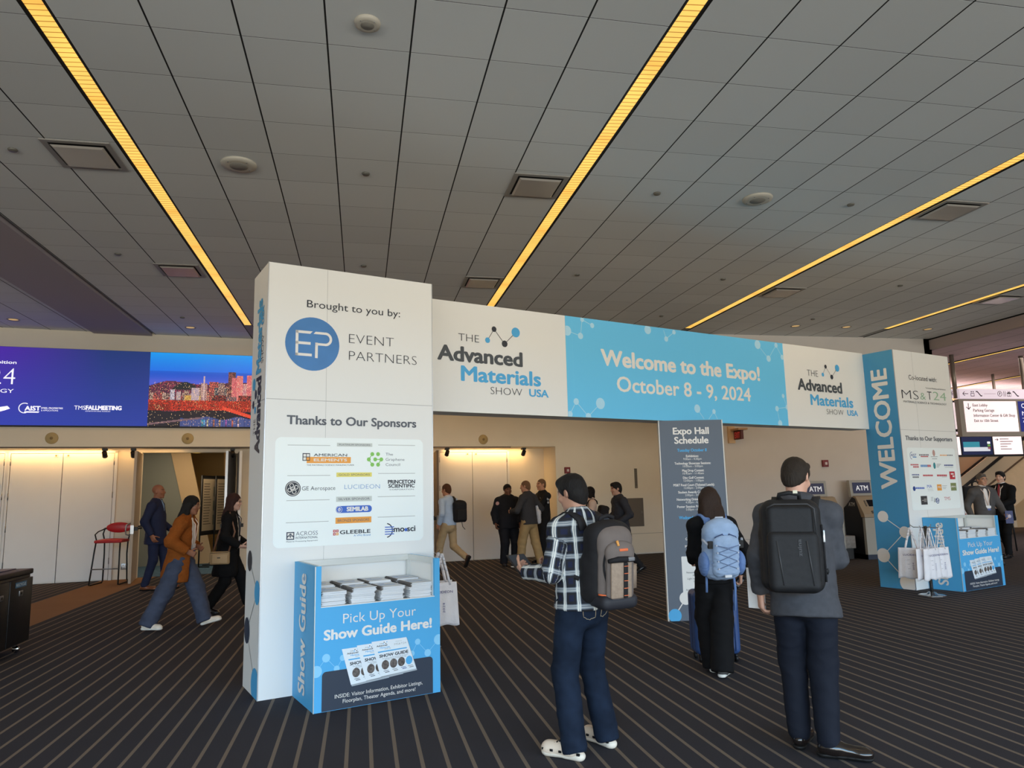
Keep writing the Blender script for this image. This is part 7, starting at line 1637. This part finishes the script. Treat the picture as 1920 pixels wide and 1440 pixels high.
# cash machines on the grey wall
def atm(x, label):
    t = thing('cash_machine', label, 'cash machine', (x, 14.38, 0), 0, 'cash machines on the grey wall')
    W = .30
    def ext(name, prof, x0, x1, m):
        mb = MB(); n = len(prof); mb.add([(x0, -a, z) for a, z in prof]+[(x1, -a, z) for a, z in prof], [tuple(range(n))[::-1], tuple(range(n, 2*n))]+[(i, (i+1) % n, n+(i+1) % n, n+i) for i in range(n)]); return mb.build(name, m, t)
    side = [(0, 0), (.66, 0), (.66, .86), (.60, .90), (.42, 1.27), (.30, 1.30), (.06, 1.10), (0, 1.05)]
    ext('body', [(0, .0), (.64, .0), (.64, .84), (.58, .88), (.40, 1.26), (.30, 1.28), (.08, 1.10), (0, 1.05)], -W, W, mat('atm_side_black', (22, 21, 23), .5))
    M_AT = mat('atm_taupe', (158, 140, 116), .45); M_AG = mat('atm_grey', (168, 164, 154), .45)
    ext('upper_fascia', [(.57, .865), (.68, .86), (.665, .93), (.44, 1.29), (.36, 1.31), (.34, 1.28), (.42, 1.25)], -W-.012, W+.012, M_AT)
    ext('lower_door', [(.60, .10), (.675, .10), (.675, .855), (.60, .855)], -W-.01, W+.01, M_AG)
    ext('plinth', [(.02, 0), (.665, 0), (.665, .10), (.02, .10)], -W, W, mat('atm_plinth', (40, 46, 66), .5))
    hb_ = ext('topper', [(.22, 1.28), (.30, 1.28), (.27, 1.64), (.19, 1.64)], -W-.01, W-.06, M_AG)
    def fp(u, k): # point on the sloping fascia
        a0, z0, a1, z1 = .669, .93, .444, 1.29
        return (u, -(a0+(a1-a0)*k)-.004, z0+(z1-z0)*k+.002)
    s = MB(); s.add([fp(-.11, .42), fp(.14, .42), fp(.14, .80), fp(-.11, .80)], [(0, 1, 2, 3)]); s.add([fp(-.12, .40), fp(.15, .40), fp(.15, .82), fp(-.12, .82)], [(0, 1, 2, 3)], 1); s.v[4:8] = [(a, b+.002, c-.001) for a, b, c in s.v[4:8]]; s.build('screen', [mat('atm_screen', (22, 22, 26), .15), M_AG], t)
    kp = MB()
    for i in range(5):
        for sx in (-.165, .185): a = fp(sx, .46+.07*i); kp.box((a[0]-.012, a[1]-.006, a[2]-.008), (a[0]+.012, a[1]+.004, a[2]+.008))
    for i in range(6):
        for j in range(2): a = fp(-.10+.05*i, .06+.08*j); kp.box((a[0]-.016, a[1]-.008, a[2]-.01), (a[0]+.016, a[1]+.004, a[2]+.01))
    kp.build('keypad', M_BLACK, t); cs = MB(); a = fp(.19, .25); cs.rbox((a[0]-.07, a[1]-.03, a[2]-.035), (a[0]+.07, a[1]+.01, a[2]+.035), .01); cs.build('card_slot', M_BLACK, t)
    dt = MB(); dt.add([(-.10, -.678, .82), (.28, -.678, .82), (.28, -.678, .66), (.0, -.678, .62)], [(0, 1, 2, 3)]); dt.rbox((.10, -.70, .60), (.16, -.675, .68), .006, 1); dt.build('cash_tray', [mat('tray_grey', (110, 108, 102), .5), M_BLACK], t)
    g = Gfx((-W, -.302, 1.30), (1, 0, 0), (0, -1, .08), .004); g.rect(.05, .06, .48, .29, mat('atm_navy', (44, 42, 74), .4, emit=.12), 1); g.text('ATM', (.12, .12), (.42, .12), .11, mat('atm_letters', (226, 226, 230), .4, emit=.35), .02, 2)
    g.mb.v = [(x_, y_+(z_-1.30)*.083, z_) for x_, y_, z_ in g.mb.v]; o = g.build('topper_sign'); o.parent = t
    g = Gfx((-W, -.40, 1.10), (0, -1, 0), (-1, 0, 0), .004); g.text('ATM', (-.22, -.01), (-.02, -.01), .085, mat('atm_side_letters', (196, 194, 188), .5), .01, 2); o = g.build('side_lettering'); o.parent = t
    return t
atm(10.62, 'grey cash machine with ATM sign beside the right sign tower'); atm(9.50, 'grey cash machine half hidden behind the head of the person in the suit jacket')
bn = thing('stone_bench', 'small grey stone-topped stand between the two cash machines', 'stand', (10.06, 14.1, 0))
MB().rbox((-.20, -.16, .22), (.16, .2, .48), .012).build('top', mat('stone_grey', (140, 134, 128), .6, var=.25, vscale=12), bn); MB().box((-.15, -.12, 0), (.12, .16, .22)).build('base', M_BLACK, bn)

# hanging direction signs
M_SGN = mat('sign_lilac', (226, 212, 224), .5, emit=.55); M_SGW = mat('sign_white', (246, 226, 228), .5, emit=.80); M_SINK = mat('sign_black', (30, 24, 26), .6); M_SFR = mat('sign_frame_grey', (150, 142, 132), .45)
def pictos(g, x, z, h, kinds):
    for k in kinds:
        if k == 'left': g.line((x, z), (x+h*1.2, z), h*.12, M_SINK, 2); g.line((x, z), (x+h*.45, z+h*.4), h*.12, M_SINK, 2); g.line((x, z), (x+h*.45, z-h*.4), h*.12, M_SINK, 2); x += h*1.7
        elif k == 'bag': g.rect(x, z-h*.5, x+h*.8, z+h*.1, M_SINK, 2); g.rect(x+h*.1, z-h*.4, x+h*.7, z, M_SGN, 3); g.circ((x+h*.2, z+h*.35), h*.13, M_SINK, 2, 10); g.circ((x+h*.6, z+h*.35), h*.13, M_SINK, 2, 10); x += h*1.2
        elif k == 'esc': g.line((x, z+h*.4), (x+h*.35, z+h*.4), h*.2, M_SINK, 2); g.line((x+h*.3, z+h*.4), (x+h*1.0, z-h*.4), h*.2, M_SINK, 2); g.line((x+h*.95, z-h*.4), (x+h*1.3, z-h*.4), h*.2, M_SINK, 2); x += h*1.7
        elif k == 'park': g.ring((x+h*.5, z), h*.42, h*.52, M_SINK, 2, 20); g.text('P', (x+h*.36, z-h*.28), (x+h*.68, z-h*.28), h*.55, M_SINK, .02, 3); x += h*1.3
        elif k == 'food':
            for dx in (0, .35): g.line((x+h*(.1+dx), z-h*.5), (x+h*(.1+dx), z+h*.5), h*.1, M_SINK, 2)
            x += h*.8
        elif k == 'gift': g.rect(x, z-h*.5, x+h*.9, z+h*.25, M_SINK, 2); g.rect(x+h*.08, z-h*.42, x+h*.40, z+h*.02, M_SGN, 3); g.rect(x+h*.50, z-h*.42, x+h*.82, z+h*.02, M_SGN, 3); g.line((x+h*.45, z+h*.25), (x+h*.2, z+h*.52), h*.1, M_SINK, 2); g.line((x+h*.45, z+h*.25), (x+h*.7, z+h*.52), h*.1, M_SINK, 2); x += h*1.3
        elif k == 'person': g.circ((x+h*.2, z+h*.4), h*.12, M_SINK, 2, 10); g.rect(x+h*.08, z-h*.5, x+h*.32, z+h*.25, M_SINK, 2); x += h*.55
        elif k == 'wheel': g.ring((x+h*.4, z-h*.2), h*.25, h*.34, M_SINK, 2, 16); g.line((x+h*.3, z+h*.4), (x+h*.35, z-h*.1), h*.14, M_SINK, 2); x += h*.95
        elif k == 'rule': g.rect(x, z-h*.03, x+h*2.6, z+h*.03, mat('sign_rule', (170, 156, 164), .6), 2); x += h*3.0
SY = 14.9
hs = thing('hanging_sign', 'large hanging direction sign with lit screens under a pictogram bar', 'sign', (0, SY, 0))
for x in (14.04, 16.05): MB().tube([(x, .06, 3.55), (x, .06, LOWZ)], .05, n=16).build('pole', mat('pole_bronze', (136, 126, 114), .4, metal=.5), hs)
MB().box((14.04, -.06, 3.535), (17.6, .06, 3.765)).build('pictogram_bar', M_SGN, hs)
MB().box((14.0, -.05, 2.62), (17.6, .08, 3.52)).build('frame', M_SFR, hs)
MB().box((14.13, -.058, 2.73), (15.62, -.048, 3.47)).build('white_display', M_SGW, hs)
MB().box((15.68, -.058, 2.73), (17.5, -.048, 3.47)).build('blue_display', mat('sign_blue', (26, 36, 112), .5, emit=.6), hs)
g = Gfx((0, -.0585, 0), (1, 0, 0), (0, -1, 0)); pictos(g, 14.13, 3.65, .13, ('left', 'bag', 'esc', 'rule', 'park', 'food', 'gift', 'esc'))
g.n = np.array([0, -1., 0]); 
for k, (st, w_) in enumerate((('East Lobby', .42), ('Parking Garage', .60), ('Information Center & Gift Shop', 1.18), ('Exit to 10th Street', .68))): g.text(st, (14.37, 3.34-k*.125), (14.37+w_, 3.34-k*.125), .072, M_SINK, .012)
g.line((14.25, 3.42), (14.25, 3.27), .018, M_SINK, 2); g.line((14.25, 3.27), (14.19, 3.33), .018, M_SINK, 2); g.line((14.25, 3.27), (14.31, 3.33), .018, M_SINK, 2)
M_SW = mat('slide_white'); g.text('MS&T24', (15.76, 3.12), (16.5, 3.12), .11, M_SW, -.01); g.rect(15.75, 3.05, 17.4, 3.058, M_SW, 2); g.text('AIST', (15.76, 2.95), (15.9, 2.95), .05, M_SW, .02); g.text('TMS', (15.98, 2.95), (16.12, 2.95), .05, M_SW); g.ring((15.82, 3.36), .04, .055, M_SW, 2, 12)
o = g.build('lettering'); o.parent = hs
h2 = thing('hanging_sign', 'smaller hanging restroom sign and screen partly behind the right sign tower', 'sign', (0, SY+.5, 0))
MB().box((13.75, -.04, 3.62), (14.72, .04, 3.84)).build('pictogram_bar', M_SGN, h2); MB().box((13.6, -.05, 2.78), (14.42, .05, 3.55)).build('frame', M_BLACK, h2); MB().box((13.66, -.056, 2.84), (14.34, -.048, 3.50)).build('white_display', M_SGW, h2)
MB().tube([(13.9, .03, 3.55), (13.9, .03, LOWZ)], .04).build('pole', mat('pole_bronze'), h2)
g = Gfx((0, -.043, 0), (1, 0, 0), (0, -1, 0)); pictos(g, 14.28, 3.73, .12, ('left',)); pictos(g, 14.50, 3.73, .12, ('wheel', 'person', 'person')); o = g.build('lettering'); o.parent = h2
h3 = thing('hanging_sign', 'farther hanging sign with a row of three screens over the escalator', 'sign', (0, 17.6, .076)); h3.scale = (.951, .951, .951)
MB().box((16.2, -.05, 2.28), (19.5, .08, 2.92)).build('frame', M_BLACK, h3)
for a, b_, nm, m_ in ((16.25, 17.28, 'white_display', M_SGW), (17.34, 18.38, 'blue_display', mat('sign_navy', (22, 30, 66), .5, emit=.5)), (18.44, 19.45, 'white_display', M_SGW)): MB().box((a, -.06, 2.34), (b_, -.048, 2.87)).build(nm, m_, h3)
MB().box((16.4, -.03, 2.96), (19.2, .03, 3.12)).build('pictogram_bar', M_SGN, h3)
for x in (17.0, 18.8): MB().tube([(x, .04, 2.9), (x, .04, LOWZ+.17)], .04).build('pole', mat('pole_bronze'), h3)
g = Gfx((0, -.0605, 0), (1, 0, 0), (0, -1, 0)); g.rect(17.38, 2.50, 17.95, 2.72, mat('sign_teal', (46, 130, 150), .5, emit=.5), 1); g.rect(17.38, 2.44, 18.30, 2.56, mat('sign_pale', (200, 206, 216), .5, emit=.5), 2)
for k in range(3): g.rect(18.22, 2.50+k*.08, 18.32, 2.56+k*.08, (M_RED, M_GREEN, M_SW)[k], 2)
g.line((18.50, 2.78), (18.62, 2.78), .018, M_SINK, 2); g.line((18.62, 2.78), (18.57, 2.82), .016, M_SINK, 2); g.line((18.62, 2.78), (18.57, 2.74), .016, M_SINK, 2)
for k, (st, w_) in enumerate((('Ballrooms A-C', .34), ('Convention Center', .46), ('Rooms 301-321', .40), ('Restrooms', .26), ('Spirit of Pittsburgh', .42))):
    for j in range(int(w_/.035)): g.rect(18.68+j*.035, 2.78-k*.075, 18.68+j*.035+.022, 2.78-k*.075+.035, M_SINK, 2)
o = g.build('lettering'); o.parent = h3

# escalator rising to the right, far hall doors
es = thing('escalator', 'escalator with black handrails rising to the right in the far hall', 'escalator', (0, 0, 0))
def ramp(name, x0, z0, x1, z1, y0, y1, dz0, dz1, m, par=es):
    mb = MB(); mb.add([(x, y, z+d) for x, z in ((x0, z0), (x1, z1)) for y in (y0, y1) for d in (dz0, dz1)], [(0,1,3,2),(4,6,7,5),(0,4,5,1),(2,3,7,6),(0,2,6,4),(1,5,7,3)]); return mb.build(name, m, par)
M_CLAD = mat('escalator_cladding', (206, 178, 142), .6, var=.03); M_GLS = mat('escalator_panel', (190, 168, 140), .35)
ramp('cladding', 16.0, -.1, 23.0, 4.1, 18.45, 19.6, -.85, .35, M_CLAD); ramp('balustrade', 16.0, .0, 23.0, 4.2, 18.42, 18.45, .2, .98, M_GLS); ramp('balustrade', 16.0, .0, 23.0, 4.2, 19.58, 19.61, .2, .98, M_GLS)
hr = MB(); hr.tube([(15.6, 18.435, .50), (15.5, 18.435, .75), (15.7, 18.435, .95), (16.2, 18.435, 1.0), (16.8, 18.435, 1.15), (23.0, 18.435, 4.95)], .05); hr.build('handrail', M_BLACK, es)
hr = MB(); hr.tube([(15.9, 19.6, .50), (15.8, 19.6, .75), (16.0, 19.6, .92), (17.0, 19.6, 1.0), (23.0, 19.6, 4.6)], .045); hr.build('handrail', M_BLACK, es)
ramp('tread_edge', 16.8, .35, 23.0, 4.05, 18.41, 18.42, .30, .36, mat('tread_brown', (88, 66, 46), .5))
r = bpy.data.objects.new('door_8', None); COL.objects.link(r); structure(r)
for k in range(5):
    x = 16.6+k*.98; MB().box((x+.01, 20.94, .02), (x+.97, 20.99, 2.32)).build('door_leaf', mat('hall_door', (222, 204, 176), .5), r); MB().tube([(x+.12, 20.93, .95), (x+.12, 20.93, 1.25)], .012).build('door_handle', M_BLACK, r)
w = MB(); w.box((13.0, 20.2, 2.42), (21.8, 20.98, 3.3)); structure(w.build('trim_3', M_WALL))
for k, x in enumerate((17.3, 19.9)):
    t = thing('track_spotlight', ('black spotlight over the far hall doors, left one', 'black spotlight over the far hall doors, right one')[k], 'spotlight', (x, 20.35, 2.42), 0, 'spotlights over the far hall doors'); MB().box((-.05, -.05, -.04), (.05, .05, 0)).build('mount', M_BLACK, t); MB().tube([(0, 0, -.04), (.05, 0, -.13)], .045).build('lamp_head', M_BLACK, t)
t = thing('wall_speaker', 'round brass wall speaker above the far hall doors', 'speaker', (18.9, 20.2, 2.75)); MB().lathe([(0, -.03), (.07, -.03), (.11, -.02), (.115, 0)], n=20, axis='y').build('grille', MATS['speaker_brass'], t)
# tables, bag and little sign behind the right counter
def table(x, y, w_, d_, h_, label):
    t = thing('display_table', label, 'table', (x, y, 0), 0, 'black tables in the far hall'); MB().rbox((-w_/2, -d_/2, h_-.03), (w_/2, d_/2, h_), .008).build('tabletop', M_BLACK, t)
    for sx in (-1, 1):
        for sy in (-1, 1):
            lg = MB(); lg.tube([(sx*(w_/2-.06), sy*(d_/2-.06), h_-.03), (sx*(w_/2-.03), sy*(d_/2-.04), 0)], .016); lg.build('leg', M_BLACK, t)
    br = MB(); br.tube([(-w_/2+.06, 0, .12), (w_/2-.06, 0, h_-.06)], .012); br.tube([(-w_/2+.06, .0, h_-.06), (w_/2-.06, 0, .12)], .012); br.build('cross_brace', M_BLACK, t); return t
table(12.35, 13.3, .95, .6, .80, 'black table behind the right counter holding a small white sign'); table(13.75, 14.35, 1.3, .6, 1.12, 'tall black table behind the person in glasses with a black bag on it')
sg_ = thing('tabletop_sign', 'small white sign standing on the black table behind the right counter', 'sign', (12.30, 13.2, .80)); MB().box((-.15, -.006, 0), (.15, .006, .20)).build('sheet', mat('sign_sheet', (228, 224, 222), .6), sg_); MB().box((-.12, -.0075, .04), (.02, -.0062, .10)).build('print', mat('sign_print', (190, 120, 110), .6), sg_)
bgx = thing('black_tote', 'black bag with a rounded handle and two pictures on the tall black table', 'bag', (13.72, 14.3, 1.12))
soft('bag_body', [rbx((0, 0, .17), (.44, .09, .17), None, .05)], M_BK, bgx, .012, .02, 1); MB().tube([(-.14, 0, .32), (-.13, 0, .40), (-.08, 0, .44), (.08, 0, .44), (.13, 0, .40), (.14, 0, .32)], .022).build('handle', M_BK, bgx)
for x0, x1 in ((-.13, .17), (.26, .42)): MB().box((x0, -.105, .08), (x1, -.092, .27)).box((x0+.08, -.107, .12), (x0+.14, -.104, .20), 1).build('picture', [mat('pic_ochre', (190, 150, 80), .6), mat('pic_red', (150, 60, 50), .6)], bgx)
# unseen warm spots added just below the strips to warm panels and room
def lamp(x, y, z, p, col=(1.0, .70, .36), size=176):  # one added sizeless spotlight, not a fitting of the ceiling
    l = bpy.data.lights.new('added_warm_spot', 'SPOT'); l.energy = p; l.color = col; l.spot_size = math.radians(size); l.spot_blend = .25; l.shadow_soft_size = .0
    o = bpy.data.objects.new('added_warm_spot', l); COL.objects.link(o); o.location = (x, y, z)
for k, (sx, ye) in enumerate(((SX[1], 14), (SX[2], 14.6), (SX[3], 13.4), (SX[4], 13))):
    y = -2.0
    while y < ye: lamp(sx, y, CEIL-.03, *((22,) if y < 9 else (40, (1.0, .60, .24)))); y += 2.6  # farther added spots run stronger and more orange to tint the back wall
